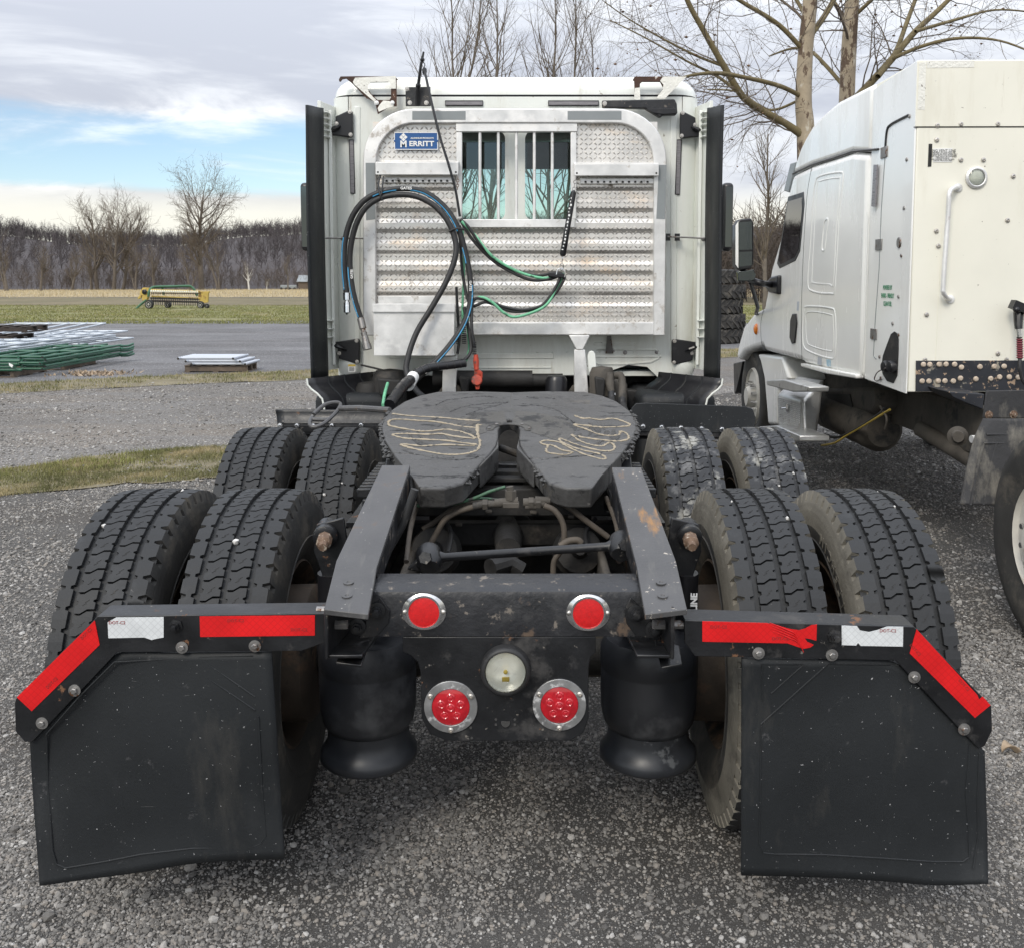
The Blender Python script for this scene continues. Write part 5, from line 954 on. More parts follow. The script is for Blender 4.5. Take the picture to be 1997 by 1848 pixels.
# --- coupling plate
PL0 = V(0, 3.35, 1.115); SL = .150; PN = V(0, -SL, 1).normalized()
def pl(x, y, lift=0): return onpl(x, y, PL0 + PN * lift, PN)
def mir(p): return Vector((-p.x, p.y, p.z))
halfL = [(1000, 765), (930, 763), (857, 764), (820, 772), (792, 783), (765, 801), (752, 818), (748, 835), (754, 857), (770, 882), (900, 893), (951, 893), (961, 883), (972, 868), (975, 850), (975, 838), (981, 826), (990, 819), (1000, 817)]
hl = [pl(*p) for p in halfL]; cxo = hl[0].x
for p in hl: p.x -= cxo
mb = MB(); mb.prism(hl, -PN * .045); mb.prism([mir(p) for p in hl], -PN * .045)
FW = mb.build('fifth_wheel', M_['plate'], TR, bevel=.006)
def ramp(sg):
    a = [pl(770, 882), pl(900, 893), pl(951, 893), pl(961, 883), pl(972, 868), pl(975, 850)]
    lo = [P(976, 868, 3.32), P(938, 907, 3.2), P(907, 941, 3.06), P(871, 951, 3.02), P(822, 951, 3.02), P(806, 924, 3.10)]
    for p in a + lo: p.x -= cxo
    top = [a[0], a[1], a[2], lo[1], lo[2], lo[3], lo[4], lo[5]]; th = V(0, .02, -.07)
    mb = MB(); f = (lambda p: p) if sg > 0 else mir
    n = len(top); vs = [f(p) for p in top] + [f(p + th) for p in top]
    mb.add(vs, [list(range(n)), list(range(2 * n - 1, n - 1, -1))] + [[i, (i + 1) % n, (i + 1) % n + n, i + n] for i in range(n)])
    in_ = [a[2], a[3], a[4], a[5], lo[0], lo[1]]; n = len(in_); mb.add([f(p + V(0, 0, -.004)) for p in in_] + [f(p + V(0, 0, -.085)) for p in in_], [list(range(n)), list(range(2 * n - 1, n - 1, -1))] + [[i, (i + 1) % n, (i + 1) % n + n, i + n] for i in range(n)])
    return mb.build('approach_ramp', M_['plate'], FW, bevel=.008, seg=3)
ramp(1); ramp(-1)
# lock jaw ring, crust edges and grease
c = pl(1000, 838); c.x = 0; pu = V(0, 1, SL).normalized()
def plarc(r, a0, a1, n, lift): return [c + V(r * math.sin(R(a0 + (a1 - a0) * i / n)), 0, 0) + pu * (r * math.cos(R(a0 + (a1 - a0) * i / n))) + PN * lift for i in range(n + 1)]
mb = MB(); strip(mb, plarc(.082, -100, 100, 24, .003), plarc(.058, -100, 100, 24, .003), -PN * .0035); mb.build('lock_jaw', M_['platewear'], FW, bevel=.001)
for s_ in (-1, 1):
    mb = MB(); strip(mb, plarc(.245, 6 * s_, 128 * s_, 26, .0012), plarc(.088, 6 * s_, 112 * s_, 26, .0012), -PN * .002); mb.build('scraped_area', M_['platewear'], FW)
    for a_ in (40, 85): mb = MB(); pc_ = plarc(.075, a_ * s_, a_ * s_ + 1, 1, .0065)[0]; mb.lathe([(.006, -.004), (.006, 0), (0, 0)], pc_, PN, 10); mb.build('jaw_bolt', M_['steel'], FW)
mb = MB(); mb.box(c + V(0, -.02, -.17), (.11, .3, .03)); mb.box(c + V(.0, -.03, -.075), (.085, .022, .028), (.3, .35, 0)); mb.build('jaw_block', M_['dark'], FW, bevel=.01)
g = random.Random(3); mb = MB()
for sg in (1, -1):
    ed = spline(hl[5:11], 14)
    for p in ed:
        for k in range(2): s_ = g.uniform(.004, .011); pp = Vector((p.x * sg + g.uniform(-.008, .004) * sg, p.y, p.z - g.uniform(0, .03))); mb.add([pp + Vector(v) * s_ * g.uniform(.7, 1.2) for v in oct_v], oct_f.tolist())
    for t in range(26): pp = a_ = pl(948, 893).lerp(P(915, 938, 3.07), t / 26); pp = Vector(((pp.x - cxo) * sg + g.uniform(-.004, .004), pp.y, pp.z - g.uniform(0, .02))); s_ = g.uniform(.003, .011); mb.add([pp + Vector(v) * s_ for v in oct_v], oct_f.tolist())
mb.build('grease_crust', M_['plate'], FW, smooth=60)['kind'] = 'stuff'
def gline(zk, pts, w=.0065):
    path = spline([pl(*q(zk, *p), .001) for p in pts], 8); g = random.Random(len(pts)); w = w * .8; mb = MB(); path = [p + V(g.uniform(-.0018, .0018), g.uniform(-.003, .003), 0) for p in path]; mb.tube(path, [w * g.uniform(.45, 1.4) for _ in path], 7, flat=(PN, .5)); mb.build('grease_bead', M_['grease'], FW, smooth=60)
gline(3, [(860, 1345), (980, 1360), (1130, 1370), (1300, 1380), (1450, 1395), (1580, 1402)])
gline(3, [(1570, 1462), (1440, 1450), (1330, 1430), (1200, 1408), (1060, 1400), (900, 1390), (840, 1402), (828, 1422), (850, 1445), (1000, 1475), (1130, 1490), (1300, 1475), (1450, 1500), (1550, 1545)])
gline(3, [(1540, 1550), (1400, 1535), (1260, 1510), (1150, 1515), (960, 1508), (865, 1518), (960, 1545), (1100, 1555), (1300, 1565), (1450, 1585), (1560, 1600)])
gline(3, [(1540, 1608), (1300, 1600), (1100, 1610), (935, 1593), (1000, 1622), (1150, 1655), (1300, 1678), (1450, 1675), (1560, 1640), (1580, 1580), (1565, 1520), (1560, 1440), (1590, 1440)])
gline(4, [(510, 1360), (570, 1382), (640, 1383), (720, 1395), (830, 1385), (920, 1412), (965, 1440), (900, 1450), (720, 1455), (600, 1440), (500, 1435), (600, 1470), (700, 1510), (790, 1525), (870, 1520), (890, 1490), (940, 1510), (950, 1550), (860, 1570), (700, 1555), (560, 1535), (490, 1520)])
gline(4, [(490, 1520), (560, 1570), (650, 1600), (740, 1610), (800, 1580), (840, 1620), (800, 1650), (680, 1640), (520, 1595), (400, 1550), (410, 1580), (560, 1640), (700, 1670), (760, 1700), (740, 1718), (600, 1680), (470, 1625), (390, 1580), (280, 1565), (225, 1580), (270, 1600), (330, 1605), (400, 1640), (490, 1660), (430, 1680), (300, 1665), (275, 1645), (295, 1605)], .0055)
# grease ridges pushed up on the plate (dark)
for zk, pts in ((19, [(720, 1560), (860, 1490), (1010, 1470), (1250, 1440), (1450, 1430), (1640, 1450)]), (19, [(930, 1660), (1100, 1590), (1330, 1550), (1560, 1530), (1770, 1520)]), (19, [(1170, 1700), (1330, 1640), (1560, 1580), (1750, 1525)]), (4, [(80, 1265), (240, 1285), (370, 1320), (450, 1380), (500, 1420)]), (4, [(120, 1210), (250, 1215), (350, 1225)]), (3, [(950, 1650), (1100, 1690), (1300, 1720), (1500, 1720), (1560, 1700)]), (4, [(240, 1730), (400, 1700), (600, 1690), (800, 1650)])):
    path = spline([pl(*q(zk, *p), -.001) for p in pts], 10); g = random.Random(9); mb = MB(); mb.tube([p + V(g.uniform(-.003, .003), g.uniform(-.004, .004), 0) for p in path], [g.uniform(.002, .006) for _ in path], 6, flat=(PN, .7)); mb.build('grease_ridge', M_['greaseblack'], FW)
g = random.Random(17)
for k in range(34):                                            # flat smears and lumps of old black grease
    sd = g.choice((-1, 1)); a0_ = g.uniform(15, 120) * sd; r0_ = g.uniform(.14, .42); n_ = g.randint(4, 9); pp = [c + V(r0_ * math.sin(R(a0_ + i * 3.2 * sd)), 0, 0) + pu * (r0_ * .82 * math.cos(R(a0_ + i * 3.2 * sd))) + PN * .0005 + V(0, g.uniform(-.004, .004), 0) for i in range(n_)]
    if max(abs(p.x) for p in pp) > .44 or min(p.y for p in pp) < 3.38 or max(p.y for p in pp) > 4.1: continue
    mb = MB(); wv = g.uniform(.004, .016); mb.tube(pp, [wv * (.3 + .7 * math.sin(3.14 * (i + .5) / n_)) * g.uniform(.7, 1.2) for i in range(n_)], 7, flat=(PN, .16)); mb.build('grease_smear', M_['greaseblack'], FW, smooth=60)
# saddle, slider rails with teeth, release handle
for s in (-1, 1):
    mb = MB(); mb.bb((s * .34, 3.12, .955), (s * .47, 4.5, 1.0)); mb.prism([(s * .40, 3.45, 1.0), (s * .40, 4.05, 1.0), (s * .40, 3.9, 1.11), (s * .40, 3.6, 1.11)], (s * .05, 0, 0)); o = mb.build('slider_rail', M_['black'], TR, bevel=.005)
    [MB().bb((s * .445, 3.14 + k * .05, 1.0005), (s * .49, 3.165 + k * .05, 1.03)).build('rack_tooth', M_['black'], o, bevel=.003) for k in range(10)]
    for sx, ys in ((s * .43, 3.0),): mb = MB(); mb.bb((s * .445, 3.0, .94), (s * .50, 3.35, .953)); mb.build('rail_clip', M_['black'], o)
mb = MB(); mb.tube([P(664, 797, 4.0), P(700, 796, 3.95), P(760, 800, 3.85)], .012, 8); o = mb.build('release_handle', M_['ramp'], TR)
mb = MB(); mb.tube(spline([P(612, 808, 3.95), P(633, 790, 4.0), P(655, 785, 4.02), (P(664, 790, 4.02)), P(655, 805, 3.98), P(632, 826, 3.9), P(612, 833, 3.88), P(604, 826, 3.9), P(610, 812, 3.95)], 6), .0085, 8); mb.tube([P(608, 818, 3.93), P(635, 819, 3.93), P(645, 817, 3.94)], .0085, 8); mb.build('handle_loop', M_['ramp'], o)
# quarter-fender brackets ahead of the front pair
mb = MB(); Yq = 4.98; mb.grid(lambda u, v: P(535 + (765 - 535) * u + 7 * v * (1 - u), 800 + 28 * v, Yq) + V(0, -.030 * v * v + .02, 0), 12, 6); o = mb.build('fender_bracket', M_['black'], TR, solid=.006, smooth=60)
mb = MB(); mb.prism([P(x, y, 4.95) for x, y in rect(541, 829, 765, 843)], (0, .006, 0)); mb.build('bolting_strip', M_['black'], o, bevel=.002)
for x in (546, 579, 611, 647, 704, 743): mb = MB(); mb.bolt(P(x, 830 if x < 700 else 829, 4.945), (0, -1, 0), .0095); mb.build('bolt', M_['bright'], o)
mb = MB(); mb.prism([P(x, y, 4.97) for x, y in [(1232, 796), (1240, 787), (1260, 786), (1455, 793), (1468, 798), (1474, 815), (1470, 846), (1240, 842), (1230, 838)]], (0, .008, 0)); o = mb.build('fender_flap', M_['flap'], TR, bevel=.003)
mb = MB(); mb.prism([P(x, y, 4.975) for x, y in [(1232, 840), (1475, 846), (1475, 856), (1232, 850)]], (0, .05, 0)); mb.build('fender_bar', M_['black'], o, bevel=.004)
for x in (1254, 1290, 1328, 1368, 1408): mb = MB(); mb.bolt(P(x, 832 + (x - 1254) * .035, 4.966), (0, -1, 0), .0105); mb.build('bolt', M_['bright'], o)
mb = MB(); mb.tube([(-1.2, 5.0, .93), (-.4, 5.0, .93)], .03, 10); mb.tube([(1.2, 5.02, .92), (.4, 5.02, .92)], .03, 10); mb.build('fender_pipes', M_['black'], TR)['kind'] = 'stuff'

# --- wheels: eight tyres on two axles
TY_R, NB = .522, 54
def tyre_mesh(name, mt, ms):
    mb = MB(); pit = 2 * math.pi / NB
    crown = lambda x: TY_R - .006 * (abs(x) / .12) ** 3
    def pt(th, x, dr=0): r = crown(x) + dr; return Vector((x, math.sin(th) * r, math.cos(th) * r))
    def block(poly, depth, sides=None):
        n = len(poly); top = [pt(s, x) for s, x in poly]; bot = [pt(s, x, -depth) for s, x in poly]; mb.add(top + bot, [list(range(n))] + [[i, i + n, (i + 1) % n + n, (i + 1) % n] for i in range(n) if sides is None or sides[i]])
    mb.mat(0)
    GW = .0025
    for k in range(NB):
        t0 = k * pit; P_ = pit
        for x0, x1, ph, fl in ((-.0635, -.0085, 0, 1), (.0085, .0635, .5, 1)):
            a = t0 + ph * P_; b = a + P_ * .895; xm = (x0 + x1) / 2; j = P_ * .20
            block([(a, x0), (a, xm - .010), (a + j, xm + .008), (a + j, x1), (a + P_ * .5, x1), (a + P_ * .55, x1 - .007), (a + P_ * .62, x1 - .007), (a + P_ * .67, x1), (b + j, x1), (b + j, xm + .008), (b, xm - .010), (b, x0), (a + P_ * .60, x0), (a + P_ * .55, x0 + .007), (a + P_ * .40, x0 + .007), (a + P_ * .35, x0)], .0135)
            mb.mat(2); s0 = a + P_ * .36; block([(s0, xm - .008), (s0 + P_ * .1, xm + .001), (s0 + P_ * .14, xm - .002), (s0 + P_ * .28, xm + .009), (s0 + P_ * .275, xm + .0105), (s0 + P_ * .135, xm + .0005), (s0 + P_ * .095, xm + .0035), (s0 - P_ * .005, xm - .0065)], -.0004); mb.mat(0)
        for sg in (-1, 1):
            a = t0 + (.25 if sg > 0 else .75) * P_; xi, xo = sg * .0795, sg * .122
            poly = [(a, xi), (a + P_ * .38, xi), (a + P_ * .43, xi + sg * .010), (a + P_ * .57, xi + sg * .010), (a + P_ * .62, xi), (a + P_, xi), (a + P_, xo), (a + P_ * .66, xo), (a + P_ * .56, xo - sg * .018), (a + P_ * .44, xo - sg * .018), (a + P_ * .34, xo), (a, xo)]
            if sg < 0: poly = poly[::-1]
            block(poly, .0135)
            mb.mat(1)          # shoulder flank below the rib, with the same notch
            for s0, s1 in ((0, .34), (.66, 1)):
                A, B = a + P_ * s0, a + P_ * s1; f = [pt(A, xo), pt(B, xo), pt(B, sg * .131, -.036), pt(A, sg * .131, -.036)]; mb.add(f, [[0, 1, 2, 3] if sg > 0 else [3, 2, 1, 0]])
            A, B, C, D_ = a + P_ * .34, a + P_ * .44, a + P_ * .56, a + P_ * .66; lo = [pt(x, sg * .131, -.036) for x in (A, B, C, D_)]; hi = [pt(A, xo), pt(B, xo - sg * .018, -.004), pt(C, xo - sg * .018, -.004), pt(D_, xo)]
            ins = [pt(B, xo - sg * .012, -.03), pt(C, xo - sg * .012, -.03)]
            mb.add(hi + lo + ins, [[0, 4, 8, 1], [1, 8, 9, 2], [2, 9, 7, 3], [4, 5, 8], [5, 6, 9, 8], [6, 7, 9]]); mb.mat(0)
    mb.mat(0); N_ = 88
    prof0 = [(-.1225, TY_R - .0200), (-.09, TY_R - .0145), (.09, TY_R - .0145), (.1225, TY_R - .0200)]
    mb.lathe([(r, x) for x, r in prof0], (0, 0, 0), (1, 0, 0), N_); mb.f = mb.f[:-2]; mb.m = mb.m[:-2]
    for sg in (-1, 1):
        mb.mat(1); pr = [(sg * .131, TY_R - .040), (sg * .134, TY_R - .052), (sg * .1335, TY_R - .056), (sg * .138, TY_R - .068), (sg * .1375, TY_R - .072), (sg * .141, TY_R - .088), (sg * .1405, TY_R - .092), (sg * .143, TY_R - .115), (sg * .140, TY_R - .15), (sg * .143, TY_R - .153), (sg * .132, TY_R - .185), (sg * .118, TY_R - .215), (sg * .108, TY_R - .236), (sg * .10, TY_R - .24)]
        for seg_, mi_ in ((pr[:8], 1), (pr[7:], 3)): mb.mat(mi_); mb.lathe([(r, x) for x, r in seg_], (0, 0, 0), (1, 0, 0), N_); mb.f = mb.f[:-2]; mb.m = mb.m[:-2]
    return mb.mesh(name, [M_[mt], M_[ms], M_['dark'], M_['side']], None, 40)
def lettering_ring(mb, text_, x, r, size, face):             # raised letters round the sidewall
    n = len(text_)
    for i, ch in enumerate(text_):
        if ch == ' ': continue
        a = -(i - n / 2) * size * .85 / r
        text_mb(mb, ch, lambda u, v, w, a=a: Vector((x + face * w, math.sin(a) * (r + v) + math.cos(a) * u * -face, math.cos(a) * (r + v) - math.sin(a) * u * -face)), size, depth=.0015)
t_dark = tyre_mesh('tyre_dark', 'rubber', 'side'); t_dust = tyre_mesh('tyre_dusty', 'rubber', 'sidedust'); t_chalk = tyre_mesh('tyre_chalky', 'rubberdust', 'sidedust')
mb = MB()
for sg in (-1,): pass
def rim_mesh(name, m, disc_x):
    mb = MB(); pr = [(.288, -.115), (.295, -.112), (.282, -.100), (.272, -.08), (.262, -.02), (.262, .02), (.272, .08), (.282, .100), (.295, .112), (.288, .115), (.268, .09), (.25, .02), (.25, -.02), (.268, -.09), (.288, -.115)]
    mb.lathe(pr, (0, 0, 0), (1, 0, 0), 40); mb.f = mb.f[:-2]; mb.m = mb.m[:-2]
    mb.lathe([(.252, disc_x * .3), (.22, disc_x * .6), (.17, disc_x), (.10, disc_x), (.10, disc_x + .01), (.17, disc_x + .01), (.22, disc_x * .6 + .01), (.252, disc_x * .3 + .01)], (0, 0, 0), (1, 0, 0), 32); mb.f = mb.f[:-2]; mb.m = mb.m[:-2]
    return mb.mesh(name, M_[m], None, 40)
rimA, rimB = rim_mesh('rim_in', 'rim', .07), rim_mesh('rim_out', 'rim', -.07)
mb = MB(); mb.lathe([(0, -.12), (.21, -.12), (.215, .08), (.19, .10), (0, .10)], (0, 0, 0), (1, 0, 0), 32); drum = mb.mesh('drum', M_['rim'], None, 40)
g = random.Random(31)
for Y, chalk in ((3.05, False), (4.40, True)):
    for x in (-1.118, -.778, .775, 1.122):
        w = bpy.data.objects.new('wheel', None); COL.objects.link(w); w.parent = TR; w.location = V(x, Y, TY_R - .004) - OFF[TR.name]; OFF[w.name] = V(x, Y, TY_R - .004); w.empty_display_size = .1
        me = t_dark if x < 0 else (t_chalk if chalk else t_dust); r0 = g.uniform(0, 6.28)
        t = inst(me, 'tyre', w, (x, Y, TY_R - .004), (r0, 0, 0)); inst(rimA if x * (1 if abs(x) > 1 else -1) > 0 else rimB, 'rim', w, (x, Y, TY_R - .004))
        if abs(x) < 1: inst(drum, 'brake_drum', w, (x - math.copysign(.08, x), Y, TY_R - .004))
        mb = MB(); gp = random.Random(int(x * 100) + int(Y * 10))
        for k in range(gp.choice((2, 3, 4))):
            th = gp.uniform(-1.5, .35); gx = gp.choice([-.0715, 0, .0715]) + gp.uniform(-.003, .003); s_ = gp.uniform(.0035, .0095) * (1.25 if gp.random() < .25 else 1); c = V(x + gx, Y + math.sin(th) * (TY_R - .011), TY_R - .004 + math.cos(th) * (TY_R - .011)); mb.add([c + Vector(v) * s_ * gp.uniform(.7, 1.3) for v in ico_v], ico_f.tolist())
        mb.build('lodged_pebbles', M_['pebble'] if 'pebble' in M_ else M_['stone'], w, smooth=0)['kind'] = 'stuff'
        if x > 1 and not chalk:
            mb = MB(); lettering_ring(mb, 'MICHELIN', -.1425, TY_R - .125, .05, -1); me2 = mb.mesh('letters', M_['sidedust'], None, 0); inst(me2, 'sidewall_lettering', w, (x, Y, TY_R - .004), (R(38), 0, 0))
# axles, drive heads
for Y in (3.05, 4.40):
    mb = MB(); mb.tube([(-.7, Y, .52), (-.25, Y, .52), (-.2, Y, .52), (.2, Y, .52), (.25, Y, .52), (.7, Y, .52)], [.07, .08, .12, .12, .08, .07], 16); mb.build('axle', M_['dark'], TR)
    mb = MB(); mb.lathe([(.08, -.24), (.19, -.2), (.21, 0), (.19, .15), (.11, .28), (.075, .3), (.075, .42), (0, .42)], (.02, Y, .53), (0, 1, .12), 20); mb.build('differential', M_['dark'], TR)
mb = MB(); mb.tube([Q(21, 830, 640, 3.5), Q(21, 830, 780, 3.25), Q(21, 830, 870, 3.15)], [.055, .048, .042], 16); mb.ball(Q(21, 950, 630, 3.45), .045, 12, 8); mb.ball(Q(21, 690, 740, 3.4), .04, 12, 8); mb.lathe([(0, 0), (.09, 0), (.1, .03), (0, .08)], Q(21, 830, 640, 3.6), (0, -1, .3), 18); mb.build('drive_head', M_['dark'], TR)
mb = MB(); mb.tube([Q(21, 650, 1050, 2.9), Q(21, 830, 1000, 2.95), Q(21, 960, 1080, 2.95)], .03, 10); mb.build('drive_yoke', M_['dark'], TR)
mb = MB(); mb.bb((-.41, 3.30, .90), (.41, 3.36, P(1000, 952, 3.3).z)); mb.bb((-.41, 3.36, .78), (.41, 3.42, .86)); mb.build('cross_member', M_['dark'], TR, bevel=.006)
for k, (y0, y1, Y) in enumerate(((905, 916, 3.5), (919, 928, 3.42), (932, 941, 3.36))): slab('slide_plate', rect(905 - k * 8, y0, 1095 + k * 8, y1), Y, .06, 'dark' if k else 'black', TR, bevel=.004)
mb = MB(); mb.bb((-.33, 3.9, .45), (.33, 3.94, .95)); mb.build('rear_bulkhead', M_['dark'], TR)
for s in (-1, 1):
    mb = MB(); mb.bb((s * .30, 2.9, .70), (s * .325, 3.28, .82)); mb.bb((s * .2, 3.0, .45), (s * .32, 3.1, .70)); mb.build('suspension_hanger', M_['grime'], TR, bevel=.01)
def hz(nm, k, pts, r, m, Y): 
    mb = MB(); mb.tube(spline([Q(k, p[0], p[1], p[2] if len(p) > 2 else Y) for p in pts], 8), r, 10); return mb.build(nm, M_[m], TR, smooth=60)
hz('brake_hose', 21, [(480, 440), (330, 485), (200, 565), (110, 710), (60, 800), (30, 870)], .0095, 'brownhose', 3.1); hz('brake_hose', 21, [(1190, 425), (1300, 480), (1375, 600), (1390, 760), (1350, 880), (1290, 980), (1280, 1100)], .0095, 'brownhose', 3.05); hz('brake_hose', 21, [(1250, 380), (1400, 420), (1600, 570), (1830, 740)], .0095, 'brownhose', 3.1); hz('brake_hose', 21, [(1350, 830), (1430, 780), (1520, 770), (1560, 800)], .011, 'brownhose', 3.0); hz('brake_hose', 21, [(-20, 660), (80, 600), (250, 480), (450, 400), (700, 385)], .009, 'brownhose', 3.2)
hz('air_line', 21, [(-80, 425), (0, 425), (260, 412), (480, 355), (650, 285), (800, 240)], .0055, 'greendark', 3.12); hz('air_line', 21, [(-60, 410), (240, 395), (560, 355), (780, 375)], .0045, 'greendark', 3.14)
for pts, r in (([(480, 432), (600, 415), (700, 410)], .012), ([(700, 405), (780, 395), (930, 385)], .015), ([(980, 395), (1100, 395), (1200, 405)], .014), ([(1000, 430), (1110, 430)], .012), ([(855, 380), (855, 300), (845, 235)], .012), ([(1100, 372), (1250, 378)], .013)): hz('brass_fitting', 21, pts, r, 'grime', 3.08)
for x, y in ((855, 300), (855, 340), (600, 415), (1060, 395), (1130, 400)): mb = MB(); mb.lathe([(.019, -.008), (.019, .008)], Q(21, x, y, 3.08), (0, 0, 1) if x == 855 else (1, 0, 0), 6); mb.build('hex_nut', M_['grime'], TR)
slab('fitting_block', [q(21, *p) for p in rect(775, 400, 940, 455)], 3.06, .03, 'grime', TR, bevel=.003)
mb = MB(); A_, B_ = Q(21, 40, 950, 2.72), Q(21, 1960, 825, 2.78); mb.tube([A_, A_.lerp(B_, .06), A_.lerp(B_, .08), A_.lerp(B_, .92), A_.lerp(B_, .94), B_], [.020, .018, .0125, .0125, .018, .02], 14); o = mb.build('torque_rod', M_['black'], TR)
for c, sx in ((A_, -1), (B_, 1)): mb = MB(); mb.lathe([(0, -.04), (.026, -.04), (.036, -.025), (.036, .025), (.026, .04), (0, .04)], c, (.15 * sx, 1, .5), 18); mb.build('rod_bushing', M_['black'], o); mb = MB(); mb.lathe([(.018, 0), (.018, .06), (0, .06)], c, (.1 * sx, -1, .3), 6); mb.build('rod_nut', M_['black'], o)
slab('rod_bracket', [q(8, *p) for p in [(500, 680), (560, 620), (640, 670), (620, 700), (560, 690)]], 2.70, .03, 'black', TR, bevel=.006)
hz('frame_hose', 8, [(540, 300), (510, 390), (480, 470), (430, 560), (385, 640), (365, 690)], .012, 'hose', 2.85)
for s in (-1, 1):
    mb = MB(); mb.lathe([(0, -.09), (.07, -.09), (.08, -.06), (.082, -.01), (.088, 0), (.082, .01), (.075, .06), (.03, .075), (.02, .12), (0, .12)], (s * .24, 3.22, .80), (0, -1, .35), 18); mb.build('brake_chamber', M_['dark'], TR, smooth=40)
    hz('wiring_harness', 8, [((520 if s < 0 else 1470), 330, 3.2), ((470 if s < 0 else 1510), 450, 3.0), ((410 if s < 0 else 1560), 590, 2.8), ((360 if s < 0 else 1600), 690, 2.6)], .007, 'hose', 2.9)
    hz('wiring_harness', 8, [((560 if s < 0 else 1440), 340, 3.2), ((520 if s < 0 else 1490), 480, 3.0), ((500 if s < 0 else 1500), 640, 2.85)], .008, 'brownhose', 2.9)
    hz('brake_hose', 21, [((180 if s < 0 else 1700), 560, 3.25), ((260 if s < 0 else 1600), 700, 3.15), ((230 if s < 0 else 1640), 900, 3.05)], .008, 'hose', 3.1)
for x_, y_ in ((600, 470), (1050, 480), (1430, 520), (300, 600)): slab('pipe_clip', [q(21, x_, y_), q(21, x_ + 70, y_ + 6), q(21, x_ + 66, y_ + 40), q(21, x_ - 4, y_ + 34)], 3.27, .02, 'grime', TR, bevel=.004)
# shock absorbers beside the ramps
for k, x0 in ((8, 110), (8, 1840)):
    s = -1 if x0 < 900 else 1; a = Q(k, x0 + (-20 if s < 0 else 20) + 40 * (1 if s < 0 else -1), 475, 2.85); b = Q(k, x0, 560, 2.72); mb = MB(); mb.tube([a, a.lerp(b, .45), a.lerp(b, .5), a.lerp(b, .62), a.lerp(b, .66)], [.030, .032, .036, .036, .028], 16); o = mb.build('shock_absorber', M_['black'], TR)
    mb = MB(); mb.tube([a.lerp(b, .66), a.lerp(b, .95), b, b + (b - a) * .15], [.022, .022, .014, .012], 8); mb.build('shock_stud', M_['rustbolt'], o)
    mb = MB(); c = a.lerp(b, .55); mb.prism([c + V(s * .03, .02, .03), c + V(s * -.05, .02, .05), c + V(s * -.07, .02, -.10), c + V(s * .01, .02, -.14), c + V(s * .04, .02, -.05)], (0, .012, 0)); mb.build('shock_bracket', M_['black'], o, bevel=.003)
    mb = MB(); c = a.lerp(b, .6) + V(0, .05, -.12); mb.tube([c, c + V(s * .01, .03, -.35)], .035, 14); mb.build('shock_body', M_['plastic'], o)
c = Q(8, 1852, 830, 2.73); mb = MB(); text_mb(mb, 'LINE', lambda x, y, z: c + Vector((-y * 1, -z, x)), .026, bold=.001); mb.build('shock_lettering', M_['paint_w'], TR, smooth=0)

# --- frame end: ramp plates, rear cross member, lamp panel
for s, pts in ((-1, [(745, 907), (800, 907), (735, 1105), (718, 1197), (632, 1187), (656, 1092)]), (1, [(1193, 911), (1250, 911), (1318, 1092), (1340, 1187), (1258, 1197), (1242, 1105)])):
    Ys = {907: 3.10, 911: 3.10, 1105: 2.49, 1092: 2.51, 1197: 2.25, 1187: 2.262}
    w = [P(x, y, Ys[y]) for x, y in pts]
    i0, i1, m0, m1, e0, e1 = (w[0], w[1], w[5], w[2], w[4], w[3]) if s < 0 else (w[0], w[1], w[5], w[2], w[4], w[3])
    mb = MB(); th = V(0, 0, -.014)
    loopv = [w[0], w[1], w[2], w[3], w[4], w[5]]; mb.add(loopv + [p + th for p in loopv], [[0, 1, 2, 5], [5, 2, 3, 4], [11, 8, 7, 6], [10, 9, 8, 11]] + [[i, i + 6, (i + 1) % 6 + 6, (i + 1) % 6] for i in range(6)])
    o = mb.build('pickup_ramp', M_['ramp' if s < 0 else 'ramprust'], TR, bevel=.002)
    for y_ in (1135, 1161):
        cx_ = (678 if s < 0 else 1291) + (y_ - 1150) * (-.12 if s < 0 else .12); c = P(cx_, y_, 2.25 + .24 * (1192 - y_) / 95); nn = V(0, -.16, 1).normalized(); mb = MB(); mb.lathe([(0, -.002), (.013, -.002), (.013, .0012), (.006, .0012), (.004, -.001), (0, -.001)], c + nn * .0005, nn, 16); mb.build('ramp_bolt', M_['ramp'], o)
    # side gusset and tail box under the plate
    mb = MB(); mb.prism([w[1 if s < 0 else 0] + V(0, 0, -.016), w[2 if s < 0 else 5] + V(0, 0, -.016), w[2 if s < 0 else 5] + V(0, .03, -.06), w[1 if s < 0 else 0] + V(0, 0, -.12)], (s * .006, 0, 0)); mb.build('ramp_gusset', M_['blackr'], o)
Yx = 2.40; zt_, zb_ = P(1000, 1150, Yx).z, P(1000, 1240, Yx).z; xl, xr = P(705, 1200, Yx).x, P(1283, 1200, Yx).x
mb = MB(); pr = [(Yx, zb_), (Yx, zt_ - .02), (Yx + .006, zt_ - .006), (Yx + .02, zt_), (Yx + .135, zt_ + .002), (Yx + .135, zt_ - .006), (Yx + .02, zt_ - .008), (Yx + .012, zt_ - .014), (Yx + .008, zt_ - .022), (Yx + .008, zb_)]
mb.prism([(xl, a, b) for a, b in pr], (xr - xl, 0, 0)); XM = mb.build('rear_cross_member', M_['blackr'], TR, smooth=30)
for s, pts in ((-1, [(640, 1195), (720, 1195), (742, 1165), (760, 1190), (757, 1215), (735, 1240), (700, 1245)]), (1, [(1230, 1165), (1262, 1195), (1340, 1195), (1290, 1245), (1240, 1240), (1222, 1215), (1218, 1190)])): slab('gusset_plate', [(x, y) for x, y in pts if 668 < x < 1312], Yx - .008, .007, 'black', XM, bevel=.001)
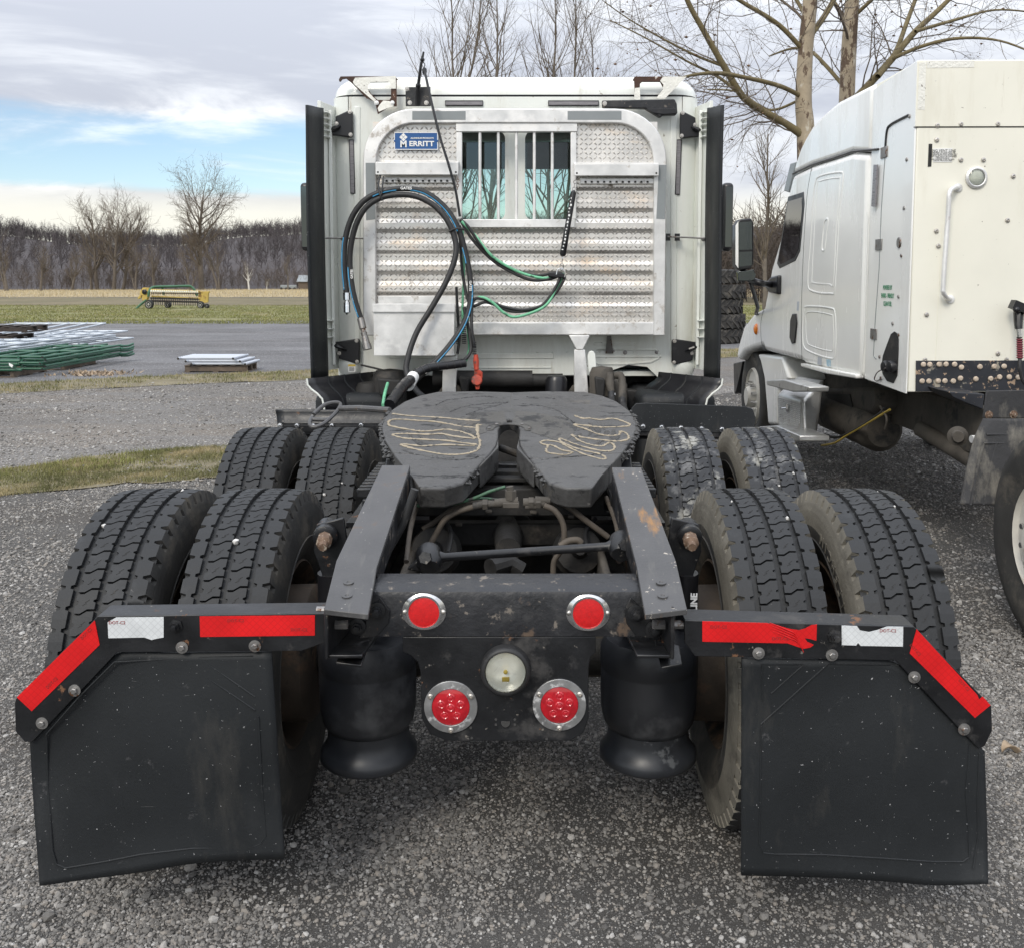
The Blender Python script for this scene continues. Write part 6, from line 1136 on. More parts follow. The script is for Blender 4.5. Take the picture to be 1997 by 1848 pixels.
for x, y in ((735, 1190), (697, 1221), (1240, 1195), (1275, 1226)):
    mb = MB(); c = P(x, y, Yx - .009); mb.lathe([(.022, 0), (.022, .004), (.016, .005)], c, (0, -1, 0), 16); mb.lathe([(.0135, 0), (.0135, .014), (.009, .014), (.009, .026), (0, .027)], c, (0, -1, 0), 6); mb.build('frame_bolt', M_['black'], XM)
for s in (-1, 1):                                                      # lower flange tongues of the rail ends
    pts = [(655, 1290), (705, 1296), (722, 1245), (668, 1258)] if s < 0 else [(1276, 1245), (1290, 1300), (1330, 1292), (1325, 1258)]
    mb = MB(); mb.prism([P(x, y, 2.29 if y > 1280 else 2.40) for x, y in pts], (0, 0, -.007)); mb.build('rail_tongue', M_['black'], XM, bevel=.002)
slab('lamp_panel', [(785, 1241), (1162, 1241), (1162, 1272), (1152, 1280), (1148, 1300), (1148, 1400), (1138, 1428), (1112, 1444), (870, 1444), (838, 1430), (822, 1400), (820, 1310), (815, 1290), (800, 1276), (785, 1270)], Yx + .001, .006, 'black', TR, bevel=.002)
LP = bpy.data.objects['lamp_panel']
mb = MB(); mb.cyl(P(986, 1408, Yx - .0005), P(986, 1408, Yx + .004), .0115, 16); [mb.cyl(P(x, y, Yx - .0005), P(x, y, Yx + .004), .0035, 8) for x, y in ((967, 1402), (967, 1412), (1004, 1402), (1004, 1412), (918, 1418), (920, 1438), (1066, 1440))]; mb.build('panel_holes', M_['dark'], LP)['kind'] = 'stuff'
# round red reflectors in chrome bezels
for k, (x, y) in enumerate(((827, 1192), (1147, 1194))):
    c = P(x, y, Yx - .002); u = Yx / F; mb = MB()
    N2 = 40; ell = lambda a, b, dx=0, dy=0: [c + V(a * math.cos(t * 6.2832 / N2) + dx, dy, b * math.sin(t * 6.2832 / N2)) for t in range(N2)]
    mb.ring(ell(44 * u, 37.5 * u), ell(33 * u, 33 * u, 0, -.004), (0, .004, 0)); mb.ring(ell(34.5 * u, 34.5 * u, 0, -.007), ell(31 * u, 31 * u, 0, -.007), (0, .006, 0)); o = mb.build('reflector', M_['bright'], XM)
    mb = MB(); disc(mb, c + V(0, -.005, 0), 31 * u, .004, 32, dome=.003); mb.build('reflector_lens', M_['redlens'], o)
    for s in (-1, 1): mb = MB(); mb.ball(c + V(s * 39 * u, -.004, 0), .006, 10, 6, (1, .6, 1)); mb.build('reflector_rivet', M_['screw'], o)
# LED tail lamps
for k, (x, y) in enumerate(((879, 1378), (1091, 1374))):
    c = P(x, y, Yx - .004); mb = MB(); N2 = 40; cir = lambda r, dy: [c + V(r * math.cos(t * 6.2832 / N2), dy, r * math.sin(t * 6.2832 / N2)) for t in range(N2)]
    mb.ring(cir(54 * u, 0), cir(38.5 * u, -.002), (0, .005, 0)); o = mb.build('tail_lamp', M_['bezel'] if 'bezel' in M_ else M_['alu'], LP, bevel=.001)
    mb = MB(); disc(mb, c + V(0, .001, 0), 38 * u, .003, 32, dome=.006); mb.build('lamp_lens', M_['redlens2'], o, smooth=60)
    mb = MB(); [mb.lathe([(.012, .001), (.0085, -.001), (.006, .0005), (.003, -.0008), (0, -.001)], c + V(math.sin(a) * 20 * u * (i > 0), -.0052 + (.0014 if i else 0), math.cos(a) * 20 * u * (i > 0)), (0, 1, 0), 14) for i, a in enumerate([0] + [t * 6.2832 / 5 for t in range(5)])]; mb.build('led_optics', M_['redlens3'], o)['kind'] = 'stuff'
    for a in (R(60), R(-60), R(180)): mb = MB(); mb.lathe([(.0075, 0), (.0075, .002), (.003, .004), (.0025, .001), (0, .001)], c + V(math.sin(a) * 47 * u, -.003, math.cos(a) * 47 * u), (0, -1, 0), 12); mb.build('bezel_screw', M_['screw'], o)
# clear reversing lamp
c = P(986, 1308, Yx - .018); mb = MB(); mb.lathe([(51 * u, .018), (50 * u, -.004), (46 * u, -.012), (42 * u, -.012), (40.5 * u, -.004)], c, (0, 1, 0), 40); mb.f = mb.f[:-2]; mb.m = mb.m[:-2]; o = mb.build('reversing_lamp', M_['hose'], LP, smooth=60)
mb = MB(); mb.lathe([(40 * u, -.006), (30 * u, .004), (18 * u, .010), (6 * u, .012), (0, .012)], c, (0, 1, 0), 32); mb.f = [f for f in mb.f if len(f) == 4]; mb.m = mb.m[:len(mb.f)]; mb.build('lamp_reflector', M_['lampsilver'] if 'lampsilver' in M_ else M_['bright'], o, smooth=60)
mb = MB(); mb.ball(c + V(0, 0, -.002), 4.5 * u, 12, 8); mb.bb(c + V(-.009, .002, -.028), c + V(.009, .008, -.018)); mb.build('lamp_bulb', M_['yellowhose'], o)
mb = MB(); prof = [(40.5 * u, .0)]; 
for i in range(6): r_ = (40 - i * 4) * u; prof += [(r_, -.010 - i * .0012), (r_ - 2 * u, -.0112 - i * .0012), (r_ - 2.2 * u, -.0106 - i * .0012)]
prof += [(14 * u, -.0175), (0, -.0185)]; mb.lathe(prof, c, (0, 1, 0), 40); mb.f = [f for f in mb.f if len(f) == 4]; mb.m = mb.m[:len(mb.f)]; mb.build('lamp_glass', M_['clear'], o, smooth=25)

# --- air springs
for s, cx_ in ((-1, 719), (1, 1264)):
    c = P(cx_, 1400, 2.78); c.z = 0; rr = .142; zz = lambda y: P(cx_, y, 2.78).z
    mb = MB(); mb.lathe([(.02, zz(1235)), (rr * .9, zz(1238)), (rr, zz(1256)), (rr * 1.01, zz(1290)), (rr * .985, zz(1294)), (rr * .99, zz(1298)), (rr * 1.0, zz(1340)), (rr * .985, zz(1375)), (rr * .94, zz(1396)), (rr * .86, zz(1408))], c, UP, 36); o = mb.build('air_spring', M_['bag'] if 'bag' in M_ else M_['rubber'], TR, smooth=60)
    mb = MB(); mb.lathe([(rr * .84, zz(1400)), (rr * .84, zz(1424)), (rr * .86, zz(1436)), (rr * .93, zz(1447)), (rr * 1.0, zz(1455)), (rr * 1.01, zz(1468)), (rr * .95, zz(1474)), (0, zz(1474))], c, UP, 36); mb.build('spring_piston', M_['piston'] if 'piston' in M_ else M_['black'], o, smooth=60)
# --- mudflap hangers and flaps
YM = 2.30
def mudflap(zk, face, flap_top, flap_bot, emb, bolts, nut, tapes, dark_line, bend):
    f3 = [Q(zk, *p, YM) for p in face]; mb = MB(); mb.prism(f3, (0, .006, 0)); 
    for a, b in zip(f3[:bend], f3[1:bend + 1]): mb.prism([a + V(0, .0062, 0), b + V(0, .0062, 0), b + V(0, .078, .002), a + V(0, .078, .002)], (0, 0, -.006))
    o = mb.build('mudflap_hanger', M_['black'], TR, bevel=.004, seg=3)
    T = spline([Vector((*q(zk, *p), 0)) for p in flap_top], 6); B = spline([Vector((*q(zk, *p), 0)) for p in flap_bot], 6)
    def smp(L, u): i = min(int(u * (len(L) - 1)), len(L) - 2); return L[i].lerp(L[i + 1], u * (len(L) - 1) - i)
    sgn = 1 if zk == 11 else -1
    def fy(u, v): e = u if sgn > 0 else 1 - u; return YM + .012 + .02 * v - .05 * v * v * e ** 3 + .012 * math.sin(u * 6 + v * 2) * v + .006 * math.sin(v * 7 + u * 3)
    mb = MB(); mb.grid(lambda u, v: (lambda p: P(p.x, p.y, fy(u, v)))(smp(T, u).lerp(smp(B, u), v)), 30, 26); fl = mb.build('mudflap', M_['flap'], TR, smooth=60, solid=.009)
    xs0, xs1 = min(q(zk, *p)[0] for p in flap_bot), max(q(zk, *p)[0] for p in flap_bot); ys0, ys1 = q(zk, 0, flap_top[len(flap_top) // 2][1])[1], q(zk, 0, flap_bot[0][1])[1]
    def onflap(p): x, y = q(zk, *p); u = (x - xs0) / (xs1 - xs0); t, b = smp(T, u), smp(B, u); return P(x, y, fy(u, (y - t.y) / (b.y - t.y)) - .0045)
    for e in emb: mb = MB(); mb.tube([onflap(p) for a_, b_ in zip(e, e[1:]) for p in [(a_[0] + (b_[0] - a_[0]) * t / 5, a_[1] + (b_[1] - a_[1]) * t / 5) for t in range(5)]] + [onflap(e[-1])], .0024, 6); mb.build('flap_rib', M_['flap'], fl)
    for b in bolts: mb = MB(); c = Q(zk, *b, YM - .001); mb.lathe([(.015, 0), (.015, .002), (.010, .0025)], c, (0, -1, 0), 16); mb.lathe([(.008, 0), (.008, .008), (.006, .0095), (0, .0095)], c, (0, -1, 0), 6); mb.build('hanger_bolt', M_['steel'], o)
    mb = MB(); c = Q(zk, *nut, YM - .001); mb.lathe([(.018, 0), (.018, .003), (.0125, .004), (.0125, .014), (.0075, .014), (.0075, .024), (0, .025)], c, (0, -1, 0), 6); mb.build('hanger_nut', M_['black'], o)
    for pts, m, nm in tapes:
        o2 = slab(nm, [q(zk, *p) for p in pts], YM - .0018, .0015, m, o)
    return o, fl
o, fl = mudflap(9, [(1858, 216), (555, 232), (95, 692), (84, 720), (88, 885), (140, 945), (180, 948), (665, 436), (1712, 428), (1858, 376)], [(172, 940), (420, 690), (665, 442), (1000, 436), (1545, 430)], [(225, 1760), (500, 1722), (800, 1682), (1100, 1632), (1430, 1612), (1618, 1605)],
    [[(265, 900), (275, 1200), (297, 1560), (320, 1640), (375, 1662), (600, 1625), (800, 1585), (1100, 1550), (1430, 1545), (1480, 1525), (1512, 1480), (1490, 1200), (1470, 800)], [(650, 492), (1018, 472), (1450, 765)], [(1130, 465), (1450, 690)], [(1135, 462), (1440, 455)], [(265, 900), (450, 690), (650, 492)]],
    [(1035, 408), (1450, 400), (425, 652), (240, 838)], (1000, 287), [([(1135, 232), (1790, 226), (1790, 341), (1138, 349)], 'redtape', 'red_tape'), ([(612, 265), (660, 238), (930, 236), (930, 352), (895, 358), (862, 366), (820, 352), (616, 356)], 'whitetape', 'white_tape'), ([(538, 255), (566, 394), (180, 771), (95, 692)], 'redtape', 'red_tape')], None, 3)
mb = MB()
for k_, x, y, a_ in ((9, 665, 268, 0), (9, 1340, 256, 0), (9, 1700, 308, 0), (11, 310, 284, 0), (11, 650, 348, 0), (11, 1245, 305, 0)): text_mb(mb, 'DOT-C2', back(Q(k_, x, y, YM - .0025)), .011, depth=.0005)
for k_, x, y, a_ in ((9, 490, 330, 45), (9, 295, 610, 45), (11, 1665, 605, -48), (11, 1395, 410, -48)): cc = Q(k_, x, y, YM - .0025); ca, sa = math.cos(R(a_)), math.sin(R(a_)); text_mb(mb, 'DOT-C2', lambda x, y, z, cc=cc, ca=ca, sa=sa: cc + Vector((x * ca - y * sa, -z, x * sa + y * ca)), .010, depth=.0005)
mb.build('tape_print', M_['print'] if 'print' in M_ else M_['maroon'], o, smooth=0)
o, fl = mudflap(11, [(122, 246), (1390, 282), (1818, 722), (1822, 855), (1782, 942), (1745, 958), (1288, 470), (180, 446), (122, 372)], [(438, 455), (800, 460), (1270, 472), (1520, 720), (1775, 965)], [(434, 1650), (700, 1656), (1000, 1668), (1300, 1690), (1500, 1706), (1800, 1700)],
    [[(545, 830), (540, 1200), (535, 1480), (555, 1530), (620, 1538), (900, 1542), (1200, 1560), (1500, 1580), (1660, 1580), (1695, 1555), (1690, 1400), (1675, 1200), (1695, 935)], [(1260, 490), (915, 488), (545, 820)], [(550, 690), (550, 488), (780, 490), (600, 650)], [(1750, 980), (1740, 1200), (1742, 1450), (1715, 1620)]],
    [(530, 428), (935, 438), (1390, 560), (1665, 848)], (950, 335), [([(220, 252), (575, 262), (640, 276), (700, 294), (755, 302), (790, 292), (822, 274), (853, 270), (850, 360), (815, 350), (786, 346), (800, 366), (836, 382), (815, 398), (780, 404), (735, 390), (690, 374), (220, 365)], 'redtape', 'torn_red_tape'), ([(990, 276), (1075, 279), (1090, 302), (1140, 312), (1190, 300), (1240, 282), (1330, 283), (1328, 392), (1095, 388), (1080, 372), (1070, 386), (990, 384)], 'whitetape', 'white_tape'), ([(1404, 296), (1740, 660), (1750, 685), (1770, 668), (1812, 716), (1726, 786), (1366, 430)], 'redtape', 'red_tape')], None, 2)
mb = MB(); pk = [(600, 268), (680, 300), (740, 330), (770, 385)]
for i in range(4): mb.tube(spline([Q(11, x - 8 + i * 6, y + i * 16 - 8, YM - .0022 - .0012 * math.sin(t * 1.1)) for t, (x, y) in enumerate(pk)], 5), [.0006 + .0011 * math.sin(3.14 * j / 15) for j in range(16)], 6)
mb.build('tape_wrinkles', M_['redtape'], o, smooth=60)['kind'] = 'stuff'
# ------------------------------------------------------------------ second truck on the right, white sleeper with a tall fuel cabinet
T2 = thing('parked_truck', (3.3, 7.5, 0), 'white sleeper truck with tall cream fuel cabinet parked at the right', 'truck')
XS = 2.32; WD = 2.1
def side(pts, X=XS): return [QS(k, x, y, X) for k, x, y in pts]
def clampback(pts, Y0):
    for p in pts: p.y = max(p.y, Y0)
    return pts
body = [(5, 1100, 615), (6, 1050, 300), (6, 985, 638), (6, 640, 548), (6, 622, 530), (6, 400, 470), (6, 390, 440), (6, 330, 455), (6, 270, 480), (6, 240, 525), (6, 222, 520), (6, 235, 430), (6, 270, 310), (6, 330, 235), (6, 395, 200), (5, 440, 1340), (5, 500, 1140), (5, 530, 960), (5, 552, 850), (5, 572, 768), (5, 690, 712), (5, 830, 668), (5, 940, 630)]
mb = MB(); bp = side(body); bp[0].y = bp[1].y = bp[2].y = 6.53; mb.prism(bp, (WD, 0, 0)); C2 = mb.build('cab', M_['white2'], T2, bevel=.05, seg=4)
roof = [(5, 1100, 611), (5, 940, 626), (5, 830, 664), (5, 690, 708), (5, 572, 763), (5, 590, 690), (5, 620, 600), (5, 650, 540), (5, 690, 470), (5, 760, 395), (5, 850, 318), (5, 960, 262), (5, 1050, 215), (5, 1108, 196)]
mb = MB(); rp = side(roof, XS + .012); rp[0].y = rp[-1].y = 6.53; mb.prism(rp, (WD - .024, 0, 0)); mb.build('roof_fairing', M_['white2'], C2, bevel=.10, seg=5, smooth=50)
mb = MB(); mb.tube([QS(k, x, y, XS + .012) for k, x, y in [(5, 1098, 613), (5, 940, 628), (5, 830, 666), (5, 690, 710), (5, 572, 765)]], .008, 6); mb.build('roof_seam', M_['plastic'], C2)
mb = MB(); mb.prism(side([(5, 545, 880), (5, 590, 690), (5, 555, 700), (5, 515, 870)], XS + .05), (WD - .1, 0, 0)); mb.build('sun_visor', M_['greytape'], C2, bevel=.01)
win = [(5, 545, 905), (5, 640, 875), (5, 645, 950), (5, 618, 1240), (5, 590, 1300), (5, 492, 1348), (5, 476, 1318), (5, 510, 1130)]
mb = MB(); mb.prism([p + V(-.004, 0, 0) for p in side(win)], (.02, 0, 0)); mb.build('window_seal', M_['plastic'], C2, bevel=.004)
ctr = sum(side(win), Vector()) / len(win); mb = MB(); mb.prism([ctr + (p - ctr) * .87 + V(-.0065, 0, 0) for p in side(win)], (.003, 0, 0)); mb.build('door_window', M_['winglass2'] if 'winglass2' in M_ else M_['darkglass'], C2)
def groove(pts, r=.006, m='white2', nm='pressed_frame', closed=True, X=XS):
    w = side(pts, X); path = spline(w, 6, closed); path = path + [path[0]] if closed else path; mb = MB(); mb.tube(path, r, 6, flat=(V(1, 0, 0), .5)); mb.build(nm, M_[m], C2, smooth=60)
groove([(5, 735, 780), (5, 860, 755), (5, 882, 790), (5, 860, 1000), (5, 845, 1250), (5, 830, 1480), (5, 800, 1502), (5, 700, 1490), (5, 665, 1440), (5, 680, 1200), (5, 700, 900), (5, 712, 820)], .009)
groove([(5, 745, 808), (5, 850, 790), (5, 862, 820), (5, 840, 1100), (5, 822, 1430), (5, 795, 1445), (5, 700, 1435), (5, 690, 1400), (5, 705, 1100), (5, 722, 840)], .006)
groove([(6, 660, 195), (6, 800, 205), (6, 832, 240), (6, 838, 400), (6, 830, 500), (6, 800, 515), (6, 690, 480), (6, 640, 440), (6, 632, 330), (6, 640, 225)], .009); groove([(6, 665, 230), (6, 800, 245), (6, 820, 280), (6, 822, 450), (6, 790, 468), (6, 690, 440), (6, 660, 410), (6, 652, 300)], .006)
groove([(5, 790, 1048), (5, 770, 1055), (5, 758, 1130), (5, 752, 1225), (5, 768, 1228), (5, 780, 1130)], .010, nm='grab_recess')
groove([(5, 690, 715), (5, 660, 900), (5, 640, 1200), (5, 628, 1500), (6, 625, 300), (6, 628, 528)], .004, 'plastic', 'door_seam', False); groove([(6, 395, 205), (6, 375, 300), (6, 380, 420), (6, 400, 470)], .004, 'plastic', 'bonnet_seam', False); groove([(5, 1030, 1000), (6, 1010, 300), (6, 990, 630)], .008, 'white2', 'corner_seam', False)
mb = MB(); mb.prism([p + V(-.012, 0, 0) for p in side([(6, 575, 240), (6, 598, 240), (6, 602, 300), (6, 590, 420), (6, 572, 425), (6, 558, 390), (6, 562, 280)])], (.03, 0, 0)); mb.build('door_handle', M_['plastic'], C2, bevel=.008)
mb = MB(); c = QS(6, 347, 335, XS - .004); mb.ball(c, .055, 12, 8, (.5, .75, 1)); mb.build('marker_lamp', M_['orange'], C2)
mb = MB(); mb.prism([p + V(-.003, 0, 0) for p in side([(5, 1072, 708), (5, 1093, 708), (5, 1080, 968), (5, 1058, 965)])], (.01, 0, 0)); mb.build('marker_strip', M_['lens_strip'], C2)
mb = MB(); mb.prism([p + V(-.03, 0, 0) for p in side([(6, 640, 545), (6, 985, 612), (6, 985, 640), (6, 800, 610), (6, 645, 568)])], (.06, 0, 0)); mb.build('cab_skirt', M_['white2'], C2, bevel=.01)
for nm, pts, m in (('faded_sticker', [(6, 728, 505), (6, 752, 512), (6, 748, 558), (6, 725, 552)], 'whitetube'), ('faded_sticker', [(6, 780, 520), (6, 808, 525), (6, 806, 568), (6, 784, 562)], 'stickerblue'), ('faded_sticker', [(6, 600, 165), (6, 612, 165), (6, 608, 222), (6, 597, 220)], 'whitetube')):
    mb = MB(); mb.prism([p + V(-.002, 0, 0) for p in side(pts)], (.001, 0, 0)); mb.build(nm, M_[m] if m in M_ else mat(m, (.35, .55, .68), .5, patches=[((.7, .72, .72), 30, .55, .05)]), C2)
# front wheel, guards and steps
def wheel2(nm, X, Y, z, r, w, m_rim, face=-1, hub=True):
    e = bpy.data.objects.new('wheel', None); COL.objects.link(e); e.parent = T2; e.location = V(X, Y, z) - OFF[T2.name]; OFF[e.name] = V(X, Y, z)
    pr = [(.30, -w / 2 + .03), (.38, -w / 2 + .005), (.44, -w / 2), (.49, -w / 2 + .012), (r - .012, -w / 2 + .03), (r, -w / 2 + .05), (r, w / 2 - .05), (r - .012, w / 2 - .03), (.44, w / 2), (.30, w / 2 - .03)]
    mb = MB(); mb.lathe(pr, (X, Y, z), (1, 0, 0), 48); mb.f = mb.f[:-2]; mb.m = mb.m[:-2]
    for k in range(4): x_ = X + (-.065 + k * .043); mb.lathe([(r + .0008, -.004), (r + .0008, .004)], (x_, Y, z), (1, 0, 0), 48); mb.f = mb.f[:-2]; mb.m = mb.m[:-2]
    mb.build('tyre', M_['side'], e, smooth=50)
    mb = MB(); xf = X + face * w / 2; k = -face
    mb.lathe([(.30, k * .03), (.285, k * .005), (.275, k * .03), (.25, k * .07), (.20, k * .06), (.14, k * .05), (.11, k * .05), (.11, -k * .02), (.09, -k * .05), (0, -k * .05)], (xf, Y, z), (1, 0, 0), 36); o = mb.build('rim', M_[m_rim], e, smooth=40)
    mb = MB()
    for t in range(10): a = t * .6283; mb.cyl((xf + k * .055, Y + math.cos(a) * .225, z + math.sin(a) * .225), (xf + k * .052, Y + math.cos(a) * .225, z + math.sin(a) * .225), .024, 12)
    mb.build('hand_holes', M_['dark'], e)['kind'] = 'stuff'
    for t in range(10): a = t * .6283 + .3; mb = MB(); mb.cyl((xf + k * .06, Y + math.cos(a) * .145, z + math.sin(a) * .145), (xf - k * .03, Y + math.cos(a) * .145, z + math.sin(a) * .145), .019, 8, .014); mb.build('wheel_nut', M_['bright'], e)
    return e
fc = QS(6, 318, 748, 2.42); e = wheel2('wheel', 2.55, fc.y, .52, .52, .28, 'whiterim'); mb = MB(); lettering_ring(mb, 'GENERAL', -.1425, .43, .05, -1); inst(mb.mesh('letters', M_['sidedust'], None, 0), 'sidewall_lettering', e, (2.55, fc.y, .52), (R(20), 0, 0))
mb = MB(); mb.prism(side([(6, 350, 488), (6, 505, 500), (6, 545, 640), (6, 480, 710), (6, 475, 925), (6, 418, 925), (6, 395, 640), (6, 372, 540)], 2.36), (.35, 0, 0)); mb.build('wheel_guard', M_['white2'], T2, bevel=.03, seg=3)
mb = MB(); mb.prism(side([(6, 205, 545), (6, 262, 532), (6, 250, 600), (6, 222, 720), (6, 210, 735)], 2.40), (.3, 0, 0)); mb.build('inner_guard', M_['plastic'], T2, bevel=.01)
FBL, FBR, FTL, FTR = (QS(6, x, y, 2.20) for x, y in ((478, 935), (640, 1030), (475, 735), (625, 772)))
BBR = Q(6, 722, 1006, FBR.y + .03); BTR = Q(6, 772, 640, FTR.y + .1); BBL = FBL + (BBR - FBR); BTL = FTL + (BTR - FTR)
mb = MB(); mb.add([FBL, FBR, FTL, FTR, BBL, BBR, BTL, BTR], [[0, 1, 3, 2], [1, 5, 7, 3], [5, 4, 6, 7], [4, 0, 2, 6], [2, 3, 7, 6], [0, 4, 5, 1]]); bx = mb.build('step_box', M_['boxalu'], T2, bevel=.03, seg=4)
# small pressed diamonds on the box's outer face
vs, fs = [], []; pA_, pB_, pC_ = QS(6, 486, 752, 2.198), QS(6, 618, 790, 2.198), QS(6, 488, 925, 2.198)
for i in range(15):
    for j in range(16):
        c = pA_ + (pB_ - pA_) * ((i + .5) / 15) + (pC_ - pA_) * ((j + .5) / 16); o_ = len(vs); h = V(-.012, 0, 0); eu, ev = (pB_ - pA_) / 32, (pC_ - pA_) / 36; vs += [c + eu, c + ev, c - eu, c - ev, c + h]; fs += [(o_, o_ + 1, o_ + 4), (o_ + 1, o_ + 2, o_ + 4), (o_ + 2, o_ + 3, o_ + 4), (o_ + 3, o_, o_ + 4)]
raw('diamond_pressing', [tuple(v) for v in vs], fs, M_['alu'], bx, kind='stuff')
mb = MB(); c = QS(6, 540, 822, 2.19); mb.lathe([(.035, 0), (.035, .006), (.01, .012), (0, .012)], c, (-1, 0, 0), 16); mb.tube([c + V(-.01, 0, 0), c + V(-.03, .06, -.01)], .007, 6); mb.build('box_latch', M_['bright'], bx)
for pts, X0, w_ in (([(6, 408, 650), (6, 520, 645), (6, 668, 690), (6, 665, 720), (6, 570, 722), (6, 412, 680)], 2.06, .15), ([(6, 365, 935), (6, 470, 928), (6, 612, 990), (6, 612, 1025), (6, 540, 1028), (6, 368, 962)], 2.05, .22)):
    mb = MB(); mb.prism(side(pts, X0), (w_, 0, 0)); o = mb.build('step', M_['boxalu'], bx, bevel=.008)
# mirror
mb = MB(); mY = 8.55; mb.prism([P(x, y, mY) for x, y in [(1434, 440), (1442, 428), (1465, 426), (1470, 436), (1470, 515), (1464, 525), (1440, 527), (1434, 518)]], (0, .14, 0)); o = mb.build('wing_mirror', M_['plastic'], T2, bevel=.012, seg=3)
slab('mirror_glass', [(1441, 434), (1466, 432), (1467, 487), (1441, 488)], mY - .004, .006, 'mirror2' if 'mirror2' in M_ else 'mirror', o); slab('mirror_glass', [(1441, 492), (1467, 491), (1466, 518), (1441, 521)], mY - .004, .006, 'mirror', o)
slab('mirror_shell', [(1434.5, 440), (1440, 432), (1440, 524), (1434.5, 516)], mY - .002, .10, 'white2', o)
slab('convex_mirror', [(1438, 530), (1470, 526), (1474, 535), (1472, 548), (1440, 549)], mY + .02, .05, 'mirror', o, bevel=.006)
mb = MB(); mb.tube(spline([P(1448, 528, mY + .06), P(1462, 545, mY + .1), P(1485, 553, mY + .0), QS(6, 440, 60, XS - .02)], 6), .03, 8); mb.tube([P(1464, 552, mY + .1), P(1478, 600, mY + .5), QS(6, 345, 240, XS)], .018, 8); mb.build('mirror_arm', M_['plastic'], o, smooth=60)
mb = MB(); mb.prism(side([(6, 385, 60), (6, 435, 10), (6, 475, 2), (6, 472, 122), (6, 420, 110)], XS - .04), (.06, 0, 0)); mb.build('mirror_mount', M_['plastic'], o, bevel=.02, seg=3)
# --- fuel cabinet
YB = 5.80; xL = P(1776, 500, YB).x; zt2, zb2 = P(1790, 117, YB).z, P(1765, 765, YB).z; xR = xL + 2.25; YF = 6.50
mb = MB(); mb.bb((xL + .012, YB, zb2), (xR, YF, zt2)); CB = mb.build('fuel_cabinet', M_['cream'], T2, bevel=.006)
mb = MB(); mb.prism([(xL, YB + .004, zb2 - .01), (xL, YF + .02, zb2 + .01), (xL, YF + .02, zt2 - .03), (xL, YB + .004, zt2 - .003)], (.0105, 0, 0)); SP2 = mb.build('cabinet_side', M_['white2'], CB, bevel=.003)
slab('upper_panel', [(1789, 120), (2180, 117), (2180, 246), (1785, 247)], YB - .004, .0035, 'cream', CB, bevel=.001)
slab('panel_gap', [(1782, 247.5), (2180, 246.5), (2180, 248.5), (1782, 249.5)], YB - .0015, .002, 'dark', CB)
slab('panel_strip', [(1838, 436), (1842, 436), (1826, 760), (1822, 760)], YB - .003, .002, 'cream', CB)
slab('peeled_patch', [q(5, *p) for p in [(1395, 70), (1690, 66), (1690, 108), (1400, 112)]], YB - .0055, .0012, 'paintpeel', CB); slab('peeled_patch', [q(5, *p) for p in [(1352, 80), (1395, 75), (1385, 370), (1340, 365)]], YB - .0055, .0012, 'paintpeel', CB)
for x, y in ((1874, 242), (1946, 242), (1828, 245), (1827, 273), (1826, 451), (1976, 344), (1965, 430), (1807, 614), (1804, 702), (1946, 690), (1963, 702), (1874, 312), (1918, 312), (1830, 480)): mb = MB(); mb.lathe([(.014, 0), (.013, .004), (.006, .006), (.005, .001), (0, .001)], P(x, y, YB - .004), (0, -1, 0), 14); mb.build('cabinet_bolt', M_['screw'], CB)
slab('vent_slot', [q(5, *p) for p in [(1410, 580), (1432, 580), (1426, 720), (1404, 722)]], YB - .002, .003, 'dark', CB)
slab('notice_label', [q(5, *p) for p in [(1438, 608), (1556, 606), (1552, 692), (1437, 692)]], YB - .003, .0025, 'paint_w', CB)
mb = MB(); cl = Q(5, 1497, 622, YB - .0035); text_mb(mb, 'CNG VENT LINE', back(cl), .021, depth=.0005)
for k, tx in enumerate(('IF PRESENT IN LINE MUST BE', 'INSTALLED IN VENT LINES TO', 'PREVENT ENTRY OF MOISTURE', 'VENT LINES MUST BE DRAINED', 'PERIODICALLY', 'SEE MANUAL FOR PROPER', 'DRAIN PROCEDURES')): text_mb(mb, tx, back(Q(5, 1497, 634 + k * 8.3, YB - .0035)), .0115, depth=.0005)
mb.build('label_print', M_['plastic'], CB, smooth=0)
mb = MB(); c = Q(5, 1702, 788, YB - .004); u5 = YB / F; mb.lathe([(.063, .002), (.063, -.008), (.052, -.014), (.047, -.012)], c, (0, 1, 0), 32); mb.f = [f for f in mb.f if len(f) == 4]; mb.m = mb.m[:len(mb.f)]; o = mb.build('cabinet_lamp', M_['alu'], CB, smooth=50)
mb = MB(); mb.lathe([(.048, -.004), (.03, .004), (0, .004)], c, (0, 1, 0), 24); mb.build('lamp_reflector', M_['lampsilver'] if 'lampsilver' in M_ else M_['bright'], o); mb = MB(); disc(mb, c + V(0, -.011, 0), .049, .003, 28, dome=.012); mb.build('lamp_glass', M_['clear'], o, smooth=60)
mb = MB(); mb.tube(spline([Q(5, 1590, 850, YB - .005), Q(5, 1560, 855, YB - .05), Q(5, 1537, 885, YB - .07), Q(5, 1530, 1000, YB - .07), Q(5, 1508, 1300, YB - .07), Q(5, 1498, 1460, YB - .07), Q(6, 1500, 110, YB - .07), Q(6, 1520, 140, YB - .05), Q(6, 1540, 150, YB - .005)], 6), .0135, 10); o = mb.build('grab_handle', M_['alu'], CB, smooth=60)
for k_, x, y in ((5, 1590, 850), (6, 1542, 150)): mb = MB(); mb.lathe([(.026, 0), (.024, .006), (.01, .01), (0, .01)], Q(k_, x, y, YB - .004), (0, -1, 0), 14); mb.build('handle_foot', M_['alu'], o)
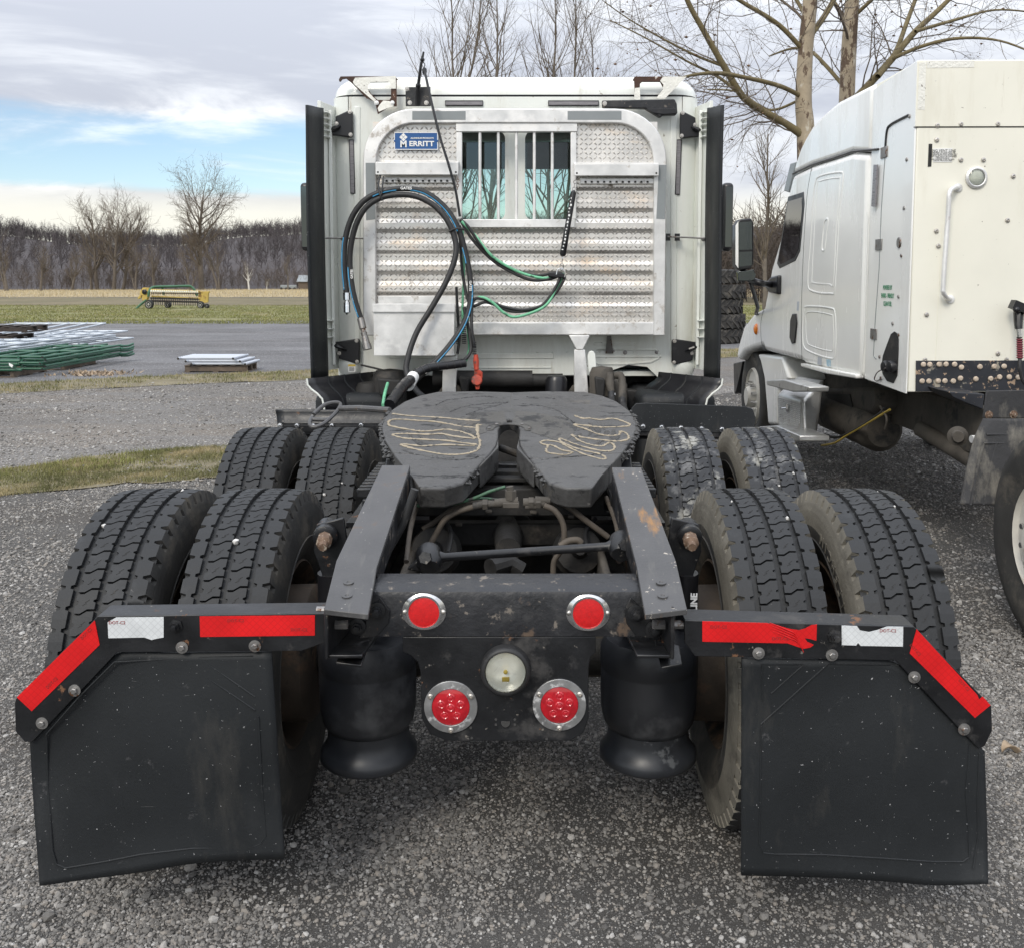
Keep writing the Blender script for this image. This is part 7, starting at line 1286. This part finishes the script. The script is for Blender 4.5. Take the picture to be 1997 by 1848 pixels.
# cabinet side: door, hinges, filler opening, lettering
mb = MB(); mb.tube(spline([QS(5, 1285, 405, xL), QS(5, 1180, 460, xL), QS(5, 1155, 500, xL), QS(5, 1145, 600, xL)], 6), .010, 6); mb.build('door_gap', M_['plastic'], SP2); mb = MB(); mb.tube([QS(5, 1142, 650, xL), QS(5, 1118, 1000, xL), QS(5, 1105, 1350, xL), QS(6, 1080, 300, xL), QS(6, 1070, 500, xL), QS(6, 1088, 520, xL)], .004, 6); mb.build('door_gap', M_['greytape'], SP2)
for k_, x, y in ((5, 1138, 632), (5, 1105, 1200), (6, 1073, 365)): mb = MB(); c = QS(k_, x, y, xL); mb.box(c + V(-.004, 0, 0), (.008, .11, .07)); mb.build('hinge', M_['steel'], SP2, bevel=.003)
for k_, x, y, r_ in ((5, 1292, 410, .013), (5, 1275, 677, .012), (5, 1258, 975, .012), (5, 1242, 1268, .012), (5, 1228, 1188, .035), (6, 1225, 135, .012), (6, 1188, 300, .012), (6, 1225, 370, .012), (6, 1108, 505, .012), (6, 1115, 637, .012)): mb = MB(); mb.lathe([(r_, 0), (r_ * .9, .006), (r_ * .4, .008), (0, .004)], QS(k_, x, y, xL - .001), (-1, 0, 0), 14); mb.build('side_latch' if r_ > .03 else 'side_bolt', M_['steel'], SP2)
oo = [(6, 1200, 350), (6, 1218, 362), (6, 1226, 400), (6, 1225, 480), (6, 1218, 620), (6, 1195, 668), (6, 1155, 655), (6, 1128, 610), (6, 1122, 560), (6, 1130, 500), (6, 1155, 430), (6, 1180, 365)]
mb = MB(); mb.prism([p + V(-.004, 0, 0) for p in side(oo, xL)], (.006, 0, 0)); mb.build('filler_opening', M_['dark'], SP2)
for x, y in ((1168, 565), (1203, 565)): mb = MB(); mb.lathe([(.036, 0), (.038, .03), (.03, .045), (0, .05)], QS(6, x, y, xL - .004), (-1, -.2, 0), 18); mb.build('filler_cap', M_['plastic'], SP2)
mb = MB(); mb.tube(spline([QS(6, 1150, 572, xL - .05), QS(6, 1095, 600, xL - .03), QS(6, 1075, 640, xL - .02), QS(6, 1090, 655, xL - .01), QS(6, 1115, 640, xL - .01)], 6), .004, 6); mb.build('cap_tether', M_['steel'], SP2)
M_['greenprint'] = mat('green_print', (.02, .22, .10), .5, var=.1)
mb = MB()
for k, tx in enumerate(('POWERED BY', 'ENVIRO - FRIENDLY', 'CLEAN FUEL')):
    c = QS(6, 1155, 80 + k * 50, xL - .002); text_mb(mb, tx, lambda x, y, z, c=c: c + Vector((-z, -x, y)), .040, depth=.0006, xs=.62, bold=.0006)
mb.build('side_lettering', M_['greenprint'], SP2, smooth=0)
# black bolted strip under the cabinet
M_['boltstrip'] = mat('chipped_black_strip', (.020, .022, .028), .5, var=.3, vs=6, patches=[((.36, .26, .18), 26, .66, .03), ((.30, .27, .22), 9, .68, .05)])
slab('mount_strip', [(1787, 704), (2190, 703), (2190, 760), (1786, 764)], YB - .010, .009, 'boltstrip', CB, bevel=.001)
for x, y in ((1376, 553), (1415, 553), (1473, 552), (1515, 551), (1568, 552), (1610, 570), (1724, 567), (1812, 565), (1873, 564), (1368, 655), (1410, 655), (1467, 654), (1508, 654), (1560, 655), (1604, 638), (1699, 642), (1790, 640), (1845, 630), (1905, 630), (1960, 632)):
    mb = MB(); mb.lathe([(.016, 0), (.016, .005), (.011, .011), (0, .013)], Q(6, x, y, YB - .011), (0, -1, 0), 12); mb.build('strip_bolt', M_['rustbolt2'] if 'rustbolt2' in M_ else M_['rustbolt'], CB)
# glad hand and boot at the right edge
mb = MB(); mb.tube([Q(6, 1965, 230, 5.72), Q(6, 1962, 300, 5.70), Q(6, 1968, 390, 5.68)], [.03, .024, .016], 10); mb.box(Q(6, 1970, 200, 5.70), (.10, .06, .05), (0, .4, 0)); mb.ball(Q(6, 1950, 215, 5.68), .02, 10, 6); o = mb.build('trailer_valve', M_['plastic'], T2)
mb = MB(); mb.tube([Q(6, 1970, 335, 5.68), Q(6, 1972, 385, 5.675)], [.024, .02], 10); mb.build('valve_nut', M_['bright'], o)
mb = MB(); a, b = Q(6, 1970, 400, 5.68), Q(6, 1972, 510, 5.66); [mb.lathe([(.014, -.006), (.021, 0), (.014, .006)], a.lerp(b, i / 8), UP, 12) for i in range(9)]; mb.build('valve_boot', M_['maroon'], o)
mb = MB(); mb.tube(spline([b, Q(6, 1970, 570, 5.65), Q(6, 1985, 640, 5.65), Q(6, 2010, 680, 5.65)], 6), .011, 8); mb.build('valve_hose', M_['hose'], o)
# --- chassis, tank, axle hardware beneath
mb = MB(); mb.bb((xL + .35, 3.4, .70), (xL + .43, 10, .98)); mb.bb((xL + 1.25, 3.4, .70), (xL + 1.33, 10, .98)); mb.build('frame_rails', M_['grime'], T2, bevel=.006)
mb = MB(); c0, c1_ = QS(6, 1105, 930, xL + .25), QS(6, 770, 960, xL + .25); mb.tube([V(xL + .30, 6.95, .64), V(xL + .30, 7.02, .64), V(xL + .30, 8.2, .64), V(xL + .30, 8.25, .64)], [.12, .165, .165, .12], 20); mb.build('air_tank', M_['grime'], T2, smooth=50)
mb = MB(); mb.prism(side([(6, 765, 700), (6, 1080, 690), (6, 1090, 800), (6, 1060, 860), (6, 770, 840)], xL + .2), (.3, 0, 0)); mb.build('exhaust_box', M_['grime'], T2, bevel=.03)
mb = MB(); mb.prism(side([(6, 780, 735), (6, 920, 735), (6, 945, 845), (6, 810, 850)], xL + .19), (.009, 0, 0)); mb.build('box_window', M_['dark'], T2)
for pts, r, m in (([(6, 750, 1050), (6, 830, 1035), (6, 920, 980), (6, 1040, 910), (6, 1170, 830)], .008, 'yellowhose'), ([(6, 750, 985), (6, 850, 1000), (6, 960, 950), (6, 1100, 860), (6, 1140, 820)], .010, 'hose'), ([(6, 1110, 810), (6, 1150, 880), (6, 1140, 950)], .008, 'grime')):
    mb = MB(); mb.tube(spline(side(pts, xL + .12), 6), r, 8); mb.build('chassis_cable', M_[m], T2, smooth=60)
mb = MB(); mb.tube([V(xL + .30, 6.3, .75), V(xL + .5, 4.9, .5)], .05, 12); mb.build('suspension_arm', M_['grime'], T2)
mb = MB(); mb.lathe([(.05, 0), (.055, .02), (.035, .03), (.03, .05), (0, .05)], Q(6, 1585, 990, 5.35), (-.3, -1, 0), 20); mb.build('brake_chamber', M_['grime'], T2)
slab('hanger_bracket', [q(6, *p) for p in [(1530, 720), (1755, 735), (1745, 830), (1640, 790), (1560, 755)]], 5.5, .3, 'boltstrip', T2, bevel=.005)
mb = MB(); c = Q(6, 1672, 1012, 5.0); mb.tube([c, c + V(.12, .02, 0)], .02, 12); mb.build('fender_pipe', M_['alu'], T2)
# quarter mudguard and rear wheels
M_['muddy'] = mat('muddy_rubber_guard', (.030, .030, .032), .75, var=.3, vs=8, patches=[((.20, .185, .155), 5, .46, .25, 8, (1, 1, .4))], bump=.3, bs=40)
slab('guard_bracket', [q(6, *p) for p in [(1765, 715), (2060, 710), (2060, 885), (1745, 882)]], 5.02, .012, 'muddy', T2, bevel=.004)
ge = [(1745, 885), (1700, 980), (1665, 1090), (1640, 1200), (1615, 1330), (1600, 1412)]
mb = MB(); L0 = [Q(6, x, y, 5.0 - .10 * i / 5) for i, (x, y) in enumerate(ge)]; Lp = spline(L0, 4); mb.grid(lambda u, v: (lambda p: V(p.x + u * .62, p.y - .02 * math.sin(u * 3), p.z))(Lp[min(int(v * (len(Lp) - 1)), len(Lp) - 1)]), 12, len(Lp) - 1); o = mb.build('quarter_mudguard', M_['muddy'], T2, smooth=60, solid=.012)
for k in range(9): mb = MB(); mb.tube([V(p.x + .05 + k * .065 + .0, p.y - .012, p.z) for p in Lp[6:]], .008, 5); mb.build('guard_rib', M_['muddy'], o)
for v_ in (4, 6): p = Lp[v_]; mb = MB(); mb.tube([V(p.x + .05, p.y - .015, p.z), V(p.x + .6, p.y - .015, p.z)], .006, 5); mb.build('guard_rib', M_['muddy'], o)
for x, y in ((1780, 862), (1932, 860)): mb = MB(); mb.bolt(Q(6, x, y, 5.018), (0, -1, 0), .014); mb.build('guard_bolt', M_['rustbolt'], T2)
wheel2('wheel', 2.56, 4.36, .52, .52, .28, 'whiterim'); wheel2('wheel', 2.90, 4.36, .52, .52, .28, 'rim'); wheel2('wheel', 4.5, 4.36, .52, .52, .28, 'rim', 1); wheel2('wheel', 4.4, fc.y, .52, .52, .28, 'rim', 1)

# ------------------------------------------------------------------ stacked tractor tyres between the trucks
M_['ag'] = mat('old_tractor_tyre', (.045, .043, .041), .8, var=.3, vs=5, patches=[((.13, .12, .105), 4, .52, .2)], bump=.2)
cT = G(1395, 672); cT.y += .9
def ag_tyre():
    mb = MB(); r, h = .92, .40; mb.lathe([(.5, -h * .4), (.55, -h * .5), (r - .06, -h * .5), (r, -h * .42), (r, h * .42), (r - .06, h * .5), (.55, h * .5), (.5, h * .4)], (0, 0, 0), UP, 48); mb.f = mb.f[:-2]; mb.m = mb.m[:-2]
    for k in range(26):
        for s in (-1, 1):
            a0 = (k + (.5 if s > 0 else 0)) / 26 * 6.2832; pts = []
            for t in (0, .35, 1): z = s * (.01 + t * .19); a = a0 + t * .20; pts.append((a, z))
            for (aa, za), (ab, zb) in zip(pts, pts[1:]):
                A = [Vector((math.cos(aa + d) * rr, math.sin(aa + d) * rr, za)) for d in (-.025, .025) for rr in (r - .01, r + .04)]; B = [Vector((math.cos(ab + d) * rr, math.sin(ab + d) * rr, zb)) for d in (-.025, .025) for rr in (r - .01, r + .04)]
                mb.add(A + B, [[0, 1, 5, 4], [1, 3, 7, 5], [3, 2, 6, 7], [4, 5, 7, 6], [0, 2, 3, 1]])
    return mb.mesh('tractor_tyre', M_['ag'], None, 40)
am = ag_tyre()
for k in range(5):
    o = inst(am, 'tractor_tyre', None, (cT.x + [.0, .05, -.03, .04, .0][k], cT.y, .21 + k * .415), (0, 0, k * .4)); kindtag(o, ['bottom', 'second from bottom', 'middle', 'second from top', 'topmost'][k] + ' tractor tyre of the stack standing between the trucks', 'tyre', 'stacked tractor tyres')

# ------------------------------------------------------------------ hay rake in the meadow
YH = 64.0
def h(x, y, dy=0): p = Q(18, x, y, YH); return V(p.x, YH + dy, p.z - hz0)
hz0 = Q(18, 360, 552, YH).z
c0 = h(650, 552); HR = thing('hay_rake', (c0.x, YH, 0), 'yellow and green side-delivery hay rake standing in the meadow', 'rake')
def hb(nm, pts, dy, th, m): mb = MB(); mb.prism([h(x, y, dy) for x, y in pts], (0, th, 0)); return mb.build(nm, M_[m], HR, bevel=.01)
def ht(nm, pts, r, m, sp=True): mb = MB(); w = [h(*p) for p in pts]; mb.tube(spline(w, 6) if sp else w, r, 8); return mb.build(nm, M_[m], HR, smooth=60)
hb('gear_housing', [(212, 200), (310, 200), (300, 320), (270, 420), (200, 412), (190, 330), (160, 300), (170, 260)], .0, .35, 'yellow'); hb('end_plate', [(1062, 265), (1252, 262), (1225, 300), (1222, 380), (1215, 450), (1130, 465), (1085, 430), (1060, 380)], .9, .2, 'yellow'); hb('hitch_arm', [(125, 380), (160, 320), (185, 325), (180, 370), (140, 390)], .0, .2, 'yellow')
ht('main_beam', [(318, 350, -.1), (325, 270, -.1), (350, 205, .1), (410, 186, .4), (640, 180, .8), (860, 174, 1.2), (910, 190, 1.3), (955, 236, 1.3), (1010, 340, 1.3)], .085, 'farmgreen'); ht('frame_tube', [(480, 190, .6), (490, 320, .7)], .07, 'farmgreen'); ht('jack_stand', [(290, 400, -.2), (200, 480, -.3), (140, 548, -.4)], .06, 'farmgreen', False); ht('jack_stand', [(260, 440, -.2), (150, 545, -.4)], .04, 'farmgreen', False)
for k, (y0, y1, r) in enumerate(((235, 268, .05), (290, 300, .03), (345, 385, .05), (378, 400, .03), (410, 440, .04), (430, 452, .03))): ht('tine_bar', [(350, y0, -.05 + k * .06), (1100, y1, .8 + k * .06)], r, 'yellow' if k in (0, 2) else 'rustbolt', False)
for k, (ya, yb, ln) in enumerate(((262, 278, 48), (380, 400, 40), (425, 450, 60))):
    mb = MB()
    for i in range(22): t = i / 21; x, y = 365 + t * 690, ya + (yb - ya) * t; a = h(x, y, t * .85 - .1); mb.tube([a, a + V(.02, -.05, -ln * YH / (F * 2.051 * 4.16))], .024, 4)
    mb.build('tines', M_['dark'], HR)['kind'] = 'stuff'
    mb = MB()
    for i in range(22): t = i / 21; mb.ball(h(365 + t * 690, ya - 6 + (yb - ya) * t, t * .85 - .12), .075, 6, 4, (1, .6, 1))
    mb.build('tine_mounts', M_['cream' if k == 0 else 'dark'], HR)['kind'] = 'stuff'
for x, y, r_, dy in ((355, 475, 75, -.35), (520, 465, 58, 1.2), (1128, 478, 62, .6), (1205, 480, 40, .9)):
    c = h(x, y, dy); rr_ = r_ * YH / (F * 2.051 * 4.16); c.z = rr_; w = bpy.data.objects.new('wheel', None); COL.objects.link(w); w.parent = HR; w.location = c - OFF[HR.name]; OFF[w.name] = c.copy()
    mb = MB(); mb.lathe([(rr_ * .6, -.09), (rr_ * .95, -.08), (rr_, -.04), (rr_, .04), (rr_ * .95, .08), (rr_ * .6, .09)], c, (.25, 1, 0), 24); mb.build('tyre', M_['rubber'], w); mb = MB(); mb.lathe([(0, -.05), (rr_ * .15, -.11), (rr_ * .3, -.06), (rr_ * .62, -.095), (rr_ * .62, .09), (0, .09)], c, (.25, 1, 0), 20); mb.build('rim', M_['cream'], w)
mb = MB(); c = h(245, 270, -.03); mb.lathe([(.15, 0), (.17, .03), (.1, .05), (.08, .02), (0, .05)], c, (0, -1, 0), 20); mb.build('belt_wheel', M_['plastic'], HR)

# ------------------------------------------------------------------ gate stacks and pallets on the lot
def gate(nm, label, x0, x1, y0, y1, z, m, nr_=6, r=.024, tilt=None, group=None, tails=False, cross=3, cat='gate'):
    t = thing(nm, ((x0 + x1) / 2, (y0 + y1) / 2, z), label, cat, group); f = tilt or (lambda p: p)
    for k in range(nr_):
        x = x0 + (x1 - x0) * k / (nr_ - 1); pts = [V(x, y0, z), V(x, y1, z)]
        if tails and k in (0, nr_ - 1): pts = [V(x, y0, z), V(x, y1 - .55, z), V(x + .03, y1 - .4, z - .012), V(x + .10, y1 - .2, z - .02), V(x + .14, y1, z + .01)]
        mb = MB(); mb.tube([f(p) for p in (spline(pts, 5) if len(pts) > 2 else pts)], r, 8); mb.build('rail', M_[m], t, smooth=60)
        if k in (0, nr_ - 1): [MB().cyl(f(e), f(e + V(0, d_, 0)), r * .8, 8).build('rail_end', M_['dark'], t) for e, d_ in ((pts[0], -.012), (pts[-1], .006))]
    for k in range(cross): y = y0 + .06 + (y1 - .66 * tails - y0 - .12) * k / max(1, cross - 1); mb = MB(); mb.tube([f(V(x0, y, z + .004)), f(V(x1, y, z + .004))], r * .9, 8); mb.build('upright', M_[m], t, smooth=60)
    return t
gx = G(82, 727, .12).x - .22; ORD = ['lowest', 'second lowest', 'middle', 'second highest', 'topmost']
for k in range(5): gate('green_gate', ORD[k] + ' green tubular gate of the stack at the left edge', gx - 2.6 + [0, .03, -.02, .04, .0][k], gx + [0, .03, -.02, .04, .0][k], 17.6 + [.0, .05, -.03, .06, .02][k], 21.3 + [.1, -.05, .12, 0, .08][k], .14 + k * .054, 'gategreen', 7, .024, group='green gates', tails=True)
# short feeder rails at the near end of the green stack
for k in range(4):
    mb = MB(); z = .15 + k * .055; y = 17.35 - .02 * k; mb.cyl((gx - 2.4, y, z), (gx - .30 + [.05, -.04, .02, .06][k], y, z), .026, 10); mb.cyl((gx - .30 + [.05, -.04, .02, .06][k] + .001, y, z), (gx - .29 + [.05, -.04, .02, .06][k], y, z), .02, 8); o = mb.build('loose_green_rail', M_['gategreen'], smooth=60); kindtag(o, ['lowest', 'second', 'third', 'topmost'][k] + ' loose green pipe lying across the near end of green stack', 'pipe', 'loose green pipes')
slab('price_tag', [q(17, *p) for p in [(125, 722), (188, 752), (172, 792), (130, 758)]], 17.25, .004, 'paint_w', None); kindtag(bpy.data.objects['price_tag'], 'small white paper tag hanging on the green gate stack', 'tag')
sx = S(243, 669, -10.0).x
for k in range(4): gate('grey_gate', ['lowest', 'second', 'third', 'topmost'][k] + ' galvanised gate of the pile behind the green stack', -12.6, -10.05 + [.1, -.1, .02, .0][k], 18.3, 24.4 + [.4, -.2, -.5, .3][k], .30 + k * .06, 'galv', 8, .024, group='galvanised gates behind the green stack', cross=6)
tg = lambda p: V(p.x, p.y, p.z + (p.y - 21.5) * .05)
gate('tilted_gate', 'galvanised gate with rounded end propped up behind the dark pallets', -13.2, -10.9, 21.0, 25.4, .45, 'galv', 6, .026, tilt=tg, cross=2)
def pallet(nm, label, c, L, Wd, m, group=None, rz=0.0):
    t = thing(nm, c, label, 'pallet', group); ro = Matrix.Rotation(rz, 3, 'Z'); c = Vector(c)
    for k in range(3): mb = MB(); mb.box(c + ro @ V(0, -Wd / 2 + .05 + k * (Wd - .1) / 2, .07), (L, .06, .09), ro); mb.build('stringer', M_[m], t)
    for k in range(6): mb = MB(); mb.box(c + ro @ V(-L / 2 + .05 + k * (L - .1) / 5, 0, .128), (.10, Wd, .02), ro); mb.build('deck_board', M_[m], t)
    for k in range(3): mb = MB(); mb.box(c + ro @ V(-L / 2 + .05 + k * (L - .1) / 2, 0, .013), (.10, Wd, .02), ro); mb.build('base_board', M_[m], t)
    return t
pallet('wooden_pallet', 'dark weathered pallet lying upper on the galvanised gates', (-11.8, 21.6, .62), 2.0, 1.1, 'darkpallet', 'dark pallets', .05); pallet('wooden_pallet', 'dark weathered pallet lying lower on the galvanised gates', (-11.95, 21.4, .44), 1.9, 1.0, 'darkpallet', 'dark pallets', .02)
pallet('wooden_pallet', 'grey pallet under the far end of the green gates', (gx - .75, 19.6, 0), 1.4, 1.1, 'pallet', None, R(90)); pallet('wooden_pallet', 'grey pallet under the near end of the green gates', (gx - .9, 18.0, 0), 1.2, 1.0, 'pallet', None, R(90))
a = G(361, 727); b = G(470, 727); cx_ = (a.x + b.x) / 2
pallet('wooden_pallet', 'grey wooden pallet under the small stack of white panels', (cx_ + .05, a.y + .36, 0), b.x - a.x + .12, .72, 'pallet')
for k in range(3):
    d = [.14, .02, -.14][k]; x0, x1 = a.x - .0 + d * .9 - .12 + .14, b.x + .02 + d * .8; z = .17 + k * .053; y0, y1 = a.y - .02, a.y + .72
    t = thing('white_panel', ((x0 + x1) / 2, a.y + .35, z), ['bottom', 'middle', 'top'][k] + ' white tube panel of the small stack on a pallet', 'panel', 'white tube panels')
    for j in range(7): mb = MB(); y = y0 + (y1 - y0) * j / 6; mb.cyl((x0, y, z), (x1, y, z), .025, 10); mb.build('rail', M_['whitetube'], t, smooth=60)
    for x in (x0 + .03, x1 - .01): mb = MB(); mb.cyl((x, y0 - .12, z), (x, y1 + .1, z), .024, 10); mb.build('upright', M_['whitetube'], t, smooth=60); mb = MB(); mb.cyl((x, y0 - .121, z), (x, y0 - .125, z), .023, 8); mb.build('tube_end', M_['dark'], t)
M_['leafpale'] = mat('pale_dry_leaf', (.34, .26, .18), .8, var=.25, vs=30, island=.35)
# leaf litter heap by the green gates, curled dry leaf at the right
p = np.random.default_rng(4).normal(0, 1, (260, 2)) * np.array([.28, .22]) + np.array([gx + .75, 18.0]); o = blades('leaf_heap', 'small heap of dry brown leaves beside the green gate stack', p, .06, .03, 'leafpale', .012, 2.0, 'leaves')
def leaf(nm, label, c, s, m, rz):
    mb = MB(); ro = Matrix.Rotation(rz, 3, 'Z'); mb.grid(lambda u, v: Vector(c) + ro @ V((u - .5) * 2 * s, (v - .5) * s * 1.2 * math.sin(3.14159 * min(max(u, .04), .96)) ** .7, s * .45 * abs(v - .5) * 2 + s * .35 * math.sin(u * 5) + .012), 10, 6); o = mb.build(nm, M_[m], smooth=60, solid=.001); kindtag(o, label, 'leaf')
leaf('dry_leaf', 'curled pale dry leaf on gravel beside the right mudflap', G(1972, 1470), .042, 'leafpale', .3); leaf('dry_leaf', 'small rust-brown leaf on gravel below the right air spring', G(1272, 1508), .03, 'seed', 1.0)
